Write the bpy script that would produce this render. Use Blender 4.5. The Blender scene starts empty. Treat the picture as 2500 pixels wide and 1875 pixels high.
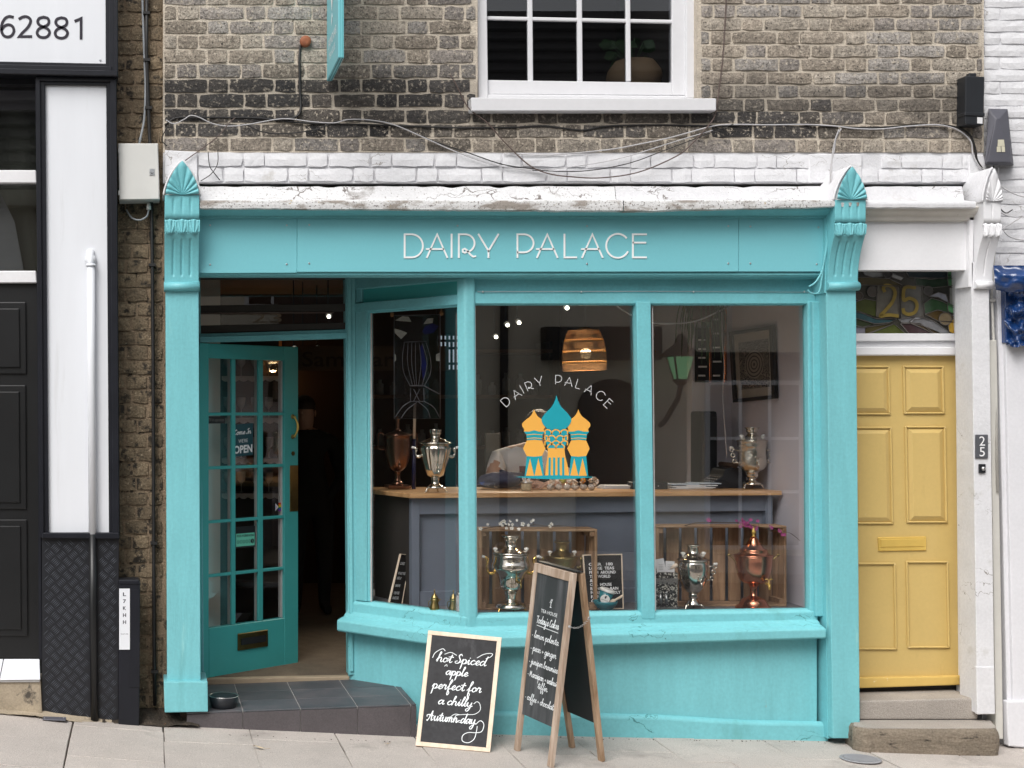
import bpy, bmesh, math, random
from mathutils import Vector, Matrix, noise
R = math.radians
scn = bpy.context.scene
col = scn.collection
random.seed(7)

# ---------------------------------------------------------------- camera
# Shift-lens view, image plane parallel to the shopfront.  The street front lies near Y = 0, the camera 7.5 m before it.
F, D, VX, VY, CZ = 3400.0, 7.5, 350.0, 1000.0, 1.70
cam = bpy.data.cameras.new('camera')
cam.sensor_fit = 'HORIZONTAL'; cam.sensor_width = 36.0
cam.lens = 36.0 * F / 2500.0
cam.shift_x = (1250.0 - VX) / 2500.0
cam.shift_y = (VY - 937.5) / 2500.0
cam.clip_start = 0.1; cam.clip_end = 500
camo = bpy.data.objects.new('camera', cam); col.objects.link(camo)
camo.location = (0, -D, CZ); camo.rotation_euler = (R(90), 0, 0)
scn.camera = camo

# ---------------------------------------------------------------- sky, sun, exposure (overcast day)
SUN_EL, SUN_AZ = 48.0, 212.0
wd = bpy.data.worlds.new('World'); scn.world = wd; wd.use_nodes = True
nt = wd.node_tree; nt.nodes.clear()
sky = nt.nodes.new('ShaderNodeTexSky'); sky.sky_type = 'NISHITA'; sky.sun_disc = False
sky.sun_elevation = R(SUN_EL); sky.sun_rotation = R(SUN_AZ); sky.dust_density = 4.0; sky.air_density = 1.0; sky.ozone_density = 1.0
hs = nt.nodes.new('ShaderNodeHueSaturation'); hs.inputs['Saturation'].default_value = 0.22
bg = nt.nodes.new('ShaderNodeBackground'); bg.inputs['Strength'].default_value = 0.15
wo = nt.nodes.new('ShaderNodeOutputWorld')
nt.links.new(sky.outputs[0], hs.inputs['Color']); nt.links.new(hs.outputs[0], bg.inputs['Color']); nt.links.new(bg.outputs[0], wo.inputs[0])
sl = bpy.data.lights.new('sun', 'SUN'); sl.energy = 1.5; sl.angle = R(36); sl.color = (1.0, 0.97, 0.93)
so = bpy.data.objects.new('sun', sl); col.objects.link(so)
_az = R(SUN_AZ)
_dir = Vector((math.sin(_az) * math.cos(R(SUN_EL)), math.cos(_az) * math.cos(R(SUN_EL)), math.sin(R(SUN_EL))))
so.rotation_euler = _dir.to_track_quat('Z', 'Y').to_euler(); so.location = (0, -5, 12)
vs = scn.view_settings
vs.view_transform = 'Standard'; vs.look = 'None'; vs.gamma = 1.0; vs.use_curve_mapping = False
vs.exposure = 0.27
scn.cycles.max_bounces = 8; scn.cycles.diffuse_bounces = 4; scn.cycles.glossy_bounces = 4
scn.cycles.transparent_max_bounces = 16; scn.cycles.transmission_bounces = 6
scn.cycles.use_denoising = True
scn.cycles.sample_clamp_indirect = 6.0

# ---------------------------------------------------------------- helpers
def W(px, py, Y):
    """point that the photograph shows at (px, py) and that stands at depth Y"""
    Z = D + Y
    return Vector(((px - VX) * Z / F, Y, CZ - (py - VY) * Z / F))
def XW(px, Y): return (px - VX) * (D + Y) / F
def ZW(py, Y): return CZ - (py - VY) * (D + Y) / F
def S(Y): return (D + Y) / F            # metres per photograph pixel at depth Y
_GT = [(-30, .6), (-2, .15), (-.62, .068), (-.2, .012), (.3, -.012), (1.5, -.062), (2.7, -.088), (3.7, -.106), (4.5, -.125), (8, -.21), (32, -.85)]
def ground(X, Y):
    for (a, p), (b, q) in zip(_GT, _GT[1:]):
        if X <= b: return p + (q - p) * (X - a) / (b - a) + 0.015 * Y
    return _GT[-1][1]
def on_plane(px, py, a, b, c):
    """point of the plane a, b, c that shows at (px, py)"""
    o = Vector((0, -D, CZ)); d = W(px, py, 0) - o; n = (b - a).cross(c - a); return o + d * ((a - o).dot(n) / d.dot(n))
def lerp(a, b, t): return a + (b - a) * t

def tag(o, label=None, cat=None, group=None, kind=None):
    if label: o['label'] = label
    if cat: o['category'] = cat
    if group: o['group'] = group
    if kind: o['kind'] = kind
    return o
def thing(name, label, cat, loc=(0, 0, 0), group=None):
    o = bpy.data.objects.new(name, None); col.objects.link(o); o.location = loc
    o.empty_display_size = 0.05
    return tag(o, label, cat, group)
def attach(o, parent):
    o.parent = parent
    o.matrix_parent_inverse = Matrix.Translation(-Vector(parent.location))
    return o
def link(name, me, mat, parent=None, smooth=False):
    if mat is not None:
        mats = mat if isinstance(mat, (list, tuple)) else [mat]
        for m in mats: me.materials.append(m)
    if smooth:
        me.polygons.foreach_set('use_smooth', [True] * len(me.polygons))
    o = bpy.data.objects.new(name, me); col.objects.link(o)
    if parent is not None: attach(o, parent)
    return o

class MB:
    """collects shapes in one bmesh, then links them as ONE mesh object"""
    def __init__(s): s.b = bmesh.new()
    def face(s, pts, mi=0):
        f = s.b.faces.new([s.b.verts.new(p) for p in pts]); f.material_index = mi; return f
    def prism(s, pts, vec, mi=0):
        vec = Vector(vec); n = len(pts)
        a = [s.b.verts.new(p) for p in pts]; b = [s.b.verts.new(Vector(p) + vec) for p in pts]
        fs = [s.b.faces.new(a), s.b.faces.new(b[::-1])]
        for i in range(n):
            fs.append(s.b.faces.new((a[i], b[i], b[(i + 1) % n], a[(i + 1) % n])))
        for f in fs: f.material_index = mi
        return s
    def quad(s, c, Y0, Y1, mi=0):      # c: four photograph points at depth Y0, extruded straight back to Y1
        return s.prism([W(x, y, Y0) for x, y in c], (0, Y1 - Y0, 0), mi)
    def pbox(s, x0, y0, x1, y1, Y0, Y1, mi=0):
        return s.quad([(x0, y0), (x1, y0), (x1, y1), (x0, y1)], Y0, Y1, mi)
    def box(s, lo, hi, mi=0):
        x0, y0, z0 = lo; x1, y1, z1 = hi
        return s.prism([(x0, y0, z0), (x1, y0, z0), (x1, y0, z1), (x0, y0, z1)], (0, y1 - y0, 0), mi)
    def obox(s, o, u, v, w, mi=0):      # corner and three edge vectors
        o = Vector(o); u = Vector(u); v = Vector(v)
        return s.prism([o, o + u, o + u + v, o + v], w, mi)
    def wbox(s, p0, p1, za, zb, zc, zd, o0, o1, mi=0):
        """bar along the plan line p0 -> p1; za..zb its height range at p0, zc..zd at p1; o0, o1 outward offsets (street side)"""
        d = Vector((p1[0] - p0[0], p1[1] - p0[1])).normalized(); n = Vector((d.y, -d.x))
        q = lambda p, z, o: Vector((p[0] + n.x * o, p[1] + n.y * o, z))
        a = [q(p0, za, o1), q(p1, zc, o1), q(p1, zd, o1), q(p0, zb, o1)]
        b = [q(p0, za, o0), q(p1, zc, o0), q(p1, zd, o0), q(p0, zb, o0)]
        A = [s.b.verts.new(p) for p in a]; B = [s.b.verts.new(p) for p in b]
        fs = [s.b.faces.new(A), s.b.faces.new(B[::-1])]
        for i in range(4): fs.append(s.b.faces.new((A[i], B[i], B[(i + 1) % 4], A[(i + 1) % 4])))
        for f in fs: f.material_index = mi
        return s
    def profile(s, p0, p1, prof, tilt=0.0, mi=0):
        """moulding swept along plan line p0->p1; prof = [(outward offset, z)], closed; tilt = rise over the length"""
        d = Vector((p1[0] - p0[0], p1[1] - p0[1])).normalized(); n = Vector((d.y, -d.x))
        A = [s.b.verts.new((p0[0] + n.x * o, p0[1] + n.y * o, z)) for o, z in prof]
        B = [s.b.verts.new((p1[0] + n.x * o, p1[1] + n.y * o, z + tilt)) for o, z in prof]
        k = len(prof)
        for i in range(k): s.b.faces.new((A[i], B[i], B[(i + 1) % k], A[(i + 1) % k])).material_index = mi
        s.b.faces.new(A[::-1]); s.b.faces.new(B)
        return s
    def sweep(s, poly, prof, dz=None, mi=0):
        """profile [(outward, z)] swept along the plan polyline with mitred corners; dz[i](z) extra rise at vertex i"""
        P = [Vector(p) for p in poly]; m = len(P); R_ = []
        for i in range(m):
            a = (P[i] - P[i - 1]).normalized() if i else (P[1] - P[0]).normalized()
            b = (P[i + 1] - P[i]).normalized() if i < m - 1 else a
            if i == 0: a = b
            na, nb = Vector((a.y, -a.x)), Vector((b.y, -b.x)); n = (na + nb).normalized(); k = 1 / max(.3, n.dot(na))
            R_.append([s.b.verts.new((P[i].x + n.x * o * k, P[i].y + n.y * o * k, z + (dz[i](z) if dz else 0))) for o, z in prof])
        k = len(prof)
        for i in range(m - 1):
            for j in range(k): s.b.faces.new((R_[i][j], R_[i + 1][j], R_[i + 1][(j + 1) % k], R_[i][(j + 1) % k])).material_index = mi
        s.b.faces.new(R_[0][::-1]); s.b.faces.new(R_[-1])
        return s
    def tube(s, pts, r, n=8, mi=0, closed=False, cap=True):
        pts = [Vector(p) for p in pts]; m = len(pts)
        rs = r if isinstance(r, (list, tuple)) else [r] * m
        rings = []; up = None
        for i, p in enumerate(pts):
            if closed: t = pts[(i + 1) % m] - pts[i - 1]
            else: t = pts[min(i + 1, m - 1)] - pts[max(i - 1, 0)]
            if t.length < 1e-9: t = Vector((0, 0, 1))
            t.normalize()
            if up is None:
                up = Vector((0, 0, 1)) if abs(t.z) < .9 else Vector((1, 0, 0))
            a = t.cross(up)
            if a.length < 1e-6: a = t.cross(Vector((0.3, 1, 0.2)))
            a.normalize(); b = a.cross(t).normalized(); up = b
            rings.append([s.b.verts.new(p + (a * math.cos(2 * math.pi * k / n) + b * math.sin(2 * math.pi * k / n)) * rs[i]) for k in range(n)])
        for i in range(m if closed else m - 1):
            A, B = rings[i], rings[(i + 1) % m]
            for k in range(n):
                f = s.b.faces.new((A[k], A[(k + 1) % n], B[(k + 1) % n], B[k])); f.material_index = mi; f.smooth = True
        if cap and not closed:
            s.b.faces.new(rings[0][::-1]).material_index = mi; s.b.faces.new(rings[-1]).material_index = mi
        return s
    def lathe(s, c, prof, n=24, mi=0, axis=None, sx=1.0):
        """prof [(r, h)] turned about the vertical through c (or about axis)"""
        c = Vector(c)
        if axis is None: az, ax, ay = Vector((0, 0, 1)), Vector((1, 0, 0)), Vector((0, 1, 0))
        else:
            az = Vector(axis).normalized(); ax = az.orthogonal().normalized(); ay = az.cross(ax)
        rings = []
        for r, h in prof:
            rings.append([s.b.verts.new(c + az * h + (ax * math.cos(2 * math.pi * k / n) * sx + ay * math.sin(2 * math.pi * k / n)) * max(r, 1e-4)) for k in range(n)])
        for i in range(len(rings) - 1):
            for k in range(n):
                f = s.b.faces.new((rings[i][k], rings[i][(k + 1) % n], rings[i + 1][(k + 1) % n], rings[i + 1][k])); f.material_index = mi; f.smooth = True
        s.b.faces.new(rings[0][::-1]).material_index = mi; s.b.faces.new(rings[-1]).material_index = mi
        return s
    def ball(s, c, r, mi=0, n=10, sc=(1, 1, 1)):
        m = Matrix.Translation(Vector(c)) @ Matrix.Diagonal((r * sc[0], r * sc[1], r * sc[2], 1))
        ret = bmesh.ops.create_uvsphere(s.b, u_segments=n, v_segments=max(5, n * 2 // 3), radius=1, matrix=m)
        for v in ret['verts']:
            for f in v.link_faces: f.material_index = mi; f.smooth = True
        return s
    def grid(s, fn, nu, nv, mi=0, smooth=True, wrap=False):
        V = [[s.b.verts.new(fn(u / nu, v / nv)) for v in range(nv + 1)] for u in range(nu + 1)]
        for u in range(nu):
            for v in range(nv):
                f = s.b.faces.new((V[u][v], V[u + 1][v], V[u + 1][v + 1], V[u][v + 1])); f.smooth = smooth; f.material_index = mi
        return V
    def ribbon(s, pts, w, o, u, v, nrm, thick=0.0, mi=0):
        """flat stroke: pts 2-D in the frame (o,u,v); w width in metres; rounded ends"""
        P = [Vector((p[0], p[1])) for p in pts]; Q = [P[0]]
        for p in P[1:]:
            if (p - Q[-1]).length > 1e-7: Q.append(p)
        if len(Q) < 2: Q = [P[0], P[0] + Vector((w * .6, 0))]
        m = len(Q); L = []; Rr = []
        closed = m > 3 and (Q[0] - Q[-1]).length < w * .05
        for i in range(m):
            a = (Q[i] - Q[i - 1]) if i else ((Q[0] - Q[-2]) if closed else Q[1] - Q[0])
            b = (Q[i + 1] - Q[i]) if i < m - 1 else ((Q[1] - Q[0]) if closed else Q[i] - Q[i - 1])
            a = a.normalized(); b = b.normalized()
            t = a + b
            t = t.normalized() if t.length > 1e-6 else b
            nn = Vector((-t.y, t.x)); k = 1 / max(.5, abs(nn.dot(Vector((-a.y, a.x)))))
            ext = Vector((0, 0))
            if not closed:
                if i == 0: ext = -b * w * .35
                if i == m - 1: ext = a * w * .35
            L.append(Q[i] + nn * w * .5 * k + ext); Rr.append(Q[i] - nn * w * .5 * k + ext)
        w3 = o if callable(o) else (lambda q: o + u * q.x + v * q.y)
        nrm = Vector(nrm)
        A = [s.b.verts.new(w3(q)) for q in L]; B = [s.b.verts.new(w3(q)) for q in Rr]
        for i in range(m - 1): s.b.faces.new((A[i], B[i], B[i + 1], A[i + 1])).material_index = mi
        if thick:
            A2 = [s.b.verts.new(w3(q) - nrm * thick) for q in L]; B2 = [s.b.verts.new(w3(q) - nrm * thick) for q in Rr]
            for i in range(m - 1):
                s.b.faces.new((A[i], A[i + 1], A2[i + 1], A2[i])).material_index = mi
                s.b.faces.new((B[i + 1], B[i], B2[i], B2[i + 1])).material_index = mi
            s.b.faces.new((A[0], A2[0], B2[0], B[0])).material_index = mi; s.b.faces.new((A[-1], B[-1], B2[-1], A2[-1])).material_index = mi
        return s
    def mesh(s, bevel=0.0, seg=1, recalc=True):
        if recalc: bmesh.ops.recalc_face_normals(s.b, faces=s.b.faces)
        if bevel:
            es = [e for e in s.b.edges if len(e.link_faces) == 2 and e.calc_face_angle(0) > R(28)]
            if es: bmesh.ops.bevel(s.b, geom=es, offset=bevel, segments=seg, profile=.6, affect='EDGES', clamp_overlap=True)
        me = bpy.data.meshes.new('m'); s.b.to_mesh(me); s.b.free(); return me
    def obj(s, name, mat, parent=None, bevel=0.0, seg=1, smooth=False, recalc=True):
        return link(name, s.mesh(bevel, seg, recalc), mat, parent, smooth)

def smooth_line(pts, k=5, closed=False):
    """Catmull-Rom through the points (2-D or 3-D tuples)"""
    P = [Vector(p) for p in pts]; n = len(P); out = []
    if n < 3: return P
    for i in range(n if closed else n - 1):
        p0 = P[(i - 1) % n] if (closed or i > 0) else P[0] * 2 - P[1]
        p1, p2 = P[i], P[(i + 1) % n]
        p3 = P[(i + 2) % n] if (closed or i + 2 < n) else P[-1] * 2 - P[-2]
        for j in range(k):
            t = j / k
            out.append(.5 * ((2 * p1) + (p2 - p0) * t + (2 * p0 - 5 * p1 + 4 * p2 - p3) * t * t + (3 * p1 - p0 - 3 * p2 + p3) * t ** 3))
    out.append(P[0].copy() if closed else P[-1].copy())
    return out

_tn = {}
def text_mesh(txt, mb, o, u, v, height, width=None, align='L', mi=0, nrm=None, thick=0, bold=0.0):
    """flat letters of the built-in face laid in the frame (o,u,v), cap height = height metres"""
    if (txt, bold) not in _tn:
        cu = bpy.data.curves.new('t', 'FONT'); cu.body = txt; cu.size = 1.0; cu.resolution_u = 3; cu.offset = bold
        ob = bpy.data.objects.new('t', cu); col.objects.link(ob)
        dg = bpy.context.evaluated_depsgraph_get()
        me = bpy.data.meshes.new_from_object(ob.evaluated_get(dg))
        vs_ = [(p.co.x, p.co.y) for p in me.vertices]; fs = [tuple(p.vertices) for p in me.polygons]
        bpy.data.objects.remove(ob); bpy.data.curves.remove(cu); bpy.data.meshes.remove(me)
        _tn[(txt, bold)] = (vs_, fs)
    vs_, fs = _tn[(txt, bold)]
    if not vs_: return
    x0 = min(p[0] for p in vs_); x1 = max(p[0] for p in vs_)
    sy = height / 0.70
    sx = (width / (x1 - x0)) if width else sy
    off = {'L': 0, 'C': -(x1 - x0) * .5, 'R': -(x1 - x0)}[align]
    if callable(o): V = [mb.b.verts.new(o(Vector(((p[0] - x0 + off) * sx, p[1] * sy)))) for p in vs_]
    else: V = [mb.b.verts.new(o + u * ((p[0] - x0 + off) * sx) + v * (p[1] * sy)) for p in vs_]
    for f in fs:
        try: mb.b.faces.new([V[i] for i in f]).material_index = mi
        except ValueError: pass
# ---------------------------------------------------------------- materials (all procedural)
def _n(nt, t, **kw):
    n = nt.nodes.new(t)
    for k, v in kw.items():
        if k in n.inputs: n.inputs[k].default_value = v
        else: setattr(n, k, v)
    return n
def srgb(r, g, b):
    f = lambda c: (c / 255 / 12.92) if c / 255 <= .04045 else ((c / 255 + .055) / 1.055) ** 2.4
    return (f(r), f(g), f(b))
def M(name, c, rough=.5, var=.10, vscale=5.0, bump=0.0, bscale=60.0, bdist=.002, metal=0.0, spec=.5, coat=0.0,
      speck=None, stretch=None, rnd=0.0, objcol=False, c2=None, streak=None, emit=None, alpha=1.0, sub=0.0, fine=None, crack=None, band=None):
    """c base colour; var brightness mottling; speck=(colour, scale, threshold, soft); stretch=(x,y,z) of the mottling;
    rnd per-object brightness spread; c2 second colour mixed by mottling"""
    m = bpy.data.materials.new(name); m.use_nodes = True
    nt = m.node_tree; nt.nodes.clear(); L = nt.links.new
    out = _n(nt, 'ShaderNodeOutputMaterial'); p = _n(nt, 'ShaderNodeBsdfPrincipled')
    L(p.outputs[0], out.inputs[0])
    p.inputs['Roughness'].default_value = rough; p.inputs['Metallic'].default_value = metal
    p.inputs['Specular IOR Level'].default_value = spec; p.inputs['Coat Weight'].default_value = coat
    geo = _n(nt, 'ShaderNodeNewGeometry'); pos = geo.outputs['Position']
    if stretch:
        mp = _n(nt, 'ShaderNodeMapping'); mp.inputs['Scale'].default_value = stretch; L(pos, mp.inputs[0]); vpos = mp.outputs[0]
    else: vpos = pos
    nz = _n(nt, 'ShaderNodeTexNoise'); nz.inputs['Scale'].default_value = vscale; nz.inputs['Detail'].default_value = 6; nz.inputs['Roughness'].default_value = .6
    L(vpos, nz.inputs['Vector'])
    c4 = (*c, 1)
    if objcol:
        oi = _n(nt, 'ShaderNodeObjectInfo'); base = oi.outputs['Color']
    else:
        rgb = _n(nt, 'ShaderNodeRGB'); rgb.outputs[0].default_value = c4; base = rgb.outputs[0]
    if c2:
        mr = _n(nt, 'ShaderNodeMapRange'); mr.inputs[1].default_value = .38; mr.inputs[2].default_value = .62; L(nz.outputs[0], mr.inputs[0])
        mx = _n(nt, 'ShaderNodeMix', data_type='RGBA'); L(mr.outputs[0], mx.inputs[0]); L(base, mx.inputs[6]); mx.inputs[7].default_value = (*c2, 1); base = mx.outputs[2]
    mr = _n(nt, 'ShaderNodeMapRange'); mr.inputs[1].default_value = .25; mr.inputs[2].default_value = .75
    mr.inputs[3].default_value = 1 - var; mr.inputs[4].default_value = 1 + var; L(nz.outputs[0], mr.inputs[0])
    fac = mr.outputs[0]
    if rnd:
        oi = _n(nt, 'ShaderNodeObjectInfo'); m2 = _n(nt, 'ShaderNodeMapRange'); m2.inputs[3].default_value = 1 - rnd; m2.inputs[4].default_value = 1 + rnd
        L(oi.outputs['Random'], m2.inputs[0]); mm = _n(nt, 'ShaderNodeMath', operation='MULTIPLY'); L(fac, mm.inputs[0]); L(m2.outputs[0], mm.inputs[1]); fac = mm.outputs[0]
    if fine:
        n3 = _n(nt, 'ShaderNodeTexNoise'); n3.inputs['Scale'].default_value = fine[0]; n3.inputs['Detail'].default_value = 5; L(pos, n3.inputs['Vector'])
        m3 = _n(nt, 'ShaderNodeMapRange'); m3.inputs[1].default_value = .3; m3.inputs[2].default_value = .7; m3.inputs[3].default_value = 1 - fine[1]; m3.inputs[4].default_value = 1 + fine[1]
        L(n3.outputs[0], m3.inputs[0]); mm = _n(nt, 'ShaderNodeMath', operation='MULTIPLY'); L(fac, mm.inputs[0]); L(m3.outputs[0], mm.inputs[1]); fac = mm.outputs[0]
    vm = _n(nt, 'ShaderNodeVectorMath', operation='SCALE'); L(base, vm.inputs[0]); L(fac, vm.inputs['Scale']); base = vm.outputs[0]
    for sp in ([speck] if speck and not isinstance(speck, list) else (speck or [])):
        sc, ss, th, so_ = sp[:4]
        n2 = _n(nt, 'ShaderNodeTexNoise'); n2.inputs['Scale'].default_value = ss; n2.inputs['Detail'].default_value = 8; n2.inputs['Roughness'].default_value = .65
        if len(sp) > 4:
            mp = _n(nt, 'ShaderNodeMapping'); mp.inputs['Scale'].default_value = sp[4]; L(pos, mp.inputs[0]); L(mp.outputs[0], n2.inputs['Vector'])
        else: L(pos, n2.inputs['Vector'])
        m2 = _n(nt, 'ShaderNodeMapRange'); m2.inputs[1].default_value = th; m2.inputs[2].default_value = th + so_; L(n2.outputs[0], m2.inputs[0])
        mx = _n(nt, 'ShaderNodeMix', data_type='RGBA'); L(m2.outputs[0], mx.inputs[0]); L(base, mx.inputs[6]); mx.inputs[7].default_value = (*sc, 1); base = mx.outputs[2]
    if band:       # old soot: (z low, z high, soft, colour, strength), broken up by streaky noise
        sx_ = _n(nt, 'ShaderNodeSeparateXYZ'); L(pos, sx_.inputs[0]); nb_ = _n(nt, 'ShaderNodeTexNoise'); nb_.inputs['Scale'].default_value = 2.2; nb_.inputs['Detail'].default_value = 7
        mp = _n(nt, 'ShaderNodeMapping'); mp.inputs['Scale'].default_value = (1, 1, 2.4); L(pos, mp.inputs[0]); L(mp.outputs[0], nb_.inputs['Vector'])
        zz = _n(nt, 'ShaderNodeMath', operation='MULTIPLY_ADD'); zz.inputs[1].default_value = .34; L(nb_.outputs[0], zz.inputs[0]); L(sx_.outputs['Z'], zz.inputs[2])
        a_ = _n(nt, 'ShaderNodeMapRange'); a_.interpolation_type = 'SMOOTHSTEP'; a_.inputs[1].default_value = band[0] + .17; a_.inputs[2].default_value = band[0] + .17 + band[2]; L(zz.outputs[0], a_.inputs[0])
        b_ = _n(nt, 'ShaderNodeMapRange'); b_.interpolation_type = 'SMOOTHSTEP'; b_.inputs[1].default_value = band[1] + .17; b_.inputs[2].default_value = band[1] + .17 + band[2] * 2.5; b_.inputs[3].default_value = 1; b_.inputs[4].default_value = 0; L(zz.outputs[0], b_.inputs[0])
        ab_ = _n(nt, 'ShaderNodeMath', operation='MULTIPLY'); L(a_.outputs[0], ab_.inputs[0]); L(b_.outputs[0], ab_.inputs[1]); cs_ = _n(nt, 'ShaderNodeMath', operation='MULTIPLY'); cs_.inputs[1].default_value = band[4]; L(ab_.outputs[0], cs_.inputs[0])
        mx = _n(nt, 'ShaderNodeMix', data_type='RGBA'); L(cs_.outputs[0], mx.inputs[0]); L(base, mx.inputs[6]); mx.inputs[7].default_value = (*band[3], 1); base = mx.outputs[2]
    if crack:      # hairline cracks: (scale, stretch, colour, width, coverage)
        vo_ = _n(nt, 'ShaderNodeTexVoronoi'); vo_.feature = 'DISTANCE_TO_EDGE'; vo_.inputs['Scale'].default_value = crack[0]
        mp = _n(nt, 'ShaderNodeMapping'); mp.inputs['Scale'].default_value = crack[1]; nd_ = _n(nt, 'ShaderNodeTexNoise'); nd_.inputs['Scale'].default_value = 14; nd_.inputs['Detail'].default_value = 4; L(pos, nd_.inputs['Vector'])
        ad_ = _n(nt, 'ShaderNodeVectorMath', operation='MULTIPLY_ADD'); ad_.inputs[1].default_value = (.12, .12, .12); L(nd_.outputs['Color'], ad_.inputs[0]); L(pos, ad_.inputs[2]); L(ad_.outputs[0], mp.inputs[0]); L(mp.outputs[0], vo_.inputs['Vector'])
        cm_ = _n(nt, 'ShaderNodeMapRange'); cm_.inputs[1].default_value = crack[3]; cm_.inputs[2].default_value = crack[3] * 1.8; cm_.inputs[3].default_value = 1; cm_.inputs[4].default_value = 0; L(vo_.outputs[0], cm_.inputs[0])
        nm_ = _n(nt, 'ShaderNodeTexNoise'); nm_.inputs['Scale'].default_value = 3.1; nm_.inputs['Detail'].default_value = 3; L(pos, nm_.inputs['Vector']); mk_ = _n(nt, 'ShaderNodeMapRange'); mk_.inputs[1].default_value = 1 - crack[4]; mk_.inputs[2].default_value = 1 - crack[4] + .06; L(nm_.outputs[0], mk_.inputs[0])
        cf_ = _n(nt, 'ShaderNodeMath', operation='MULTIPLY'); L(cm_.outputs[0], cf_.inputs[0]); L(mk_.outputs[0], cf_.inputs[1])
        mx = _n(nt, 'ShaderNodeMix', data_type='RGBA'); L(cf_.outputs[0], mx.inputs[0]); L(base, mx.inputs[6]); mx.inputs[7].default_value = (*crack[2], 1); base = mx.outputs[2]
    L(base, p.inputs['Base Color'])
    if bump:
        nb = _n(nt, 'ShaderNodeTexNoise'); nb.inputs['Scale'].default_value = bscale; nb.inputs['Detail'].default_value = 6; nb.inputs['Roughness'].default_value = .6
        L(vpos, nb.inputs['Vector']); bn = _n(nt, 'ShaderNodeBump'); bn.inputs['Strength'].default_value = bump; bn.inputs['Distance'].default_value = bdist
        L(nb.outputs[0], bn.inputs['Height']); L(bn.outputs[0], p.inputs['Normal'])
    if emit:
        p.inputs['Emission Color'].default_value = (*emit[0], 1); p.inputs['Emission Strength'].default_value = emit[1]
    if alpha < 1: p.inputs['Alpha'].default_value = alpha
    return m
def glass(name, k=1.0, tint=(1, 1, 1), ior=1.5, rough=0.0):
    m = bpy.data.materials.new(name); m.use_nodes = True
    nt = m.node_tree; nt.nodes.clear(); L = nt.links.new
    out = _n(nt, 'ShaderNodeOutputMaterial'); mx = _n(nt, 'ShaderNodeMixShader'); tr = _n(nt, 'ShaderNodeBsdfTransparent'); gl = _n(nt, 'ShaderNodeBsdfGlossy')
    tr.inputs[0].default_value = (*tint, 1); gl.inputs['Roughness'].default_value = rough
    fr = _n(nt, 'ShaderNodeFresnel'); ge = _n(nt, 'ShaderNodeNewGeometry')
    mi_ = _n(nt, 'ShaderNodeMapRange'); mi_.inputs[3].default_value = ior; mi_.inputs[4].default_value = 1 / ior; L(ge.outputs['Backfacing'], mi_.inputs[0]); L(mi_.outputs[0], fr.inputs[0])
    mu = _n(nt, 'ShaderNodeMath', operation='MULTIPLY'); mu.inputs[1].default_value = k; mu.use_clamp = True
    L(fr.outputs[0], mu.inputs[0]); L(mu.outputs[0], mx.inputs[0]); L(tr.outputs[0], mx.inputs[1]); L(gl.outputs[0], mx.inputs[2]); L(mx.outputs[0], out.inputs[0])
    return m
def wood(name, c, c2, scale=1.0, along='x', rough=.55, var=.18, bump=.25):
    st = {'x': (2.5, 30, 30), 'y': (30, 2.5, 30), 'z': (30, 30, 2.5)}[along]
    return M(name, c, rough, var, scale, bump, 3.0 * scale, .0015, c2=c2, stretch=st)

TEALC = (.168, .492, .540)
TEAL = M('teal_paint', TEALC, .42, .09, 5.0, .35, 26, .0025, spec=.4, fine=(80, .045),
         speck=[((.42, .62, .60), 30, .735, .01), ((.05, .17, .17), 14, .735, .012)])
TEAL_ROUGH = M('teal_paint_cracked', (.180, .502, .545), .5, .08, 4.0, .75, 20, .004, spec=.35, fine=(60, .05),
         speck=[((.07, .26, .27), 7, .69, .03, (.35, 1, 3.2)), ((.45, .66, .62), 34, .715, .01), ((.12, .34, .33), 2.6, .60, .16, (1, 1, .5))], crack=(3.2, (.35, 1, 3.2), (.07, .24, .25), .0045, .47))
TEAL_PIER = M('teal_pier_paint', (.182, .502, .545), .45, .08, 5.0, .6, 22, .003, spec=.4, fine=(60, .05), stretch=(3.0, 3.0, .45),
         speck=[((.42, .62, .60), 40, .725, .01), ((.09, .30, .31), 18, .725, .012), ((.13, .37, .39), 3.0, .60, .22, (2.6, 1, .30)), ((.30, .36, .33), 9, .70, .03, (1, 1, .6)), ((.30, .62, .62), 5, .63, .10, (3, 1, .25))])
TEAL_FLAT = M('teal_fascia_paint', (.185, .520, .580), .38, .035, 1.6, .06, 40, .001, spec=.4, fine=(70, .015), stretch=(.5, 1, 2))
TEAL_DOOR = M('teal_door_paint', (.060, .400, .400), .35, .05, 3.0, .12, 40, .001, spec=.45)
WHITE_PAINT = M('white_gloss_paint', (.78, .78, .80), .4, .04, 4.0, .10, 40, .001, speck=[((.35, .33, .31), 22, .73, .01)], fine=(60, .02))
WHITE_OLD = M('old_white_masonry_paint', (.70, .70, .72), .75, .06, 6.0, .9, 30, .004, fine=(70, .05),
         speck=[((.34, .32, .30), 60, .69, .03), ((.22, .20, .18), 40, .73, .01), ((.50, .49, .46), 3.0, .60, .12)], crack=(6.0, (.5, 1, 2.0), (.30, .28, .26), .006, .47))
WHITE_WALL = M('white_painted_wall', (.72, .72, .75), .65, .04, 3.0, .35, 18, .003, fine=(60, .03), speck=((.45, .44, .43), 26, .74, .01))
UPVC = M('white_window_frame', (.68, .68, .70), .35, .03, 4.0, .03, 30, .0006, fine=(40, .015), speck=((.45, .44, .42), 24, .76, .01))
LEDGE = M('lichened_white_ledge', (.66, .66, .66), .85, .08, 6.0, .9, 60, .004, fine=(90, .08),
         speck=[((.30, .27, .24), 9, .50, .10, (.6, 1, 1.5)), ((.13, .115, .10), 95, .56, .06), ((.36, .25, .06), 21, .645, .05)])
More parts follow.
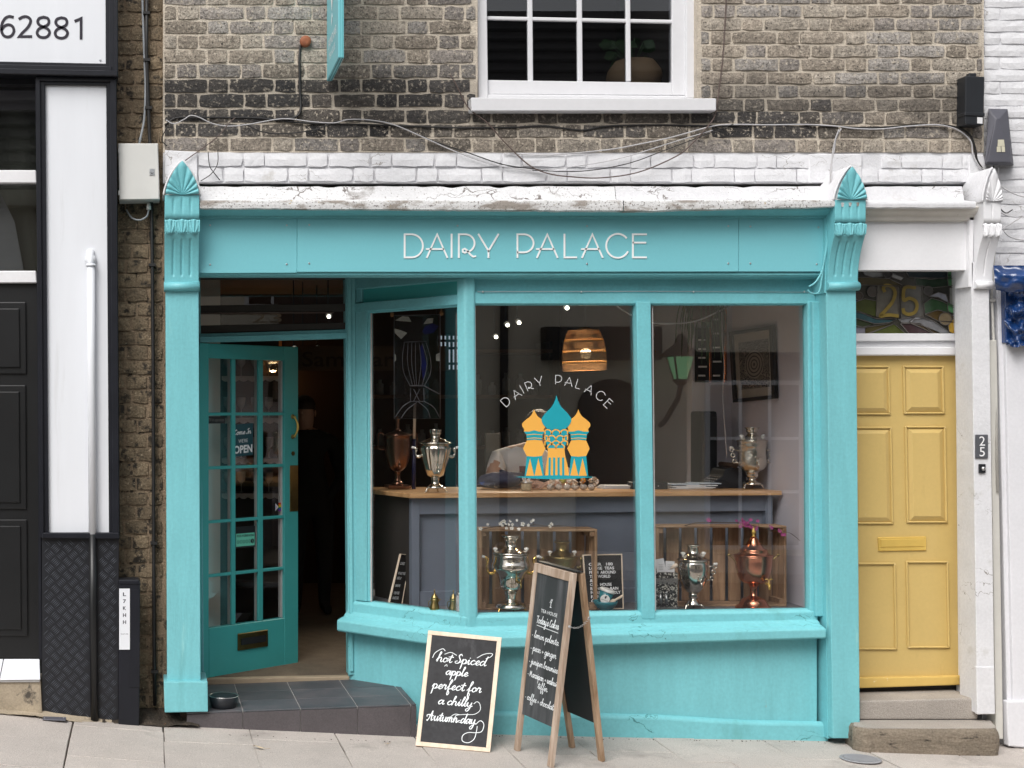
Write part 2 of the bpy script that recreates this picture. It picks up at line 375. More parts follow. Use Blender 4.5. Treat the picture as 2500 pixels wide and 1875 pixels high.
LEDGE2 = M('weathered_white_ledge', (.68, .68, .69), .8, .06, 6.0, .8, 40, .004, fine=(80, .05),
         speck=[((.24, .22, .20), 95, .60, .05), ((.22, .20, .18), 5, .60, .10, (.6, 1, 1.2)), ((.36, .25, .06), 30, .70, .03)], crack=(6.0, (.45, 1, 2.4), (.18, .16, .15), .012, .54))
BRICK = M('weathered_stock_brick', (.25, .21, .17), .9, .42, 26.0, 1.0, 70, .009, objcol=True, fine=(120, .42),
          speck=[((.48, .42, .34), 46, .55, .09), ((.045, .038, .033), 62, .57, .07), ((.52, .46, .38), 110, .63, .04)], band=(3.26, 3.44, .05, (.026, .024, .024), .52))
BRICK_BROWN = M('brown_stock_brick', (.165, .125, .08), .9, .38, 16.0, 1.0, 80, .007, rnd=.28, fine=(110, .40),
          speck=[((.030, .024, .018), 14, .54, .07), ((.36, .29, .20), 60, .61, .05)])
BRICK_WHITE = M('white_painted_brick', (.71, .71, .73), .8, .05, 9.0, .9, 34, .004, rnd=.02, fine=(80, .05),
          speck=[((.34, .31, .28), 70, .70, .02), ((.50, .48, .45), 4, .62, .12)], crack=(9.0, (.6, 1, 2.2), (.33, .31, .29), .010, .48))
MORTAR = M('lime_mortar', (.55, .485, .40), .95, .20, 9.0, 1.0, 120, .006, fine=(160, .20),
          speck=[((.16, .13, .10), 26, .635, .05)], band=(3.27, 3.44, .05, (.13, .115, .10), .34))
MORTAR_BROWN = M('dirty_mortar', (.24, .18, .12), .95, .25, 9.0, 1.0, 120, .006, fine=(160, .25), speck=[((.05, .04, .03), 18, .56, .06)])
MORTAR_WHITE = M('painted_mortar', (.66, .66, .68), .9, .06, 9.0, .9, 90, .004, fine=(120, .05))
BLACK = M('black_gloss_paint', (.012, .013, .018), .36, .25, 5.0, .25, 40, .0015, spec=.32, speck=((.32, .31, .30), 34, .765, .008))
BLACK_DOOR = M('black_door_paint', (.010, .0105, .0115), .36, .2, 4.0, .12, 50, .001, spec=.45, speck=((.30, .30, .30), 30, .775, .008))
TREAD = M('black_tread_plate', (.010, .011, .015), .42, .3, 6.0, .15, 60, .001, speck=((.16, .14, .12), 40, .72, .02))
TREAD_RIB = M('worn_tread_rib', (.10, .11, .13), .35, .3, 12.0)
PANEL_WHITE = M('cool_white_panel', (.74, .76, .80), .42, .03, 3.0, .05, 30, .0006, stretch=(3, 1, .4), speck=[((.42, .42, .42), 24, .745, .01), ((.62, .63, .65), 3, .60, .2, (4, 1, .3))])
INK = M('dark_purple_ink', (.012, .008, .020), .5, .05)
YELLOW = M('ochre_door_paint', (.58, .42, .155), .38, .05, 3.0, .16, 30, .0012, spec=.45, fine=(60, .02), speck=[((.30, .19, .05), 18, .725, .012), ((.44, .30, .10), 2.4, .60, .2, (2.5, 1, .4)), ((.66, .53, .28), 26, .70, .02)])
YELLOW2 = M('worn_ochre_paint', (.66, .45, .13), .5, .08, 6.0, .4, 30, .002, speck=((.80, .68, .45), 22, .64, .04))
BRASS = M('polished_brass', (.80, .55, .14), .32, .06, 9.0, .05, 30, .0005, metal=.35)
BRASS_OLD = M('aged_brass', (.36, .27, .11), .34, .25, 14.0, .12, 40, .001, metal=1.0)
BRASS_DARK = M('dark_brass', (.16, .12, .05), .45, .25, 14.0, metal=1.0)
SILVER = M('nickel_plate', (.72, .68, .60), .13, .10, 14.0, .10, 34, .0008, metal=1.0)
SILVER_CHASED = M('chased_nickel', (.70, .66, .58), .16, .14, 20.0, .9, 55, .004, metal=1.0)
GOLD = M('gilt_metal', (.86, .56, .17), .2, .08, 12.0, metal=1.0)
COPPER = M('polished_copper', (.66, .28, .17), .2, .18, 9.0, .12, 26, .001, metal=1.0)
COPPER_DARK = M('dark_bronze', (.24, .125, .085), .28, .25, 9.0, .1, 30, .001, metal=1.0)
STEEL = M('brushed_steel', (.6, .6, .6), .3, .1, 20.0, metal=1.0)
SCREW = M('screw_head', (.5, .52, .54), .35, .1, 40.0, metal=.8)
PORCELAIN = M('white_porcelain', (.8, .79, .76), .25, .03, 10.0)
SLATE = M('slate_step_tile', (.066, .076, .086), .55, .18, 7.0, .35, 70, .0015, rnd=.20, c2=(.088, .085, .092), fine=(130, .12), speck=((.35, .34, .33), 60, .755, .01))
SLATE2 = M('porcelain_riser_tile', (.080, .070, .074), .65, .14, 7.0, .35, 70, .0015, rnd=.08, fine=(150, .16), speck=((.30, .28, .27), 70, .75, .01))
GROUT = M('grout', (.34, .33, .32), .9, .15, 40.0)
PAVE = M('concrete_paving', (.475, .43, .395), .88, .10, 3.5, 1.0, 130, .003, rnd=.06, fine=(210, .26),
         speck=[((.20, .17, .15), 95, .64, .06), ((.72, .68, .63), 120, .655, .04), ((.30, .27, .245), 2.4, .58, .16), ((.14, .125, .11), 17, .715, .015)])
PAVE_BED = M('dirty_joint', (.12, .10, .08), .95, .3, 30.0, 1.0, 120, .004)
ASPHALT = M('asphalt', (.06, .06, .062), .9, .2, 4.0, .8, 200, .003, fine=(300, .25))
CONCRETE = M('concrete_step', (.36, .325, .29), .88, .14, 5.0, 1.0, 60, .004, fine=(180, .22), speck=[((.10, .085, .07), 40, .67, .03), ((.50, .44, .36), 90, .70, .03)])
STONE = M('worn_sandstone_step', (.20, .165, .125), .92, .25, 7.0, 1.0, 22, .010, fine=(90, .25), stretch=(.5, 1, 1.6), speck=[((.045, .038, .03), 12, .585, .06, (.5, 1, 1.7)), ((.34, .31, .28), 24, .66, .05)])
RENDER = M('stained_cement', (.36, .30, .22), .9, .22, 6.0, .8, 40, .004, fine=(120, .15), speck=[((.07, .06, .05), 9, .60, .08)])
SOIL = M('litter_and_soil', (.05, .037, .026), .95, .5, 30.0, 1.0, 60, .02, speck=[((.26, .17, .10), 70, .66, .03)])
WALNUT = wood('crate_wood', (.30, .18, .10), (.40, .26, .155), 1.0, 'z', .7, .25, .5)
WALNUT_H = wood('crate_wood_rail', (.30, .18, .105), (.38, .25, .15), 1.0, 'x', .7, .25, .5)
PINE = wood('counter_top_wood', (.50, .27, .115), (.60, .365, .18), .8, 'x', .38, .15, .15)
OAK = wood('aboard_frame_wood', (.30, .185, .105), (.40, .28, .185), 1.2, 'z', .6, .2, .35)
OAK_GREY = wood('aboard_weathered_wood', (.38, .275, .20), (.48, .385, .31), 1.2, 'z', .65, .2, .35)
BIRCH = wood('chalkboard_frame_wood', (.70, .555, .415), (.76, .63, .50), .8, 'z', .5, .06, .12)
CHALK = M('blackboard', (.026, .026, .029), .75, .25, 2.6, .15, 80, .0008, stretch=(1, 1, .25), fine=(40, .25), speck=[((.11, .11, .115), 5.0, .60, .22, (1.4, 1, .3))])
CHALK_SMEAR = M('smeared_blackboard', (.035, .040, .042), .7, .2, 3.0, .1, 60, .0008, stretch=(2, 2, .35), speck=[((.13, .135, .145), 3.0, .44, .32, (3, 3, .35)), ((.32, .32, .34), 60, .72, .03)])
BLACKBOARD_BACK = M('dark_blackboard', (.014, .014, .015), .6, .2, 5.0)
CHALK_INK = M('chalk_white', (.82, .86, .88), .8, .05, 40.0)
GREY_JOIN = M('slate_grey_joinery', (.17, .195, .245), .5, .07, 4.0, .12, 40, .001, speck=((.30, .30, .33), 40, .75, .01))
GREY_SHELF = M('grey_display_floor', (.17, .168, .18), .6, .1, 6.0, speck=((.40, .40, .42), 60, .74, .01))
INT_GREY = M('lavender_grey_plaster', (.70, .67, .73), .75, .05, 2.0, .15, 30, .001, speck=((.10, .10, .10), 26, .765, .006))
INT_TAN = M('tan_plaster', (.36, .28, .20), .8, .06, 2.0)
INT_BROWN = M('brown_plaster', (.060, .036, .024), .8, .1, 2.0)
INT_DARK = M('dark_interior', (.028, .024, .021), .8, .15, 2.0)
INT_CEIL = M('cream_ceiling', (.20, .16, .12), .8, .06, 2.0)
INT_FLOOR = M('coir_matting', (.13, .10, .07), .95, .2, 9.0, .8, 160, .004, fine=(200, .25))
BLACK_PLASTIC = M('black_plastic', (.014, .016, .020), .42, .15, 8.0, speck=((.30, .30, .32), 60, .745, .01))
GREY_PLASTIC = M('grey_plastic', (.095, .095, .115), .5, .08, 6.0, speck=((.30, .30, .30), 50, .755, .01))
BOX_GREY = M('light_grey_enclosure', (.60, .60, .575), .45, .04, 5.0, speck=((.20, .19, .18), 34, .745, .008))
CABLE_BLACK = M('black_cable', (.014, .013, .013), .5, .2, 20.0)
CABLE_WHITE = M('white_cable', (.50, .49, .50), .5, .12, 20.0)
CABLE_GREY = M('grey_conduit', (.30, .32, .34), .45, .1, 10.0)
CABLE_BROWN = M('brown_cable', (.10, .07, .06), .6, .2, 20.0)
RUST = M('rusty_cap', (.27, .085, .035), .7, .3, 40.0)
LEAFM = M('dry_leaf', (.34, .17, .085), .7, .3, 60.0, rnd=.25)
LEAF_PALE = M('pale_dry_leaf', (.52, .42, .29), .7, .2, 60.0)
BLUE_GLOSS = M('glossy_navy_paint', (.008, .040, .150), .16, .3, 9.0, .6, 24, .008, coat=.6)
TEAL_BOWL = M('teal_ceramic', (.030, .190, .225), .25, .06, 9.0)
PAPER = M('paper', (.70, .70, .71), .8, .04, 12.0)
PAPER_BLUE = M('blue_magazine', (.46, .54, .62), .6, .06, 12.0)
LETTER_WHITE = M('white_letters', (.84, .84, .85), .6, .02, 9.0)
SIGN_WHITE = M('white_vinyl_letters', (.88, .89, .89), .45, .01, 9.0)
VINYL_TEAL = M('teal_vinyl', (.010, .330, .400), .45, .03, 9.0)
VINYL_AMBER = M('amber_vinyl', (.83, .42, .075), .45, .03, 9.0)
FELT = M('black_letterboard', (.012, .012, .013), .85, .2, 6.0)
PANE = glass('window_glass', 2.5)
PANE_DARK = glass('upper_window_glass', 1.6, (.62, .63, .65))
PANE_DOOR = glass('door_glass', 2.0)
# ---------------------------------------------------------------- ground: pavement, road, far pavement
def sheet(name, x0, x1, y0, y1, zf, mat, nx=1, ny=1):
    mb = MB(); mb.grid(lambda u, v: Vector((lerp(x0, x1, u), lerp(y0, y1, v), zf(lerp(x0, x1, u), lerp(y0, y1, v)))), nx, ny, smooth=False)
    return tag(mb.obj(name, mat), kind='structure')
pave = sheet('pavement', -25, 30, -2.2, 0.30, lambda x, y: ground(x, y) - .014, PAVE_BED, 275, 1)
road = sheet('road', -25, 30, -8.6, -2.2, lambda x, y: ground(x, -2.2) - .11, ASPHALT, 55, 1)
far_pave = sheet('far_pavement', -25, 30, -10.9, -8.6, lambda x, y: ground(x, -2.2) + .0, PAVE, 55, 1)
for nm, yk, sg in (('kerb', -2.2, -1), ('far_kerb', -8.6, 1)):
    kb = MB(); kb.sweep([(x_ * .5, yk) for x_ in range(-50, 61)], [(0, .003), (-sg * .0 + (.13 if sg < 0 else -.13), .003), (.13 if sg < 0 else -.13, -.14), (0, -.14)], [(lambda z, x_=x_: ground(x_ * .5, -2.2)) for x_ in range(-50, 61)])
    tag(kb.obj(nm, CONCRETE), kind='structure')

def slab(x0, x1, y0, y1, jig=.004):
    """one paving slab, slightly out of true"""
    rj = lambda: random.uniform(-jig, jig)
    g = .0022
    c = [(x0 + g + rj(), y0 + g + rj()), (x1 - g + rj(), y0 + g + rj()), (x1 - g + rj(), y1 - g + rj()), (x0 + g + rj(), y1 - g + rj())]
    dz = random.uniform(-.0025, .0025); tx = random.uniform(-.004, .004)
    top = [Vector((x, y, ground(x, y) + dz + tx * (x - x0))) for x, y in c]
    mb = MB(); mb.prism(top, (0, 0, -.04)); return mb.obj('paving_slab', PAVE, pave, bevel=.0025)
cols_x = [-1.75, -1.29, -.83, -.375, .106, .57, 1.03, 1.46, 1.90, 2.33, 2.77, 3.00, 3.37, 3.84, 4.30, 4.76, 5.22, 5.68]
offs = [.1, -.25, .02, -.14, -.33, -.20, -.41, -.15, -.33, -.22, -.40, -.18, -.30, -.12, -.36, -.22, -.1]
for i in range(len(cols_x) - 1):
    y = .28; first = True
    ys = [y]; y = offs[i]
    while y > -2.18:
        if y < .26: ys.append(y)
        y -= random.choice((.45, .6, .6, .52))
    ys.append(-2.19)
    for k in range(len(ys) - 1):
        if ys[k] - ys[k + 1] > .02: slab(cols_x[i], cols_x[i + 1], ys[k + 1], ys[k])
# soil and litter along the wall foot
mb = MB()
def soil_fn(u, v):
    x = lerp(-.22, .30, u); y = lerp(-.045, .22, v)
    n = noise.noise(Vector((x * 14, y * 14, 0)))
    return Vector((x, y, ground(x, y) + .012 + .05 * v + .018 * n))
mb.grid(soil_fn, 40, 16)
tag(mb.obj('soil', SOIL), 'dark soil and litter gathered at the foot of the brown brick strip', 'soil', kind='stuff')
# thin line of grit along the foot of the teal stallriser and black panel
mb = MB()
for k in range(230):
    if k < 130: x = random.uniform(-.62, -.12); y = -.055 - abs(random.gauss(0, .02))
    elif k < 250: x = random.uniform(.25, 3.75); y = .055 - abs(random.gauss(0, .012)) - (0.19 if x < 1.45 else 0)
    else: x = random.uniform(3.3, 4.4); y = -.2 - abs(random.gauss(0, .02)) if x > 3.9 else .04
    mb.ball((x, y, ground(x, y) + .002), random.uniform(.001, .0035), n=5, sc=(1.4, 1, .6))
tag(mb.obj('grit', SOIL), 'fine brown grit along the foot of the shopfronts', 'grit', kind='stuff')

def leaf(px, py, size, rot, mat, label, kind=0):
    p = W(px, py, 0); Zc = F * (CZ - ground(p.x, -.2)) / (py - VY); Y = Zc - D
    p = W(px, py, Y); p.z = ground(p.x, Y) + .006
    mb = MB(); lob = [(0, -1), (.25, -.6), (.8, -.55), (.6, -.15), (1.0, .25), (.45, .3), (.35, .75), (0, 1.1), (-.35, .7), (-.5, .3), (-1, .3), (-.6, -.15), (-.75, -.6), (-.22, -.6)]
    if kind: lob = [(0, -1), (.3, -.5), (.38, 0), (.25, .6), (0, 1.1), (-.25, .6), (-.38, 0), (-.3, -.5)]
    c, s = math.cos(rot), math.sin(rot); ce = mb.b.verts.new(p + Vector((0, 0, .008 * size / .03)))
    ring = []
    for i, (a, b) in enumerate(lob):
        q = Vector(((a * c - b * s) * size, (a * s + b * c) * size, 0))
        q.z = random.uniform(0, .55) * size * (.8 if i % 2 else .3) + .001
        ring.append(mb.b.verts.new(p + q))
    for i in range(len(ring)): mb.b.faces.new((ce, ring[i], ring[(i + 1) % len(ring)]))
    mb.tube([p, p + Vector((-s * -1.8 * size, c * -1.8 * size, .004))], .0012, 4)
    tag(mb.obj('fallen_leaf', mat), label, 'leaf', 'fallen leaves on the pavement')
leaf(428, 1768, .034, .5, LEAFM, 'large brown maple leaf below the teal plinth block')
leaf(403, 1772, .024, 1.7, M('orange_leaf', (.42, .16, .05), .7, .3, 60.0), 'small orange leaf beside the large maple leaf')
leaf(632, 1828, .034, 1.1, LEAF_PALE, 'pale curled leaf on the paving before the tiled step', 1)
leaf(945, 1820, .014, 2.1, LEAF_PALE, 'tiny tan leaf near the leaning chalkboard', 1)
leaf(1950, 1798, .018, .3, LEAFM, 'brown leaf at the foot of the teal pier near the stone step', 1)

# square of pavement furniture
p = W(2100, 1838, 0); Yc = -.30; p = Vector((XW(2101, Yc), Yc, 0)); p.z = ground(p.x, Yc) + .004
t = thing('drain_cover', 'round grey metal drain cover set in the paving before the stone step', 'drain cover', p)
MB().lathe(p, [(.098, 0), (.098, .004), (.082, .005), (.082, .002)], 28).obj('rim', M('galvanised_iron', (.30, .30, .32), .5, .1, 30.0), t)
for k in range(9):
    yy = -.07 + k * .0175; hw = math.sqrt(max(0, .08 ** 2 - yy ** 2))
    MB().box((p.x - hw, p.y + yy - .005, p.z + .001), (p.x + hw, p.y + yy + .005, p.z + .0065)).obj('bar', bpy.data.materials['galvanised_iron'], t)
c = W(133, 1762, -.08); c.z = ground(c.x, -.09) + .004
mb = MB(); mb.obox(c + Vector((-.062, -.03, 0)), (.124, -.012, -.002), (0.0, .055, .004), (0, 0, .006))
t = thing('metal_plate', 'small grey metal plate on the paving below the black tread panel', 'plate', c)
mb.obj('plate', GREY_PLASTIC, t, bevel=.002)
for dx in (-.052, .05): MB().lathe(c + Vector((dx, -.006, .007)), [(.005, 0), (.004, .002)], 10).obj('screw', SCREW, t)
# ---------------------------------------------------------------- brick building above the shop
WY = .12          # face of the mortar
def brick_mesh(L, H, dep=.03, j=.0035, seed=0, bulge=.003):
    """a worn brick, its face towards -Y, centred; about 40 triangles"""
    rn = random.Random(seed); nx = 4 if L > .15 else 3; nz = 2
    me = bmesh.new(); V = []
    for a in range(nx + 1):
        row = []
        for b in range(nz + 1):
            x = (a / nx - .5) * L; z = (b / nz - .5) * H
            edge = a in (0, nx) or b in (0, nz); corner = a in (0, nx) and b in (0, nz)
            x += rn.uniform(-j, j); z += rn.uniform(-j, j)
            if corner: x *= .985; z *= .945
            y = -rn.uniform(0, bulge) + (.003 if edge else 0) + (.002 if corner else 0)
            row.append(me.verts.new((x, y, z)))
        V.append(row)
    for a in range(nx):
        for b in range(nz): me.faces.new((V[a][b], V[a + 1][b], V[a + 1][b + 1], V[a][b + 1]))
    ring = [V[a][0] for a in range(nx + 1)] + [V[nx][b] for b in range(1, nz + 1)] + [V[a][nz] for a in range(nx - 1, -1, -1)] + [V[0][b] for b in range(nz - 1, 0, -1)]
    back = [me.verts.new((v.co.x, dep, v.co.z)) for v in ring]; n = len(ring)
    for i in range(n): me.faces.new((ring[(i + 1) % n], ring[i], back[i], back[(i + 1) % n]))
    bmesh.ops.recalc_face_normals(me, faces=me.faces)
    m = bpy.data.meshes.new('brick'); me.to_mesh(m); me.free(); return m
STRET = [brick_mesh(.226, .0615, seed=i) for i in range(9)]
HEADR = [brick_mesh(.104, .0615, seed=50 + i) for i in range(8)]
def put_brick(x0, x1, z0, z1, Y, mat, parent, colr=None, proud=.006, rz=0.0):
    L = x1 - x0; H = z1 - z0
    if L < .018: return
    src = random.choice(STRET if L > .15 else HEADR); base = .226 if L > .15 else .104
    key = (src.name, mat.name)
    if key not in put_brick.cache:
        m = src.copy(); m.materials.clear(); m.materials.append(mat); put_brick.cache[key] = m
    o = bpy.data.objects.new('brick', put_brick.cache[key]); col.objects.link(o)
    o.location = ((x0 + x1) / 2, Y - proud - random.uniform(0, .003), (z0 + z1) / 2)
    o.scale = (L / base * random.choice((1, -1)), 1, H / .0615 * random.choice((1, -1)))
    o.rotation_euler = (random.uniform(-.012, .012), random.uniform(-.008, .008), random.uniform(-.01, .01) + rz)
    attach(o, parent)
    if colr: o.color = (*colr, 1)
    return o
put_brick.cache = {}

bld = thing('brick_building', 'weathered grey brown brick upper storey with sooty band and white painted lower courses', 'building', (2.0, WY, 2.9))
# backing (mortar) with the window opening left clear
mb = MB()
x0w, x1w = XW(398, WY), XW(2402, WY); wl, wr = XW(1166, WY), XW(1702, WY); zs = ZW(262, WY); zt = 5.2; zb = ZW(372, WY)
mb.box((x0w, WY, zb), (x1w, WY + .22, zs)); mb.box((x0w, WY, zs), (wl, WY + .22, zt)); mb.box((wr, WY, zs), (x1w, WY + .22, zt))
mb.obj('wall', MORTAR, bld)
mb = MB(); mb.box((x0w, WY + .004, ZW(447, WY)), (x1w, WY + .2, zb)); mb.obj('white_wall', MORTAR_WHITE, bld)

def lin(a, b, t): return a + (b - a) * max(0., min(1., t))
def brick_col(px, py):
    """colour of one brick: pale grey brown above, a sooty band above the shop cornice"""
    n = noise.noise(Vector((px / 170., py / 60., 3.1)))
    if px < 1165: band = lin(0, 1, (py - 150) / 45.) * (1 - .62 * lin(0, 1, (py - 318) / 22.))
    elif px < 1730: band = (.75 if py < 330 else .45) if py > 262 else 0
    else: band = lin(0, 1, (py - 238) / 30.) * (1 - .75 * lin(0, 1, (py - 325) / 20.)) * lin(1, .25, (px - 1980) / 130.)
    if px > 1730 and py < 240: n *= .6
    dark = max(0, min(1, band * .88 + n * .28 + random.uniform(-.16, .12)))
    if py < 130 and px < 1165: dark = max(0, min(.55, dark + lin(0, .28, (px - 760) / 400.)))
    base = random.choice([(.34, .29, .235), (.31, .265, .215), (.28, .25, .225), (.37, .325, .27), (.27, .23, .185), (.31, .285, .26)])
    k = random.uniform(.85, 1.12)
    return tuple(lin(c * k, d, dark) for c, d in zip(base, (.020, .019, .020)))
def course(z0, z1, xa, xb, Y, off, parent, mat, colf=None, sl=.228, hl=.106, g=.0135, tight=0.0):
    x = xa - off; k = 0
    while x < xb:
        L = (sl if k % 2 == 0 else hl) * random.uniform(.96, 1.04)
        a, b = max(x, xa), min(x + L, xb)
        if b - a > .02:
            c_ = colf(((a + b) / 2) * F / (D + Y) + VX, VY - ((z0 + z1) / 2 - CZ) * F / (D + Y)) if colf else None
            put_brick(a, b, z0 + random.uniform(-.001, .001), z1 + random.uniform(-.001, .001), Y, mat, parent, c_)
        x += L + g; k += 1
def rows(lines, xa, xb, Y, parent, mat, colf=None, gap=5.6):
    for i in range(len(lines) - 1):
        t0, t1 = lines[i], lines[i + 1]
        course(ZW(t1 - gap * .5, Y), ZW(t0 + gap * .5, Y), xa, xb, Y, (0.0 if i % 2 else .172) + random.uniform(-.012, .012), parent, mat, colf)
Lrow = [14 - 35.6 * 2, 14 - 35.6, 14, 50, 85, 120, 156, 192, 228, 264]
Rrow = [11 - 33 * 2, -22, 11, 44, 76, 109, 142, 175, 207, 240, 273]
rows(Lrow, XW(402, WY), XW(1160, WY), WY, bld, BRICK, brick_col)
rows(Rrow, XW(1712, WY), XW(2396, WY), WY, bld, BRICK, brick_col)
for i, (a, b, c_, d) in enumerate(((264, 300, 273, 306), (300, 335, 306, 340), (335, 370, 340, 375))):   # courses under the sill, running through
    x = XW(402, WY) - (.17 if i % 2 else 0); k = 0
    while x < XW(2396, WY):
        L = (.226 if k % 2 == 0 else .104) * random.uniform(.96, 1.04)
        a_, b_ = max(x, XW(402, WY)), min(x + L, XW(2396, WY)); pxm = (a_ + b_) / 2 * F / (D + WY) + VX; t = (pxm - 402) / 2000.
        if b_ - a_ > .03:
            t0, t1 = lerp(a, c_, t), lerp(b, d, t)
            put_brick(a_, b_, ZW(t1 - 2.8, WY), ZW(t0 + 2.8, WY), WY, BRICK, bld, brick_col(pxm, (t0 + t1) / 2))
        x += L + .0135; k += 1
for i, (a, b, c_, d) in enumerate(((371, 408, 380, 413), (408, 446, 413, 446))):     # two courses painted white
    x = XW(486 if i == 0 else 470, WY) - (.06 if i else 0); k = 0
    while x < XW(2368, WY):
        L = (.226 if k % 2 == 0 else .104) * random.uniform(.96, 1.04)
        a_, b_ = max(x, XW(484, WY)), min(x + L, XW(2368, WY)); pxm = (a_ + b_) / 2 * F / (D + WY) + VX; t = (pxm - 402) / 2000.
        if b_ - a_ > .03 and not (1972 < pxm < 2105):
            t0, t1 = lerp(a, c_, t), lerp(b, d, t); g = 2.6 if pxm < 1480 else 1.2
            put_brick(a_, b_, ZW(t1 - g, WY), ZW(t0 + g, WY), WY, BRICK_WHITE, bld, None, .012 if pxm < 1480 else .0075)
        x += L + (.011 if pxm < 1480 else .006); k += 1
# smooth rendered patches in the white band
MB().quad([(402, 366), (482, 370), (482, 446), (402, 446)], WY - .016, WY + .05).obj('render_patch', BRICK_WHITE, bld, bevel=.006, seg=2)
MB().quad([(1975, 376), (2105, 376), (2105, 446), (1975, 446)], WY - .016, WY + .05).obj('render_patch', BRICK_WHITE, bld, bevel=.004)
MB().quad([(2366, 378), (2402, 378), (2420, 446), (2366, 446)], WY - .016, WY + .05).obj('render_patch', BRICK_WHITE, bld, bevel=.004)

# sash window with a deep sill
def window_upper():
    FY = WY + .045
    w = MB()
    w.quad([(1162, -160), (1187, -160), (1192, 240), (1168, 240)], FY, FY + .08)
    w.quad([(1675, -160), (1703, -160), (1703, 240), (1675, 240)], FY, FY + .08)
    w.quad([(1187, 230), (1675, 234), (1675, 241), (1187, 240)], FY + .004, FY + .08)
    frame = w.obj('window', UPVC, bld, bevel=.004)
    GY = FY + .022
    s = MB(); s.quad([(1189, 195), (1641, 202), (1641, 233), (1189, 230)], GY, GY + .05)
    s.obj('bottom_rail', UPVC, frame, bevel=.003)
    MB().quad([(1641, -160), (1674, -160), (1674, 233), (1641, 233)], GY - .001, GY + .05).obj('stile', UPVC, frame, bevel=.003)
    for xa, xb in ((1289, 1301), (1410, 1422), (1529, 1540)):
        MB().quad([(xa - 2, -160), (xb - 2, -160), (xb + 1, 199), (xa + 1, 199)], GY + .004, GY + .035).obj('glazing_bar', UPVC, frame, bevel=.004)
    MB().quad([(1189, 39), (1641, 48), (1641, 57), (1189, 48)], GY + .006, GY + .033).obj('glazing_bar', UPVC, frame, bevel=.004)
    xs = [1189, 1295, 1416, 1534.5, 1641]
    for i in range(4):
        t0, t1 = (xs[i] - 1189) / 452, (xs[i + 1] - 1189) / 452
        MB().quad([(xs[i], -160), (xs[i + 1], -160), (xs[i + 1], 44 + 9 * t1), (xs[i], 44 + 9 * t0)], GY + .018, GY + .022).obj('pane', PANE_DARK, frame)
        MB().quad([(xs[i], 44 + 9 * t0), (xs[i + 1], 44 + 9 * t1), (xs[i + 1], 200), (xs[i], 199)], GY + .018, GY + .022).obj('pane', PANE_DARK, frame)
    MB().quad([(1150, 238), (1749, 240), (1749, 270), (1152, 271)], WY - .075, WY + .06).obj('window_sill', UPVC, bld, bevel=.004)
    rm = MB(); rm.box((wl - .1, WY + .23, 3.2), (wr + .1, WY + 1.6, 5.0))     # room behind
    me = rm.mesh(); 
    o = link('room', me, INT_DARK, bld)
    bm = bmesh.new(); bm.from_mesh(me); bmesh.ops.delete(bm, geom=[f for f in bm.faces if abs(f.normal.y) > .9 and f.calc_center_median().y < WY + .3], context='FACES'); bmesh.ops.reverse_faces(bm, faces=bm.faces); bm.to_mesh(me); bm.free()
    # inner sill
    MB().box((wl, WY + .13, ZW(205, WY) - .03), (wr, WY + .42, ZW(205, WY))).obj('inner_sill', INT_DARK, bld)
window_upper()
# plant pot on the inner sill
PY = WY + .30; c = W(1548, 205, PY); c.z = ZW(205, WY) + .001
t = thing('potted_plant', 'tan rounded plant pot with dark leaves behind the upper window', 'plant', c)
k = S(PY)
MB().lathe(c, [(36 * k, 0), (55 * k, 18 * k), (66 * k, 44 * k), (62 * k, 62 * k), (46 * k, 84 * k), (30 * k, 88 * k), (27 * k, 84 * k)], 28).obj('pot', M('tan_pot', (.40, .27, .15), .7, .1, 9.0), t)
GREEN = M('dark_green_leaf', (.045, .10, .035), .5, .3, 30.0)
for i in range(16):
    a = random.uniform(0, 6.28); h = random.uniform(85, 150) * k; r = random.uniform(.01, .14)
    e = c + Vector((math.cos(a) * r, math.sin(a) * r * .5, h))
    st = MB(); st.tube([c + Vector((0, 0, 80 * k)), c + Vector((math.cos(a) * r * .5, math.sin(a) * r * .3, h * .8)), e], .003, 5); st_o = st.obj('stem', GREEN, t)
    lf = MB(); u = Vector((math.cos(a), math.sin(a) * .4, random.uniform(-.5, .2))).normalized(); v = u.cross(Vector((0, 1, .2))).normalized()
    pts = [e + u * (.075 * q) + v * (.028 * math.sin(math.pi * q) * s_) for q, s_ in ((0, 1), (.3, 1), (.6, 1), (1, 1), (.6, -1), (.3, -1))]
    lf.prism(pts, (0, .002, 0)); lf.obj('leaf', GREEN, t)

# ---------------------------------------------------------------- narrow strip of brown brick beside the black shopfront
BY = .17
stp = thing('brick_strip', 'narrow strip of dirty brown brick between the black shopfront and the teal pier', 'wall', (.02, BY, 0))
mb = MB(); mb.box((XW(276, BY), BY, -.1), (XW(412, BY), BY + .2, 5.2)); mb.obj('wall', MORTAR_BROWN, stp)
y = -40.0; i = 0
while y < 1745:
    z1, z0 = ZW(y + 3.2, BY), ZW(y + 32.2, BY)
    cut = [281, 306, 361, 398] if i % 2 else [281, 333, 386, 398]
    if i % 5 == 3: cut = [281, 322, 365, 398]
    for a, b in zip(cut[:-1], cut[1:]):
        put_brick(XW(a + 2.5 + random.uniform(-2, 2), BY), XW(b - 2.5 + random.uniform(-2, 2), BY), z0, z1, BY, BRICK_BROWN, stp, None, .008)
    y += 35.4; i += 1
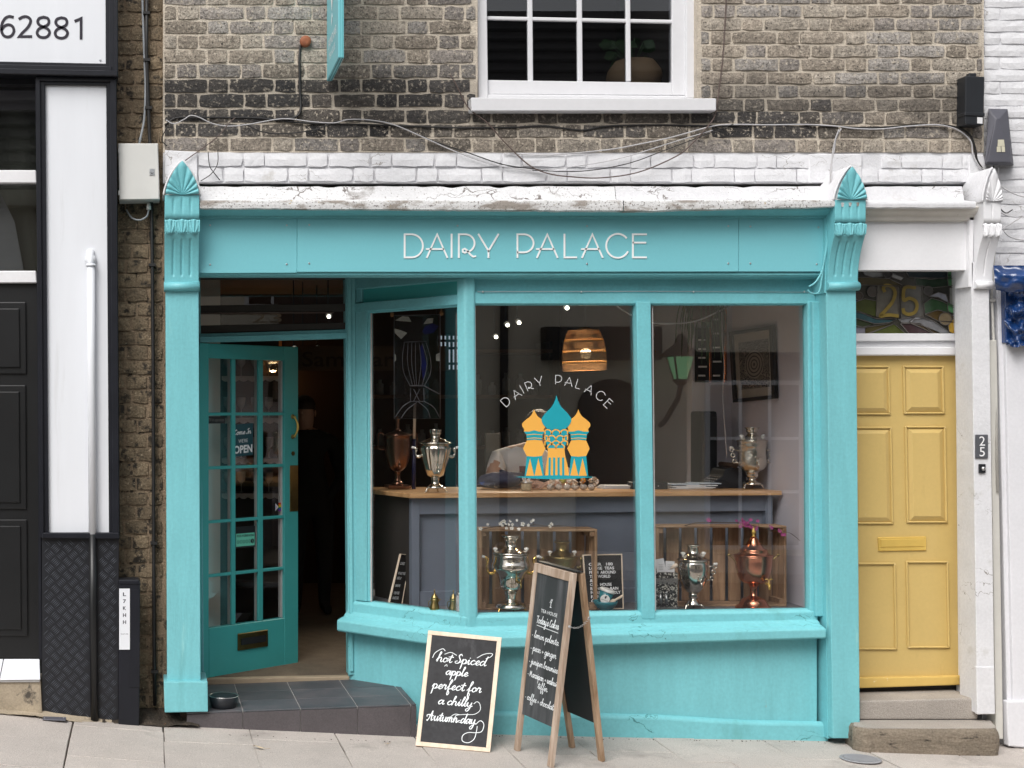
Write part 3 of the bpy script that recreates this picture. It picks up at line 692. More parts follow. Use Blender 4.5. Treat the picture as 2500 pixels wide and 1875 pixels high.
# ---------------------------------------------------------------- white painted brick wall on the right
RY = .16
rw = thing('white_brick_wall', 'white painted brick wall at the right edge above the navy ornament', 'wall', (4.8, RY, 0))
mb = MB(); mb.box((XW(2398, RY), RY, -.2), (XW(2398, RY) + 2.6, RY + .3, 5.2)); mb.obj('wall', MORTAR_WHITE, rw)
y = -40.0; i = 0
while y < 640:
    x = XW(2402, RY) - (.0 if i % 2 else .14); 
    while x < XW(2620, RY):
        a, b = max(x, XW(2402, RY)), x + .222
        put_brick(a, b, ZW(y + 28.5, RY), ZW(y + 1.5, RY), RY, BRICK_WHITE, rw, None, .0035 + random.uniform(0, .003))
        x += .23
    y += 30; i += 1
# ---------------------------------------------------------------- teal shopfront
shop = thing('shopfront', 'teal painted timber shopfront with bay window, carved brackets and white name lettering', 'shopfront', (2.0, .1, -.1))

def wavy(px, a=1.0, sd=0.0): return a * noise.noise(Vector((px / 60., sd, 0)))
def ledge(xa, xb, ytop, ylip, ybot, mat, matlip, name, sd, parent, YF=-.085):
    n = max(8, int((xb - xa) / 14)); mb = MB()
    def fn(u, v):
        px = lerp(xa, xb, u)
        prof = [(.135, ytop(px) + 3 + 2 * wavy(px, 1, sd) + max(0, 9 * wavy(px, 1, sd + 9))), (.050, ytop(px) + 3 + 2 * wavy(px, 1, sd) + max(0, 9 * wavy(px, 1, sd + 9))), (.046, ytop(px) + 10 + 2 * wavy(px * 3, 1, sd)), (.030, ylip(px) - 2 + .8 * wavy(px * 2, 1, sd)), (-.052, ylip(px) + 1), (-.02, ylip(px) + 8), (.12, ylip(px) + 8)]
        Y, py = prof[int(round(v * 6))]
        # heights are read at the lip depth so that the ledge really slopes
        return Vector((XW(px, 0), Y, ZW(py, Y) + .001 * wavy(px, 1, sd + 4)))
    mb.grid(fn, n, 6, smooth=False); o = mb.obj(name, mat, parent)
    mb = MB()
    def fl(u, v):
        px = lerp(xa, xb, u)
        prof = [(-.03, ylip(px)), (YF + .006, ylip(px)), (YF, ylip(px) + 3), (YF - .002, (ylip(px) + ybot(px)) / 2), (YF, ybot(px) - 1 + 2.2 * wavy(px, 1, sd + 2) + 1.5 * wavy(px * 4, 1, sd)), (YF + .02, ybot(px) + 2 * wavy(px, 1, sd + 2) + 1.5 * wavy(px * 4, 1, sd)), (.05, ybot(px))]
        Y, py = prof[int(round(v * 6))]
        return Vector((XW(px, 0), Y, ZW(py, YF)))
    mb.grid(fl, n, 6, smooth=False); mb.obj('ledge_lip', matlip, o)
    return o
LEDGE3 = M('chipped_white_ledge', (.66, .66, .68), .8, .07, 5.0, .9, 30, .005, fine=(80, .05), speck=[((.24, .22, .20), 80, .64, .04), ((.46, .44, .42), 4, .58, .14), ((.22, .20, .18), 13, .70, .02, (.5, 1, 2))], crack=(6.0, (.45, 1, 2.2), (.20, .18, .17), .008, .53))
ledge(486, 1508, lambda x: 452, lambda x: 489, lambda x: 509 + 6 * (x - 486) / 1022., LEDGE2, LEDGE, 'stone_ledge', 1.0, shop)
ledge(1509, 2078, lambda x: 452, lambda x: 489 - 2 * (x - 1509) / 570., lambda x: 516 - 12 * (x - 1509) / 570., LEDGE3, LEDGE, 'stone_ledge', 5.0, shop, -.09)
MB().box((XW(402, .2), .19, ZW(500, .2)), (XW(2402, .2), .30, ZW(440, .2))).obj('cavity', INT_DARK, shop)
# cove under the ledge
k0 = ZW(508, -.06)
zc = lambda py, Y: ZW(py, Y)
mb = MB(); mb.profile((XW(485, .03), .03), (XW(2016, .03), .03),
    [(.0, zc(500, .03)), (.085, zc(505, -.05)), (.078, zc(513, -.045)), (.05, zc(521, -.02)), (.03, zc(525, .0)), (.022, zc(527, .01)), (.022, zc(532, .01)), (.0, zc(533, .03))])
mb.obj('cornice_cove', TEAL, shop)
# fascia boards with recessed joints
fas = MB().quad([(485, 531), (725, 531), (725, 666), (485, 667)], .030, .075).obj('fascia_board', TEAL_FLAT, shop, bevel=.0015)
fas2 = MB().quad([(725.6, 530), (1803, 532), (1803, 663), (725.6, 664)], .027, .075).obj('fascia_board', TEAL_FLAT, shop, bevel=.0015)
fas3 = MB().quad([(1803.6, 532), (2016, 532), (2014, 663), (1803.6, 663)], .029, .075).obj('fascia_board', TEAL_FLAT, shop, bevel=.0015)
MB().box((XW(485, .06), .062, ZW(668, .06)), (XW(2014, .06), .11, ZW(500, .06))).obj('fascia_backing', TEAL_DOOR, shop)
for (px, py, f) in [(513, 550, fas), (513, 646, fas), (700, 550, fas), (700, 645, fas), (755, 549, fas2), (755, 643, fas2), (1117, 551, fas2), (1433, 552, fas2), (1433, 644, fas2), (1778, 552, fas2), (1778, 643, fas2), (1832, 553, fas3), (1998, 555, fas3), (1994, 645, fas3), (1832, 643, fas3)]:
    c = W(px, py, .0285 if f is not fas2 else .0255)
    MB().lathe(c, [(.0052, 0), (.0052, .0015), (.003, .002)], 10, axis=(0, -1, 0)).obj('screw', SCREW, f)
# bead under the fascia
MB().profile((XW(485, .06), .06), (XW(2012, .06), .06), [(0, ZW(663, .04)), (.018, ZW(665, .04)), (.018, ZW(671, .04)), (.006, ZW(674, .05)), (.0, ZW(676, .06)), (-.06, ZW(676, .06)), (-.06, ZW(663, .04))]).obj('fascia_bead', TEAL, shop)

# --- name lettering
def arc(cx, cy, rx, ry, a0, a1, n=14):
    return [(cx + rx * math.cos(R(lerp(a0, a1, i / n))), cy + ry * math.sin(R(lerp(a0, a1, i / n)))) for i in range(n + 1)]
DECO = {
 'D': (.80, [[(0, 0), (0, 1), (.30, 1)] + arc(.30, .5, .49, .5, 85, -85) + [(.30, 0), (0, 0)]]),
 'A': (.88, [[(0, 0), (.44, 1), (.88, 0)], [(-.02, .36), (.72, .36)]]),
 'I': (.02, [[(0, 0), (0, 1)]]),
 'R': (.72, [[(0, 0), (0, 1), (.27, 1)] + arc(.27, .61, .41, .39, 80, -62) + [(.38, .26), (.26, .20), (.17, .24), (.17, .34), (.26, .38), (.36, .30), (.50, .12), (.62, .03), (.72, .05)]]),
 'Y': (.86, [[(0, 1), (.43, .28), (.86, 1)], [(.43, .28), (.43, 0)]]),
 'P': (.70, [[(0, 0), (0, 1), (.28, 1)] + arc(.28, .61, .42, .39, 85, -85) + [(.28, .22), (0, .22)]]),
 'L': (.52, [[(0, 1), (0, 0), (.52, 0)]]),
 'C': (.92, [arc(.5, .5, .5, .52, 42, 330, 26)]),
 'E': (.58, [[(.58, 1), (0, 1), (0, 0), (.58, 0)], [(0, .64), (.55, .64)]]),
}
YL = .0225
k = S(YL)
for ch, zx in (('D', 152), ('A', 324), ('I', 514), ('R', 570), ('Y', 722), ('P', 1022), ('A', 1174), ('L', 1385), ('A', 1522), ('C', 1707), ('E', 1913)):
    o = W(940 + zx * .31646, 540 + 279 * .31646, YL); h = 178 * .31646 * k
    mb = MB()
    for st in DECO[ch][1]:
        mb.ribbon([(x * h, y * h) for x, y in st], .0092, o, Vector((1, 0, 0)), Vector((0, 0, 1)), (0, -1, 0), .004)
    tag(mb.obj('letter', SIGN_WHITE, fas2, recalc=True), 'white letter ' + ch)

# --- pilasters
pl = MB().quad([(404, 700), (485, 700), (490, 1668), (408, 1668)], 0, .07).obj('pilaster', TEAL_PIER, shop, bevel=.005, seg=2)
MB().quad([(400, 1664), (507, 1664), (508, 1738), (402, 1740)], -.035, .24).obj('plinth', TEAL_PIER, pl, bevel=.006, seg=2)
pr = MB().quad([(2017, 700), (2090, 700), (2100, 1803), (2033, 1803)], 0, .2).obj('pilaster', TEAL_PIER, shop, bevel=.005, seg=2)
MB().quad([(2017, 500), (2020, 500), (2017, 715), (2013, 715)], .0, .2).obj('pilaster_return', TEAL, pr)
MB().quad([(2008, 660), (2016, 660), (2032, 1803), (2020, 1803)], .05, .2).obj('pilaster_return', TEAL, pr)

def ogive(cx, zb, w, h, n=14):
    """pointed arch outline from right foot over the tip to the left foot (x, z)"""
    r = []
    for i in range(n + 1):
        t = i / n; r.append((cx + w * max(0, 1 - t ** 1.6) ** .85, zb + h * t))
    r[-1] = (cx, zb + h)
    return r + [(2 * cx - x, z) for x, z in r[-2::-1]]
def bracket(name, xa, xb, ytip, ybase, yblk, yband, yscroll, yroll, matf, mathood, YT=-.092, parent=None, flutes=3, hood=True):
    X0, X1 = XW(xa, 0), XW(xb, 0); zt, zb, z1, z2, z3, z4 = (ZW(ytip, YT), ZW(ybase, YT), ZW(yblk, YT), ZW(yband, YT + .01), ZW(yscroll, -.01), ZW(yroll, -.02))
    Wd = X1 - X0; cx = (X0 + X1) / 2
    # side profile of the corbel, front line from top to roll
    prof = [(YT, zb), (YT, zb - .3 * (zb - z1)), (YT, z1 + .001), (YT + .008, z1), (YT + .012, z2 + .002)]
    nseg = 16
    for i in range(nseg + 1):
        t = i / nseg; prof.append((lerp(YT + .006, -.010, 1 - (1 - t) ** 2.1), lerp(z2, z3, t)))
    def groove(u):
        d = 0
        for g in [(i + 1) / (flutes + 1) for i in range(flutes)]:
            d = max(d, 1 - abs(u - g) / .05)
        return max(0, d)
    L = [0]
    for a, b in zip(prof, prof[1:]): L.append(L[-1] + math.hypot(a[0] - b[0], a[1] - b[1]))
    def front(u, v):
        i = min(len(prof) - 2, int(v * (len(prof) - 1) + 1e-6)); t = v * (len(prof) - 1) - i
        Y = lerp(prof[i][0], prof[i + 1][0], t); z = lerp(prof[i][1], prof[i + 1][1], t)
        g = groove(u); e = 0
        if z > z1 + .006: e = max(0, min(1, (zb - .018 - z) / .01)) * max(0, min(1, (z - z1 - .030) / .01))
        elif z < z2 - .004: e = max(0, min(1, (z2 - .028 - z) / .01)) * max(0, min(1, (z - z3 - .030) / .01))
        return Vector((lerp(X0, X1, u), Y + .008 * g * e, z))
    mb = MB(); V = mb.grid(front, 48, (len(prof) - 1) * 3)
    for side in (0, -1):                       # cheeks
        edge = V[side]; back = [mb.b.verts.new((v.co.x, .10, v.co.z)) for v in edge]
        for i in range(len(edge) - 1): mb.b.faces.new((edge[i], edge[i + 1], back[i + 1], back[i]))
    mb.box((X0 + .002, -.08, zb - .004), (X1 - .002, .1, zb - .001))
    br = mb.obj(name, matf, parent)
    # leaf band
    mb = MB()
    def band(u, v):
        a = (u * 3) % 1.0; du = (a - .5) * 2; up = v
        th = math.atan2(du, up + .18); r = abs(math.cos(th * 4.2)); tri = max(0., 1 - abs(du) * .7)
        th2 = math.atan2(abs(abs(du) - 1), 1.15 - up); r2 = abs(math.cos(th2 * 3.5))
        rel = max(tri * (.35 + .65 * r) * (1 - .35 * up), .75 * r2 * abs(du) * (.3 + up * .7))
        e = min(1, 8 * min(v, 1 - v) + .15)
        wob = .006 * math.cos(u * 3 * 2 * math.pi) * (1 if v < .5 else -.6) * abs(v - .5) * 2
        return Vector((lerp(X0 - .003, X1 + .003, u), YT + .006 - .017 * rel * e, lerp(z2 - .004, z1 - .002, v) + wob))
    mb.grid(band, 72, 18); mb.obj('leaf_band', matf, br)
    # roll
    mb = MB(); rr = (z3 - z4) / 2
    pts = [(X0 - .004, -.012 + 0, (z3 + z4) / 2), (X1 + .004, -.012, (z3 + z4) / 2)]
    mb.tube(pts, rr, 20); mb.box((X0 - .003, -.012, z4), (X1 + .003, .06, z3 + .004)); mb.obj('roll', matf, br)
    # palmette: radiating flutes under a pointed hood
    h = zt - zb; w = Wd * .5
    def edge(th):      # distance from the foot centre to the pointed outline along th
        lo, hi = 0., h * 1.02
        for _ in range(18):
            m_ = (lo + hi) / 2; x = m_ * math.sin(th); z = m_ * math.cos(th)
            t = z / h; ok = 0 <= t < 1 and abs(x) < w * max(0, 1 - t ** 1.6) ** .85 * .97
            lo, hi = (m_, hi) if ok else (lo, m_)
        return lo
    mb = MB(); nl = 9
    def palm(u, v):
        th = lerp(-R(88), R(88), u); r = edge(th) * v
        f = abs(math.sin(u * nl * math.pi)); rel = (f ** .7 - .25) * (.25 + .75 * v) * min(1, (1.04 - v) * 9)
        bend = -.09 * math.sin(th * 2) * v * (1 - v) * h
        return Vector((cx + r * math.sin(th), YT - .004 - .014 * rel - .012 * v, zb + r * math.cos(th) + bend * .6))
    mb.grid(palm, nl * 8, 10); mb.obj('palmette', matf, br)
    if hood:
        out = ogive(cx, zb - .002, w * 1.12, h * 1.06)
        mb = MB(); mb.prism([Vector((x, YT + .010, z)) for x, z in out], (0, .21, 0)); mb.obj('hood', mathood, br, bevel=.006, seg=2)
        rim = ogive(cx, zb - .002, w * 1.07, h * 1.04, 18)
        MB().tube([Vector((x, YT + .004, z)) for x, z in rim], .0065, 6).obj('hood_rim', mathood, br)
    return br
bracket('bracket', 402, 485, 394, 476, 534, 568, 689, 710, TEAL, WHITE_OLD, parent=shop)
bracket('bracket', 2018, 2092, 408, 488, 543, 574, 689, 709, TEAL, WHITE_OLD, parent=shop)

# --- bay window
A_ = Vector((XW(850, .72), .72)); B_ = Vector((XW(1137, .12), .12)); C_ = Vector((XW(1994, .12), .12))
def AB(t): return A_.lerp(B_, t)
zero = lambda z: 0.0
riseC = lambda z: .027 + (.585 - z) * .19
sill = MB().sweep([A_, B_, C_], [(-.06, .583), (0.0, .575), (.012, .562), (.014, .512), (.022, .505), (.036, .496), (.040, .486), (.060, .482), (.098, .470), (.105, .462), (.105, .412), (.096, .402), (.0, .398), (-.06, .398)], [zero, zero, riseC]).obj('bay_sill', TEAL_ROUGH, shop, bevel=.003)
MB().sweep([A_, B_, C_], [(0, .400), (-.06, .400), (-.06, -.25), (0, -.25)], [zero, zero, lambda z: .055 if z > 0 else 0]).obj('stallriser', TEAL_PIER, shop)
sk = MB()
sk.sweep([B_ + Vector((.10, 0)), Vector((2.3, .12)), Vector((2.8, .12)), Vector((3.3, .12)), C_ + Vector((.05, 0))],
    [(0, .105), (.020, .098), (.030, .085), (.032, -.04), (0, -.04)], [(lambda z, x=x: ground(x, .1) + (.018 if x < 2.9 else -.004)) for x in (1.85, 2.3, 2.8, 3.3, 3.7)])
sk.obj('skirting', TEAL_ROUGH, shop, bevel=.004)
# head: frieze panels, top rail
zr0, zr1, zf = ZW(742, .12), ZW(714, .12), ZW(676, .12)
top = MB(); top.wbox(B_, C_, zr0, zr1, zr0, zr1, -.05, 0.0); top.wbox(B_, C_, zr0 - .006, zr0 + .012, zr0 - .006, zr0 + .012, -.045, -.012)
top.obj('top_rail', TEAL, shop, bevel=.004)
MB().wbox(B_, C_, zr1 + .001, zf + .03, zr1 + .001, zf + .03, -.05, -.022).obj('frieze_panel', TEAL, shop)
MB().wbox(B_, C_, zf - .012, zf + .03, zf - .012, zf + .03, -.04, .0).obj('frieze_bead', TEAL, shop, bevel=.004)
MB().tube([Vector((XW(1165, .12), .114, zr1 + .003)), Vector((XW(1560, .12), .114, zr1 + .005)), Vector((XW(1985, .12), .114, zr1 + .001))], .0022, 5).obj('wire', CABLE_GREY, shop)
for px in (1178, 1418, 1692, 1962): MB().ball((XW(px, .12), .112, zr1 + .003), .006, n=7).obj('clip', STEEL, shop)
# canted side: rail, panel, frame
mb = MB(); mb.wbox(AB(.05), AB(.985), 2.272, 2.325, 2.276, 2.335, -.05, 0.0); mb.wbox(AB(.10), AB(.96), 2.262, 2.28, 2.266, 2.284, -.045, -.012); mb.obj('top_rail', TEAL, shop, bevel=.004)
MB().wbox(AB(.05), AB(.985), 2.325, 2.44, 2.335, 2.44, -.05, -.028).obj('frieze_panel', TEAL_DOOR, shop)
MB().wbox(AB(.0), AB(.985), 2.405, 2.475, 2.41, 2.475, -.05, -.006).obj('frieze_bead', TEAL, shop, bevel=.005)
MB().wbox(AB(.06), AB(.115), 2.325, 2.41, 2.33, 2.41, -.05, -.010).obj('frieze_bead', TEAL, shop, bevel=.004)
st = MB(); st.wbox(AB(.065), AB(.165), .58, 2.274, .58, 2.274, -.05, 0.0); st.wbox(AB(.155), AB(.182), .58, 2.27, .58, 2.27, -.045, -.014); st.obj('stile', TEAL_PIER, shop, bevel=.004)
MB().wbox(AB(.0), AB(.055), .40, 2.45, .40, 2.45, -.06, -.022).obj('stile', TEAL, shop, bevel=.003)
# corner post: canted face, rounded arris, front face
nAB = Vector(((B_ - A_).normalized().y, -(B_ - A_).normalized().x))
pts = [AB(.945), AB(.945) + nAB * .010, B_ + nAB * .012, B_ + Vector((.004, -.016)), B_ + Vector((.045, -.014)), B_ + Vector((.056, -.004)), B_ + Vector((.056, .05)), B_ + Vector((-.01, .07))]
mb = MB(); lean = Vector((.013, 0, 0))
a = [mb.b.verts.new((p.x - .006, p.y, 2.44)) for p in pts]; b = [mb.b.verts.new((p.x + .008, p.y, .50)) for p in pts]
mb.b.faces.new(a); mb.b.faces.new(b[::-1])
for i in range(len(a)): mb.b.faces.new((a[i], b[i], b[(i + 1) % len(a)], a[(i + 1) % len(a)]))
mb.obj('corner_post', TEAL_PIER, shop, bevel=.006, seg=2)
MB().quad([(1554, 736), (1589, 736), (1600, 1512), (1567, 1512)], .104, .18).obj('mullion', TEAL, shop, bevel=.006, seg=2)
mb = MB(); mb.quad([(1972, 736), (1996, 736), (2006, 1505), (1978, 1505)], .114, .18); mb.quad([(1984, 736), (2002, 736), (2012, 1505), (1992, 1505)], .085, .12); mb.obj('stile', TEAL, shop, bevel=.004)
# glass
g1 = MB().quad([(1150, 738), (1560, 738), (1572, 1500), (1158, 1506)], .156, .161).obj('pane', PANE, shop)
g2 = MB().quad([(1584, 738), (1976, 738), (1982, 1488), (1594, 1500)], .156, .161).obj('pane', PANE, shop)
g3 = MB().wbox(AB(.16), AB(.96), .57, 2.275, .57, 2.28, -.036, -.031).obj('pane', PANE, shop)
PUTTY = M('bare_putty', (.60, .56, .55), .8, .15, 30.0)
MB().quad([(1158, 742), (1161, 742), (1166, 1500), (1162, 1500)], .148, .156).obj('putty_line', PUTTY, shop)
MB().wbox(AB(.181), AB(.187), .58, 2.268, .58, 2.268, -.03, -.022).obj('putty_line', PUTTY, shop)
MB().quad([(1592, 742), (1594, 742), (1602, 1496), (1599, 1496)], .150, .156).obj('putty_line', PUTTY, shop)

# --- entrance recess: jambs, transom, ceiling
dpost = MB(); dpost.quad([(843, 678), (868, 678), (872, 1648), (851, 1648)], .685, .78)
dpost.quad([(847, 678), (858, 678), (863, 1640), (855, 1640)], .672, .69); dpost.obj('door_post', TEAL_PIER, shop, bevel=.003)
MB().quad([(474, 678), (489, 678), (498, 1660), (478, 1660)], .69, .78).obj('door_post', TEAL, shop, bevel=.003)
MB().box((XW(440, .1), .07, -.1), (XW(484, .05), .74, 2.5)).obj('reveal', INT_BROWN, shop)
tb = MB(); tb.quad([(478, 815), (848, 804), (848, 826), (478, 836)], .690, .77); tb.quad([(478, 822), (848, 811), (848, 815), (478, 826)], .675, .70); tb.obj('transom_bar', TEAL, shop, bevel=.003)
DK = M('dark_transom_paint', (.030, .027, .024), .5, .2, 8.0)
mb = MB(); mb.quad([(478, 746), (848, 741), (848, 759), (478, 763)], .70, .74); mb.quad([(478, 795), (848, 787), (848, 803), (478, 814)], .70, .74)
mb.quad([(478, 676), (848, 676), (848, 682), (478, 682)], .70, .74)
tw = mb.obj('transom_window', DK, shop, bevel=.003)
MB().quad([(478, 680), (848, 680), (848, 800), (478, 810)], .722, .726).obj('pane', PANE_DOOR, tw)
mb = MB(); text_mesh('23', mb, W(614, 788, .72), Vector((1, 0, 0)), Vector((0, 0, 1)), 24 * S(.72), 74 * S(.72))
mb.obj('house_number', M('dull_gilt', (.16, .12, .08), .5), tw)
MB().quad([(478, 764), (815, 762), (815, 765), (478, 767)], .695, .70).obj('wire', CABLE_BROWN, tw)
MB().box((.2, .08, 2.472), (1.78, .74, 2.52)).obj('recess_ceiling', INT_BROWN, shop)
# canted bulkhead inside of the recess (behind frieze)
MB().sweep([A_, B_], [(-.051, 2.6), (-.07, 2.6), (-.07, 2.40), (-.051, 2.40)]).obj('frieze_backing', INT_DARK, shop)

# --- glazed door standing ajar
DH = Vector((.362, .735)); DA = R(40); dd = Vector((math.cos(DA), math.sin(DA))); dn = Vector((dd.y, -dd.x)); DT = .022
def dpt(s_): return DH + dd * s_
def dp(px, py, o=0.0):
    a = (px - VX) / F
    s_ = (a * (D + DH.y) - DH.x) / (dd.x - a * dd.y); p = dpt(s_)
    return Vector((p.x + dn.x * o, p.y + dn.y * o, CZ - (py - VY) * (D + p.y) / F)), s_
dr = MB(); D0, D1 = .115, 2.092
def dbar(mb, s0, s1, z0, z1, o0=-DT, o1=DT): mb.wbox(dpt(s0), dpt(s1), z0, z1, z0, z1, o0, o1)
gc = [(.015, .203), (.236, .428), (.468, .652)]; zrow = [2.004, 1.683, 1.664, 1.364, 1.345, 1.045, 1.026, .726, .707, .408]
dbar(dr, -.06, .015, D0, D1); dbar(dr, .652, .775, D0, D1); dbar(dr, .015, .652, 2.004, D1); dbar(dr, .015, .652, D0, .408)
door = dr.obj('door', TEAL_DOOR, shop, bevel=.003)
INNER = M('pale_inner_bead', (.52, .50, .50), .5, .06, 9.0)
for s0, s1 in ((.203, .236), (.428, .468)):
    mb = MB(); dbar(mb, s0, s1, .409, 2.003, .002, DT - .002); mb.obj('muntin', TEAL_DOOR, door, bevel=.003)
    mb = MB(); dbar(mb, s0 + .004, s1 - .004, .409, 2.003, -DT, .002); mb.obj('muntin', INNER, door)
mb = MB(); dbar(mb, .640, .654, .41, 2.0, -DT + .001, .004); mb.obj('muntin', INNER, door)
for i in range(1, 8, 2):
    for s0, s1 in gc:
        mb = MB(); dbar(mb, s0, s1, zrow[i + 1], zrow[i], .002, DT - .003); mb.obj('muntin', TEAL_DOOR, door, bevel=.003)
for (s0, s1) in gc:
    for r_ in range(5):
        mb = MB(); dbar(mb, s0 - .004, s1 + .004, zrow[2 * r_ + 1] - .004, zrow[2 * r_] + .004, -.004, .0); mb.obj('pane', PANE_DOOR, door)
# letterbox
p0, s0 = dp(573, 1542); p1, s1 = dp(646, 1541)
mb = MB(); mb.wbox(dpt(s0), dpt(s1), .250, .352, .250, .352, DT, DT + .010); lbx = mb.obj('letterbox', BRASS_DARK, door, bevel=.003)
mb = MB(); mb.wbox(dpt(s0 + .022), dpt(s1 - .022), .282, .322, .282, .322, DT + .010, DT + .013); mb.obj('flap', BLACK_PLASTIC, lbx)
# pull handle, keyhole, finger plate
pts = []
for i in range(9):
    t = i / 8; q, _ = dp(709, lerp(1017, 1066, t), DT + .012 + .030 * math.sin(math.pi * t)); pts.append(q)
MB().tube(pts, [.009, .006, .006, .0075, .0085, .0075, .006, .006, .009], 8).obj('pull_handle', BRASS, door)
for py in (1017, 1066):
    q, _ = dp(708, py, DT); MB().lathe(q, [(.015, 0), (.015, .004), (.008, .010)], 14, axis=(dn.x, dn.y, 0)).obj('handle_rose', BRASS_OLD, door)
q, _ = dp(709, 1107, DT); mb = MB(); mb.lathe(q, [(.014, 0), (.013, .005)], 14, axis=(dn.x, dn.y, 0)); mb.obj('keyhole_cover', BRASS_DARK, door)
p0, s0 = dp(701, 1140); p1, s1 = dp(721, 1140)
z0, z1 = dp(710, 1248)[0].z, dp(710, 1136)[0].z
mb = MB(); mb.wbox(dpt(s0), dpt(s1), z0, z1, z0, z1, DT, DT + .003); mb.obj('finger_plate', BRASS_OLD, door, bevel=.002)
# notices on the door glass
u3 = Vector((dd.x, dd.y, 0)); v3 = Vector((0, 0, 1))
def door_card(name, label, pxa, pya, pxb, pyb, mat, cat, tilt=0.0):
    a, s0 = dp(pxa, pyb, .004); b, s1 = dp(pxb, pya, .004); w = s1 - s0; zc0 = dp((pxa + pxb) / 2, pyb)[0].z; zc1 = dp((pxa + pxb) / 2, pya)[0].z
    o = Vector((dpt(s0).x + dn.x * .001, dpt(s0).y + dn.y * .001, zc0)); uu = (u3 + v3 * tilt).normalized(); vv = v3
    t = thing(name, label, cat, o)
    n3 = Vector((dn.x, dn.y, 0))
    mb = MB(); mb.obox(o, uu * w, vv * (zc1 - zc0), n3 * .0015); card = mb.obj('card', mat, t)
    return t, o + n3 * .0024, uu, vv, w, zc1 - zc0
SIGN_TEAL = M('open_sign_blue', (.010, .070, .095), .5, .05)
t, o, uu, vv, w, h = door_card('open_sign', 'dark blue hanging sign in the door glass reading come in we are open', 568, 1037, 617, 1115, SIGN_TEAL, 'sign', .06)
mb = MB()
text_mesh("WE'RE", mb, o + uu * w * .5 + vv * h * .42, uu, vv, h * .11, w * .46, 'C'); text_mesh('OPEN', mb, o + uu * w * .5 + vv * h * .10, uu, vv, h * .23, w * .92, 'C', bold=.035)
mb.obj('lettering', CHALK_INK, t)
DOOR_SIGN = (t, o, uu, vv, w, h)
t, o, uu, vv, w, h = door_card('cctv_notice', 'black strip notice in the door glass reading CCTV in operation', 497, 1016, 549, 1034, BLACK_PLASTIC, 'notice')
mb = MB(); text_mesh('CCTV in operation', mb, o + uu * w * .06 + vv * h * .30, uu, vv, h * .42, w * .88); mb.obj('lettering', M('grey_print', (.22, .21, .20), .6), t)
t, o, uu, vv, w, h = door_card('hygiene_rating', 'green and black food hygiene rating sticker showing five', 574, 1285, 622, 1337, BLACK_PLASTIC, 'sticker')
MINT = M('mint_green_print', (.16, .62, .47), .5, .03)
n3 = Vector((dn.x, dn.y, 0))
mb = MB(); mb.obox(o - n3 * .0008 + uu * w * .03 + vv * h * .08, uu * w * .94, vv * h * .60, n3 * .0008); mb.obj('green_panel', MINT, t)
mb = MB(); text_mesh('FOOD HYGIENE RATING', mb, o + n3 * .0010 + uu * w * .07 + vv * h * .52, uu, vv, h * .10, w * .86, bold=.02)
for i in range(6):
    cc = o + n3 * .0010 + uu * w * (.13 + .145 * i) + vv * h * .29; rr = w * (.055 if i < 5 else .085)
    ring = [(rr * math.cos(a), rr * math.sin(a)) for a in [j * math.pi / 8 for j in range(17)]]
    if i < 5:
        mb.ribbon(ring, w * .012, cc, uu, vv, n3); text_mesh(str(i), mb, cc - uu * w * .02 - vv * h * .035, uu, vv, h * .07)
    else: mb.face([cc + uu * x + vv * y for x, y in ring[:-1]])
mb.obj('lettering', BLACK_PLASTIC, t)
mb = MB(); text_mesh('5', mb, o + n3 * .0018 + uu * w * .835 + vv * h * .225, uu, vv, h * .13); mb.obj('lettering', MINT, t)
t, o, uu, vv, w, h = door_card('pride_flag_sticker', 'small rainbow flag sticker low in the door glass', 671, 1227, 691, 1248, BLACK_PLASTIC, 'sticker')
RB = [(.60, .02, .02), (.75, .22, .01), (.75, .55, .02), (.03, .30, .06), (.02, .06, .45), (.22, .03, .30)]
for i, c_ in enumerate(RB):
    mb = MB(); x0 = max(.0, 0.95 - .16 * (i + 1)) * 0 + .42; mb.obox(o - n3 * .0008 + uu * w * x0 + vv * h * (5 - i) / 6, uu * w * (1 - x0), vv * h / 6, n3 * .0006); mb.obj('stripe', M('flag_stripe', c_, .5), t)
for i, c_ in enumerate([(.8, .8, .8), (.75, .35, .45), (.25, .55, .75)]):
    mb = MB(); mb.prism([o + n3 * .0003 * (i + 1) + uu * w * x + vv * h * y for x, y in ((0, .05 + .1 * i), (.40 - .13 * i, .5), (0, .95 - .1 * i))], n3 * .0002); mb.obj('chevron', M('flag_chevron', c_, .5), t)

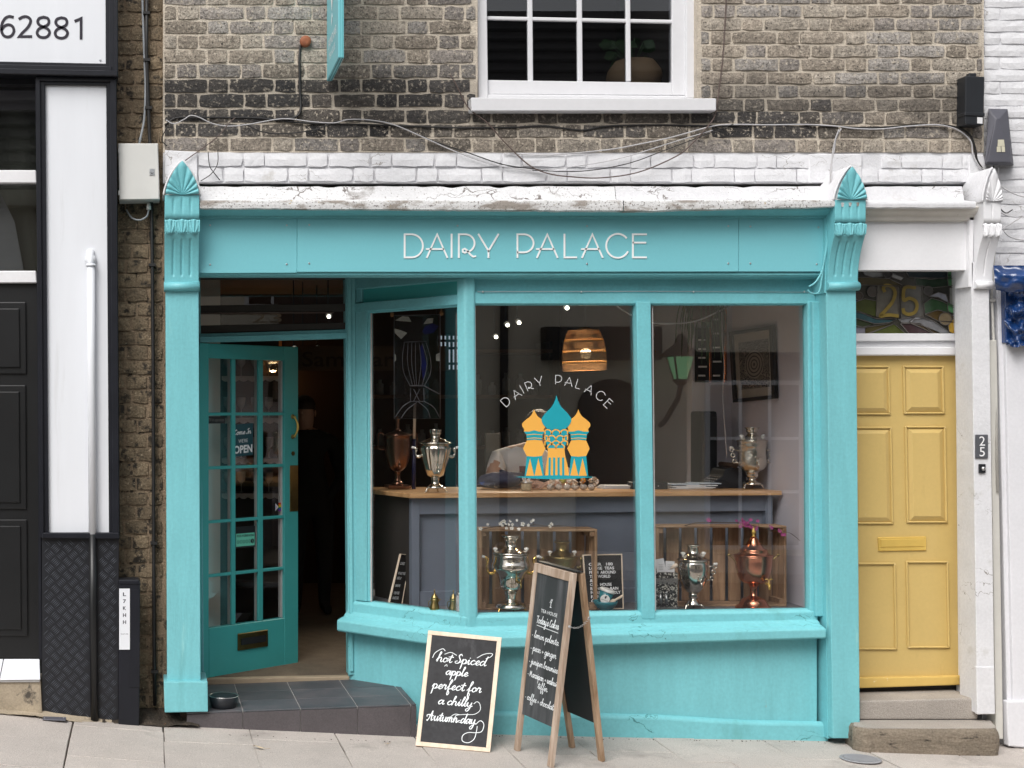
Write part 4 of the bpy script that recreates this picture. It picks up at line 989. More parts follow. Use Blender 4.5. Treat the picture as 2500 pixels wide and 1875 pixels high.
# ---------------------------------------------------------------- tiled step, threshold
def ztop(X, Y): return .060 + .0365 * X + .010 * Y
step = thing('door_step', 'dark grey tiled doorstep sloping up before the open door', 'step', (.85, .3, -.05))
mb = MB(); pts = [(.236, .006), (1.468, .006), (1.468, .74), (.236, .74)]
a = [mb.b.verts.new((x, y, ztop(x, y) - .004)) for x, y in pts]; b = [mb.b.verts.new((x, y, -.12)) for x, y in pts]
mb.b.faces.new(a); mb.b.faces.new(b[::-1])
for i in range(4): mb.b.faces.new((a[i], b[i], b[(i + 1) % 4], a[(i + 1) % 4]))
mb.obj('bed', GROUT, step)
jx = [.232, .536, .846, 1.153, 1.440, 1.472]; jy = [-.004, .235, .470, .70]
for i in range(5):
    for j in range(3):
        g = .0028; q = [(jx[i] + g, jy[j] + g), (jx[i + 1] - g, jy[j] + g), (jx[i + 1] - g, jy[j + 1] - g), (jx[i] + g, jy[j + 1] - g)]
        MB().prism([Vector((x, y, ztop(x, y) + random.uniform(0, .0006))) for x, y in q], (0, 0, -.008)).obj('tile', SLATE, step, bevel=.001)
    x0, x1 = jx[i] + .002, jx[i + 1] - .002
    MB().prism([Vector((x0, -.003, ztop(x0, 0) - .010)), Vector((x1, -.003, ztop(x1, 0) - .010)), Vector((x1, -.003, ground(x1, 0) - .02)), Vector((x0, -.003, ground(x0, 0) - .02))], (0, .010, 0)).obj('riser_tile', SLATE2, step, bevel=.001)
mb = MB(); mb.prism([Vector((.30, .70, .112)), Vector((1.215, .70, .128)), Vector((1.215, .70, .06)), Vector((.30, .70, .06))], (0, .06, 0)); mb.obj('threshold', M('worn_threshold', (.33, .26, .18), .7, .2, 9.0, .4, 40, .002), shop, bevel=.004)
# ---------------------------------------------------------------- black and white shopfront on the left
NY = -.02
lf = thing('black_shopfront', 'black framed shopfront with white panels, numbered sign and tread plate foot', 'shopfront', (-.5, 0, 0))
LX = -620        # photograph x where the neighbour is allowed to end, well outside the frame
sgn = MB().quad([(LX, -170), (256, -170), (259, 161), (LX, 146)], NY + .012, NY + .06).obj('sign_panel', PANEL_WHITE, lf)
mb = MB(); o = W(-1, 93, NY + .010)
DIG = {  # humanist figures traced as strokes; units of figure height
 '6': [[(.60, .97), (.42, 1.0), (.22, .90), (.07, .62), (.05, .30), (.16, .07), (.36, 0), (.56, .08), (.66, .30), (.58, .52), (.38, .60), (.18, .52), (.06, .36)]],
 '2': [[(.05, .90), (.20, .98), (.40, 1.0), (.57, .88), (.58, .70), (.44, .46), (.20, .22), (.04, .03), (.62, .03)]],
 '8': [[(.36, 1.0), (.15, .93), (.08, .76), (.18, .60), (.38, .51), (.58, .40), (.66, .24), (.56, .06), (.36, 0), (.14, .06), (.05, .24), (.14, .42), (.36, .52), (.56, .62), (.63, .78), (.56, .94), (.36, 1.0)]],
 '1': [[(.04, .86), (.32, .98), (.32, 0)]]}
hh = 50 * S(NY)
for ch, x, y in (('6', 1, 90), ('2', 45, 90.5), ('8', 88, 91.5), ('8', 132, 93), ('1', 182, 94)):
    oo = W(x, y, NY + .0095)
    for st in DIG[ch]:
        pts = st if ch == '1' else ([tuple(q) for q in smooth_line([(a, b) for a, b in st[:-2]], 5)] + list(st[-2:]) if ch == '2' else [tuple(q) for q in smooth_line([(a, b) for a, b in st], 5)])
        mb.ribbon([(a * hh, b * hh) for a, b in pts], 6.8 * S(NY), oo, Vector((1, 0, 0)), Vector((0, 0, 1)), (0, -1, 0), .002)
tag(mb.obj('sign_figures', INK, sgn), 'dark purple figures 62881')
MB().lathe(W(245, 147, NY + .011), [(.006, 0), (.004, .004)], 10, axis=(0, -1, 0)).obj('screw', SCREW, sgn)
# stepped black mouldings round the sign
for (a, b, dy) in ((257, 268, .0), (266, 279, -.012), (278, 287, -.024)):
    MB().quad([(a, -170), (b, -170), (b + 1, 163 + (b - 257) * .9), (a + 1, 163 + (a - 257) * .9)], NY + dy, NY + .08).obj('sign_frame', BLACK, lf, bevel=.003)
for (a, b, dy, xe) in ((149, 158, .002, 262), (156, 168, -.016, 274), (166, 180, -.034, 287)):
    MB().quad([(LX, a - 12), (xe, a + 6), (xe, b + 6), (LX, b - 12)], NY + dy, NY + .09).obj('sign_frame', BLACK, lf, bevel=.004)
# pilaster: black frame round a white panel
MB().quad([(88, 184), (284, 190), (292, 1310), (100, 1310)], NY + .045, NY + .2).obj('backing', BLACK, lf)
wp = MB().quad([(109, 207), (260, 207), (267, 1302), (118, 1302)], NY + .035, NY + .06).obj('white_panel', PANEL_WHITE, lf, bevel=.002)
for (c, dy) in (([(86, 190), (98, 190), (107, 1312), (97, 1312)], 0), ([(97, 190), (110, 190), (119, 1312), (106, 1312)], .014), ([(259, 190), (270, 190), (277, 1312), (266, 1312)], .014), ([(268, 190), (284, 190), (291, 1312), (275, 1312)], .0)):
    MB().quad(c, NY + dy, NY + .08).obj('frame_stile', BLACK, lf, bevel=.003)
MB().quad([(88, 186), (284, 190), (284, 199), (88, 197)], NY + .001, NY + .08).obj('frame_rail', BLACK, lf, bevel=.003)
MB().quad([(98, 196), (272, 198), (272, 208), (98, 206)], NY + .015, NY + .08).obj('frame_rail', BLACK, lf, bevel=.003)
MB().quad([(104, 1301), (290, 1301), (292, 1316), (101, 1314)], NY - .012, NY + .08).obj('frame_rail', BLACK, lf, bevel=.004)
# waste pipe: white against the panel, black below
pp = [W(222, y, NY + .005) for y in (645, 900, 1304)]
for q, x in zip(pp, (222, 223, 226)): q.x = XW(x, NY)
pipe = thing('waste_pipe', 'vertical pipe painted white on the panel and black over the tread plate', 'pipe', W(226, 1765, NY))
MB().tube(pp, .0215, 14).obj('white_length', PANEL_WHITE, pipe)
MB().tube([W(226, 1304, NY + .004), W(228, 1500, NY + .004), W(231, 1764, NY + .004)], .0215, 14).obj('black_length', BLACK_DOOR, pipe)
mb = MB(); mb.tube([W(221, 612, NY + .03), W(221, 640, NY + .006), W(222, 650, NY + .005)], .020, 12); mb.lathe(W(222, 648, NY + .005), [(.026, -.006), (.030, 0), (.026, .008)], 14); mb.ball(W(221, 634, NY + .02), .032, n=12, sc=(1, .7, 1)); mb.obj('collar', PANEL_WHITE, pipe)
# tread plate
MB().quad([(100, 1312), (290, 1313), (288, 1770), (103, 1744)], NY + .02, NY + .15).obj('tread_plate', TREAD, lf)
mb = MB()
ux = 24.6 * S(NY); 
r_ = 0; y = 1322
while y < 1772:
    c_ = 0; x = 92 + (14.5 if r_ % 2 else 0)
    while x < 300:
        ang = R(45) if (r_ % 2) else R(-45)
        for k in range(5):
            off = (k - 2) * 4.2
            cx, cy = x + off * math.sin(ang), y + off * math.cos(ang)
            dx, dy = math.cos(ang) * 9.5, -math.sin(ang) * 9.5
            a, b = (cx - dx, cy - dy), (cx + dx, cy + dy)
            lo = 1742 + (x - 100) * .14
            if min(a[0], b[0]) > 104 and max(a[0], b[0]) < 288 and max(a[1], b[1]) < lo and min(a[1], b[1]) > 1318 and not (215 < cx < 243):
                w_ = Vector((-(b[1] - a[1]), b[0] - a[0])).normalized() * .9
                P = [W(a[0], a[1], NY + .0195), W((a[0] + b[0]) / 2 + w_.x, (a[1] + b[1]) / 2 + w_.y, NY + .0195), W(b[0], b[1], NY + .0195), W((a[0] + b[0]) / 2 - w_.x, (a[1] + b[1]) / 2 - w_.y, NY + .0195)]
                t_ = W((a[0] + b[0]) / 2, (a[1] + b[1]) / 2, NY + .0165); tv = mb.b.verts.new(t_); vv_ = [mb.b.verts.new(q) for q in P]
                for i in range(4): mb.b.faces.new((vv_[i], vv_[(i + 1) % 4], tv))
        x += 29
    y += 16.6; r_ += 1
tag(mb.obj('tread_ribs', TREAD_RIB, lf), kind='stuff')
# window and panelled door beyond
WYL = .10
mb = MB(); mb.quad([(LX, 182), (86, 186), (86, 206), (LX, 200)], WYL - .05, WYL + .1); mb.obj('frame_rail', BLACK, lf)
for (a, b) in ((415, 447), (661, 691)):
    MB().quad([(LX, a), (88, a), (90, b), (LX, b)], WYL - .03, WYL + .05).obj('white_rail', WHITE_PAINT, lf, bevel=.005)
MB().quad([(LX, 200), (90, 204), (90, 416), (LX, 414)], WYL + .01, WYL + .015).obj('pane', PANE_DARK, lf)
MB().quad([(LX, 446), (90, 446), (90, 662), (LX, 662)], WYL + .01, WYL + .015).obj('pane', PANE_DARK, lf)
OLIVE = M('olive_blind', (.17, .17, .12), .7, .1, 2.0)
mb = MB(); mb.quad([(LX, 200), (120, 204), (120, 268), (LX, 266)], WYL + .16, WYL + .18); mb.obj('roller_blind', M('greige_blind', (.50, .45, .43), .8), lf)
mb = MB()
def blind(u, v):
    return Vector((lerp(XW(LX, .3), XW(140, .3), u), .30 + .03 * math.sin(u * 40), lerp(ZW(670, .3), ZW(262, .3), v)))
mb.grid(blind, 60, 1); mb.obj('curtain', OLIVE, lf)
mb = MB(); mb.quad([(-120, 470), (0, 470), (35, 540), (58, 662), (-120, 662)], .20, .22); mb.obj('pale_curtain', M('pale_curtain', (.40, .40, .37), .8, .1), lf)
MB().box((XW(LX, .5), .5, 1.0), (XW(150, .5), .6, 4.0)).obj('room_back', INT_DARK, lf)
dl = MB().quad([(LX, 691), (92, 691), (97, 1606), (LX, 1604)], WYL, WYL + .06).obj('door', BLACK_DOOR, lf)
for (a, b, c_, d) in ((730, 745, 905, 55), (935, 948, 1235, 55), (1262, 1276, 1545, 58)):
    MB().quad([(-190, b - 8), (d + 8, b - 8), (d + 10, c_ + 8), (-190, c_ + 8)], WYL - .012, WYL).obj('panel_moulding', BLACK_DOOR, dl, bevel=.008, seg=2)
    MB().quad([(-175, b + 8), (d - 8, b + 8), (d - 6, c_ - 8), (-175, c_ - 8)], WYL - .022, WYL - .012).obj('panel', BLACK_DOOR, dl, bevel=.009, seg=2)
MB().quad([(90, 691), (100, 691), (103, 1610), (95, 1610)], NY + .02, WYL + .06).obj('door_jamb', BLACK, lf)
# its step
ls = thing('tiled_step', 'white tiled step above a stained cement riser at the black door', 'step', W(40, 1740, 0))
zt_ = ZW(1612, WYL)
mb = MB(); a0 = [Vector((XW(LX, -.03), -.03, ZW(1662, -.03))), Vector((XW(97, -.03), -.03, ZW(1660, -.03))), Vector((XW(96, WYL), WYL, zt_)), Vector((XW(LX, WYL), WYL, zt_))]
mb.prism(a0, (0, 0, -.012)); mb.obj('tile_bed', GROUT, ls)
for i, (xa, xb, xa2, xb2) in enumerate(((-140, -2, -140, 8), (0, 98, 10, 97))):
    MB().prism([W(xa, 1661, -.034), W(xb, 1660, -.034), Vector((XW(xb2, WYL), WYL - .004, zt_ + .003)), Vector((XW(xa2, WYL), WYL - .004, zt_ + .003))], (0, 0, .006)).obj('tile', PANEL_WHITE, ls, bevel=.002)
MB().quad([(LX, 1662), (99, 1662), (103, 1742), (LX, 1716)], -.02, .2).obj('riser', RENDER, ls, bevel=.008, seg=2)
mb = MB()
mb.grid(lambda u, v: Vector((lerp(-1.6, -.17, u), lerp(-.075, .03, v), ground(lerp(-1.6, -.17, u), -.05) + .004 + .03 * v * v + .006 * noise.noise(Vector((u * 30, v * 4, 0))))), 60, 6)
tag(mb.obj('cement_fillet', RENDER), kind='structure')
# black pillar box with a vertical label
bx = thing('cable_box', 'slim black metal box standing before the brick strip with a white vertical label', 'box', W(315, 1785, -.05))
mb = MB(); mb.quad([(290, 1424), (342, 1424), (340, 1782), (289, 1776)], -.05, .08); mb.obj('body', BLACK, bx, bevel=.004)
mb = MB(); mb.quad([(288, 1416), (340, 1416), (343, 1428), (290, 1428)], -.055, .085); mb.obj('cap', BLACK, bx, bevel=.006)
mb = MB(); mb.quad([(316, 1440), (341, 1440), (341, 1678), (316, 1678)], -.0535, -.05); mb.obj('cover_plate', BLACK, bx, bevel=.001)
lab = MB().quad([(291, 1437), (317, 1437), (317, 1586), (291, 1586)], -.0565, -.0545).obj('label_plate', PANEL_WHITE, bx)
mb = MB()
for ch, y in zip('L7KHH', (1455, 1472, 1489, 1506, 1523)):
    text_mesh(ch, mb, W(304, y, -.0572), Vector((1, 0, 0)), Vector((0, 0, 1)), 8.5 * S(0), 7.5 * S(0), 'C', bold=.02)
for y in (1549,): text_mesh('FAULT LINE', mb, W(304, y, -.0572), Vector((1, 0, 0)), Vector((0, 0, 1)), 2.4 * S(0), 18 * S(0), 'C')
mb.obj('label_letters', INK, bx)

# things fixed to the brown brick strip
eb = thing('meter_box', 'light grey square electric enclosure on the brown brick strip', 'electric box', W(340, 490, .1))
mb = MB(); mb.quad([(288, 350), (386, 350), (390, 488), (291, 490)], .04, .17); mb.obj('body', BOX_GREY, eb, bevel=.003)
mb = MB(); mb.quad([(289, 351), (385, 351), (388, 486), (292, 487)], .030, .04); dr_ = mb.obj('door', BOX_GREY, eb, bevel=.002)
mb = MB(); mb.quad([(365, 412), (377, 412), (377, 428), (365, 428)], .026, .03); mb.lathe(W(371, 420, .026), [(.008, 0), (.007, .004)], 14, axis=(0, -1, 0)); mb.obj('lock', SCREW, dr_)
for y in (368, 470): MB().quad([(288.5, y - 5), (293.5, y - 5), (294, y + 6), (289, y + 6)], .028, .03).obj('hinge', BOX_GREY, dr_)
mb = MB(); mb.lathe(W(363, 512, .10), [(.013, 0), (.013, .02), (.010, .022), (.010, .034)], 12); mb.obj('cable_gland', BOX_GREY, eb)
mb = MB(); mb.tube([tuple(q) for q in smooth_line([W(363, 512, .10), W(358, 528, .10), W(342, 537, .10), (W(322, 532, .12)), W(308, 512, .15)], 6)], .005, 8); mb.obj('cable_tail', CABLE_GREY, eb)
def cable(name, pts, r, mat, label, cat='cable', k=6, group=None, n=7):
    mb = MB(); mb.tube([tuple(q) for q in smooth_line(pts, k)], r, n)
    return tag(mb.obj(name, mat), label, cat, group)
cable('grey_conduit', [W(346, -60, .13), W(349, 40, .13), W(352, 130, .13), W(355, 210, .13), W(352, 290, .13), W(340, 350, .12)], .0065, CABLE_GREY, 'pale grey cable dropping into the grey enclosure', 'cable')
blk = thing('black_pipe', 'tall thin black pipe running down the brown brick strip', 'pipe', W(373, 1700, .13))
MB().tube([W(359, -60, .13), W(357, 120, .13), W(362, 260, .13), W(366, 350, .13), W(370, 520, .13), W(372, 640, .13), W(374, 900, .13), W(375, 1200, .13), W(376, 1550, .13), W(378, 1722, .13)], .0105, 10).obj('length', CABLE_BLACK, blk)
for y, x in ((30, 358), (145, 359), (262, 363), (646, 372), (1326, 376), (1640, 378)):
    MB().quad([(x - 9, y - 3), (x + 8, y - 3), (x + 8, y + 4), (x - 9, y + 4)], .115, .165).obj('clip', CABLE_BLACK, blk, bevel=.001)

# ---------------------------------------------------------------- yellow door and white doorway on the right
rd = thing('white_doorway', 'white painted doorway with carved bracket, stained glass fanlight and white pier', 'doorway', W(2240, 1690, .2))
ledge(2096, 2362, lambda x: 452, lambda x: 491, lambda x: 507, LEDGE3, WHITE_OLD, 'stone_ledge', 8.0, rd, -.075)
CREAM = M('dirty_white_cove', (.66, .63, .575), .6, .10, 5.0, .2, 30, .001, speck=((.25, .22, .19), 26, .66, .05))
mb = MB(); mb.profile((XW(2092, .03), .03), (XW(2385, .03), .03), [(.0, ZW(500, .03)), (.075, ZW(506, -.045)), (.062, ZW(516, -.03)), (.036, ZW(526, -.006)), (.030, ZW(531, .0)), (.030, ZW(537, .0)), (.012, ZW(539, .02)), (.0, ZW(541, .03))]); mb.obj('cornice_cove', CREAM, rd)
MB().quad([(2085, 540), (2376, 540), (2368, 660), (2085, 660)], .03, .10).obj('fascia_board', WHITE_PAINT, rd, bevel=.002)
DYR = .26
# door frame
MB().quad([(2062, 814), (2338, 814), (2340, 832), (2062, 834)], DYR - .03, DYR + .08).obj('frame_rail', WHITE_PAINT, rd, bevel=.004)
MB().quad([(2062, 834), (2338, 832), (2340, 846), (2062, 846)], DYR - .005, DYR + .08).obj('frame_rail', WHITE_PAINT, rd, bevel=.004)
MB().quad([(2062, 846), (2338, 846), (2340, 868), (2062, 868)], DYR - .045, DYR + .08).obj('frame_rail', WHITE_PAINT, rd, bevel=.006)
MB().quad([(2331, 655), (2341, 655), (2345, 1690), (2338, 815)], DYR - .02, DYR + .08).obj('frame_stile', WHITE_PAINT, rd)
mb = MB(); a = [(XW(2372, .03), .032), (XW(2345, DYR), DYR + .03), (XW(2338, DYR), DYR + .03)]
mb.prism([Vector((XW(2333, .26), .27, ZW(655, .26))), Vector((XW(2372, .04), .04, ZW(655, .04))), Vector((XW(2387, .04), .04, ZW(1745, .04))), Vector((XW(2355, .26), .27, ZW(1700, .26)))], (.05, .02, 0)); mb.obj('reveal', WHITE_PAINT, rd)
MB().quad([(2371, 640), (2414, 640), (2429, 1742), (2386, 1742)], 0, .16).obj('pilaster', WHITE_OLD, rd, bevel=.004, seg=2)
MB().quad([(2384, 1628), (2428, 1628), (2430, 1744), (2386, 1744)], -.006, .02).obj('pilaster_foot', WHITE_OLD, rd, bevel=.003)
bracket('bracket', 2378, 2420, 412, 492, 544, 576, 687, 705, WHITE_PAINT, WHITE_OLD, parent=rd, flutes=1, YT=-.085)
MB().quad([(2368, 500), (2378, 500), (2374, 700), (2364, 700)], .0, .12).obj('pilaster_return', WHITE_PAINT, rd)
# the door
yd = thing('yellow_door', 'ochre yellow six panel front door with brass letter plate', 'door', W(2220, 1680, DYR))
mb = MB(); mb.quad([(2060, 868), (2340, 866), (2357, 1672), (2062, 1678)], DYR, DYR + .05); ydo = mb.obj('slab', YELLOW, yd)
def ypanel(x0, y0, x1, y1, raised=True):
    def at(x, y): return (x + (y - 868) * .0195, y)
    c = [at(x0, y0), at(x1, y0), at(x1, y1), at(x0, y1)]
    # moulding frame
    e = 5
    for q in (([(x0, y0), (x1, y0), (x1 - e, y0 + e), (x0 + e, y0 + e)]), ([(x1, y0), (x1, y1), (x1 - e, y1 - e), (x1 - e, y0 + e)]), ([(x1, y1), (x0, y1), (x0 + e, y1 - e), (x1 - e, y1 - e)]), ([(x0, y1), (x0, y0), (x0 + e, y0 + e), (x0 + e, y1 - e)])):
        MB().quad([at(*p) for p in q], DYR - .013, DYR + .001).obj('panel_moulding', YELLOW, ydo, bevel=.004)
    if raised:
        i = 17; mb = MB()
        o_ = [at(x0 + e, y0 + e), at(x1 - e, y0 + e), at(x1 - e, y1 - e), at(x0 + e, y1 - e)]; n_ = [at(x0 + i, y0 + i), at(x1 - i, y0 + i), at(x1 - i, y1 - i), at(x0 + i, y1 - i)]
        A = [mb.b.verts.new(W(x, y, DYR - .0005)) for x, y in o_]; B = [mb.b.verts.new(W(x, y, DYR - .016)) for x, y in n_]
        C = [mb.b.verts.new(W(x, y, DYR - .007)) for x, y in n_]
        for k in range(4):
            mb.b.faces.new((A[k], A[(k + 1) % 4], B[(k + 1) % 4], B[k]))
        mb.b.faces.new(B); mb.b.verts.ensure_lookup_table()
        for v in C: mb.b.verts.remove(v)
        mb.obj('panel', YELLOW, ydo)
ypanel(2072, 893, 2173, 1013); ypanel(2205, 893, 2305, 1011)
ypanel(2072, 1042, 2175, 1280); ypanel(2207, 1040, 2307, 1277)
ypanel(2072, 1374, 2178, 1587, False); ypanel(2203, 1370, 2307, 1583, False)
lb = MB(); lb.quad([(2144, 1312), (2262, 1310), (2262, 1344), (2146, 1346)], DYR - .010, DYR); lbo = lb.obj('letter_plate', BRASS, yd, bevel=.003)
MB().quad([(2150, 1317), (2257, 1315), (2257, 1334), (2151, 1336)], DYR - .014, DYR - .010).obj('flap', BRASS, lbo, bevel=.002)
mb = MB(); mb.quad([(2062, 1655), (2358, 1650), (2361, 1672), (2062, 1682)], DYR - .03, DYR); mb.obj('weather_board', YELLOW2, yd, bevel=.008, seg=2)
MB().box((XW(2050, .3), DYR + .02, .10), (XW(2360, .3), DYR + .06, .16)).obj('gap', INT_DARK, rd)
# steps
us = thing('concrete_step', 'upper grey concrete step below the yellow door', 'step', W(2240, 1757, .1))
mb = MB(); zf_, zb_ = ZW(1706, .05), ZW(1683, DYR)
mb.prism([Vector((XW(2098, .05), .05, zf_ - .012)), Vector((XW(2390, .05), .05, zf_ + .004)), Vector((XW(2388, .05), .05, ZW(1757, .05))), Vector((XW(2098, .05), .05, ZW(1757, .05)))], (0, .30, 0)); mb.obj('block', CONCRETE, us, bevel=.012, seg=3)
wsx = thing('worn_stone_step', 'lower eroded sandstone step with a rounded corner below the yellow door', 'step', W(2260, 1830, -.1))
mb = MB(); zt2 = ZW(1757, .05)
plan = [(XW(2082, -.02), .06), (XW(2084, -.06), -.05)] + [(XW(2086, -.1) + .075 * (1 - math.cos(a)), -.055 - .092 * math.sin(a)) for a in [R(15), R(35), R(55), R(75), R(90)]] + [(XW(2200, -.15), -.150), (XW(2330, -.15), -.155), (XW(2425, -.15), -.152), (XW(2438, -.14), -.135), (XW(2440, 0), .06)]
n = len(plan); lev = 7
ringv = []
for l in range(lev + 1):
    t = l / lev; z = lerp(ground(3.9, -.1) - .03, zt2 - .004, t); row = []
    for i, (x, y) in enumerate(plan):
        nn = noise.noise(Vector((x * 6, y * 6, z * 30))); shr = .006 * nn + (.010 if l == lev else 0) - .006 * math.sin(t * math.pi)
        cx, cy = XW(2260, -.1), .06; d = Vector((x - cx, y - cy)).normalized()
        row.append(mb.b.verts.new((x - d.x * shr, y - d.y * shr if y < .05 else y, z - (.004 * abs(nn) if l == lev else 0) + .012 * ((x - 3.9) / .4) * 0)))
    ringv.append(row)
for l in range(lev):
    for i in range(n - 1): mb.b.faces.new((ringv[l][i], ringv[l][i + 1], ringv[l + 1][i + 1], ringv[l + 1][i])).smooth = True
mb.b.faces.new(ringv[-1]); mb.obj('block', STONE, wsx)
mb = MB(); mb.prism([Vector((x, y, zt2 - .006)) for x, y in [(XW(2098, 0), .055)] + [(p[0] * .985 + XW(2260, -.1) * .015, p[1] * .94) for p in plan[2:-1]] + [(XW(2432, 0), .055)]], (0, 0, .004)); mb.obj('worn_top', CONCRETE, wsx)
# stained glass fanlight
fl = thing('stained_glass_fanlight', 'leaded stained glass fanlight with gold number 25 above the yellow door', 'stained glass', W(2210, 815, DYR))
def fz(x, y): return (1900 + x * .27125, 450 + y * .27125)
def gpiece(pts, c_, layer, rough=.2, sm=False):
    P = [fz(*p) for p in pts]
    if sm: P = [tuple(q) for q in smooth_line(P, 4, True)][:-1]
    m = M('stained_glass', c_, rough, .25, 30.0, .3, 40, .001, spec=.6)
    MB().prism([W(x, y, DYR + .018 - layer * .0016) for x, y in P], (0, .001, 0)).obj('glass_piece', m, fl)
    return P
LEADS = []
gpiece([(640, 780), (1590, 780), (1590, 1345), (640, 1345)], (.045, .043, .034), 0)
for pts, c_, lay, sm in [
  ([(640, 840), (800, 835), (1000, 850), (1115, 905), (1120, 915), (900, 910), (700, 905), (640, 900)], (.085, .068, .028), 1, False),
  ([(760, 785), (940, 790), (945, 830), (850, 838), (780, 815)], (.34, .34, .33), 1, False), ([(1030, 800), (1130, 840), (1105, 865), (1020, 835)], (.45, .45, .44), 1, False),
  ([(1150, 785), (1520, 785), (1560, 830), (1380, 855), (1180, 835)], (.015, .028, .030), 1, False),
  ([(1230, 840), (1580, 850), (1575, 910), (1400, 930), (1240, 910)], (.020, .045, .022), 1, False), ([(1520, 785), (1590, 785), (1590, 920), (1530, 915)], (.10, .30, .12), 2, False),
  ([(890, 910), (1085, 925), (1090, 1200), (880, 1195)], (.135, .125, .105), 1, False), ([(1100, 915), (1300, 915), (1305, 1190), (1100, 1205)], (.115, .110, .098), 1, False),
  ([(690, 1060), (780, 1030), (885, 1050), (880, 1195), (690, 1130)], (.060, .075, .016), 1, False),
  ([(640, 1135), (760, 1160), (880, 1210), (1065, 1215), (1000, 1245), (870, 1255), (720, 1210), (640, 1190)], (.030, .080, .095), 2, False),
  ([(640, 1190), (730, 1215), (860, 1258), (760, 1285), (640, 1250)], (.035, .050, .022), 1, False), ([(640, 1255), (760, 1290), (1040, 1250), (800, 1345), (640, 1345)], (.075, .062, .020), 1, False),
  ([(820, 1345), (1040, 1255), (1150, 1345)], (.070, .085, .018), 2, False), ([(690, 1285), (785, 1290), (780, 1345), (690, 1345)], (.22, .21, .25), 3, False),
  ([(1085, 1215), (1240, 1185), (1400, 1230), (1560, 1340), (1400, 1340), (1280, 1250), (1110, 1245)], (.21, .21, .22), 1, False), ([(1180, 1235), (1240, 1190), (1320, 1200), (1230, 1215), (1200, 1245)], (.55, .55, .58), 2, False),
  ([(1100, 1255), (1190, 1250), (1390, 1340), (1180, 1345)], (.045, .022, .026), 2, False), ([(1200, 1250), (1300, 1270), (1460, 1340), (1390, 1340)], (.085, .055, .020), 2, False),
  ([(1310, 1070), (1380, 1025), (1480, 1055), (1580, 1110), (1580, 1170), (1440, 1130), (1320, 1165)], (.035, .085, .035), 1, False), ([(1520, 1060), (1590, 1100), (1590, 1170), (1530, 1140)], (.12, .38, .15), 2, False),
  ([(1320, 1170), (1430, 1130), (1540, 1160), (1590, 1200), (1590, 1240), (1440, 1230)], (.10, .065, .022), 1, False),
  ([(1350, 1010), (1440, 970), (1510, 990), (1535, 1065), (1500, 1050), (1440, 1015)], (.42, .43, .50), 2, False), ([(1540, 930), (1590, 930), (1590, 1100), (1545, 1075)], (.40, .41, .38), 1, False),
  ([(1530, 1270), (1590, 1190), (1590, 1340), (1540, 1335)], (.50, .30, .03), 3, False)]:
    LEADS.append(gpiece(pts, c_, lay, .2, sm))
for cx, cy, r_, c_ in ((848, 965, 48, (.10, .085, .075)), (1350, 958, 42, (.085, .08, .075)), (1505, 1210, 58, (.22, .17, .10)), (725, 1005, 38, (.075, .06, .05)), (985, 805, 40, (.04, .035, .03))):
    LEADS.append(gpiece([(cx + r_ * math.cos(a), cy + r_ * math.sin(a)) for a in [j * math.pi / 8 for j in range(16)]], c_, 4))
for P in LEADS:
    pts = [W(x, y, DYR + .0095) for x, y in P]
    MB().tube(pts + [pts[0]], .0022, 5).obj('leading', M('lead_came', (.13, .115, .105), .5, .2, 30) if 'lead' not in globals() else lead, fl)
    lead = bpy.data.materials['lead_came']
GILT = M('gilt_figure', (.25, .175, .03), .45, .25, 30.0)
for pts in ([(955, 960), (945, 935), (965, 910), (1010, 915), (1045, 950), (1050, 1000), (1020, 1070), (960, 1140), (920, 1185), (1000, 1175), (1075, 1185)], [(1230, 930), (1140, 930), (1130, 1040), (1180, 1025), (1235, 1050), (1250, 1100), (1230, 1150), (1180, 1170), (1135, 1155), (1125, 1125)]):
    q = [fz(*p) for p in pts]; sm = [tuple(v) for v in smooth_line(q, 5)]; mb = MB(); k = S(DYR)
    mb.ribbon([((x - 2200) * k, -(y - 750) * k) for x, y in sm], 8.2 * k, W(2200, 750, DYR + .0085), Vector((1, 0, 0)), Vector((0, 0, 1)), (0, -1, 0)); mb.obj('gilt_figure', GILT, fl)
# number plate, bell, pipe, wall, ornament
npl = thing('number_plate', 'small slate plate with the number 25 on the white pier', 'number plate', W(2397, 1119, -.005))
MB().quad([(2382, 1061), (2413, 1061), (2413, 1119), (2382, 1119)], -.010, -.001).obj('plate', M('slate_plate', (.085, .088, .10), .6, .1), npl, bevel=.003)
mb = MB(); text_mesh('2', mb, W(2398, 1088, -.0112), Vector((1, 0, 0)), Vector((0, 0, 1)), 23 * S(0), 14 * S(0), 'C'); text_mesh('5', mb, W(2398, 1114, -.0112), Vector((1, 0, 0)), Vector((0, 0, 1)), 23 * S(0), 13 * S(0), 'C'); mb.obj('figures', LETTER_WHITE, npl)
db = thing('door_bell', 'small black door bell under the number plate', 'door bell', W(2399, 1155, -.005))
MB().quad([(2391, 1133), (2407, 1133), (2407, 1155), (2391, 1155)], -.012, -.001).obj('plate', BLACK_PLASTIC, db, bevel=.002)
MB().lathe(W(2400, 1144, -.012), [(.012, 0), (.011, .006), (.006, .012)], 14, axis=(0, -1, 0)).obj('button', STEEL, db)
OFFW = M('cream_pipe_paint', (.60, .585, .54), .5, .08, 8.0, speck=((.25, .23, .2), 30, .70, .02))
dp_ = thing('drain_pipe', 'off white square drain pipe beside the white pier', 'pipe', W(2432, 1800, .05))
MB().quad([(2416, 830), (2434, 830), (2450, 1805), (2432, 1805)], .03, .11).obj('boxed_length', OFFW, dp_, bevel=.006, seg=2)
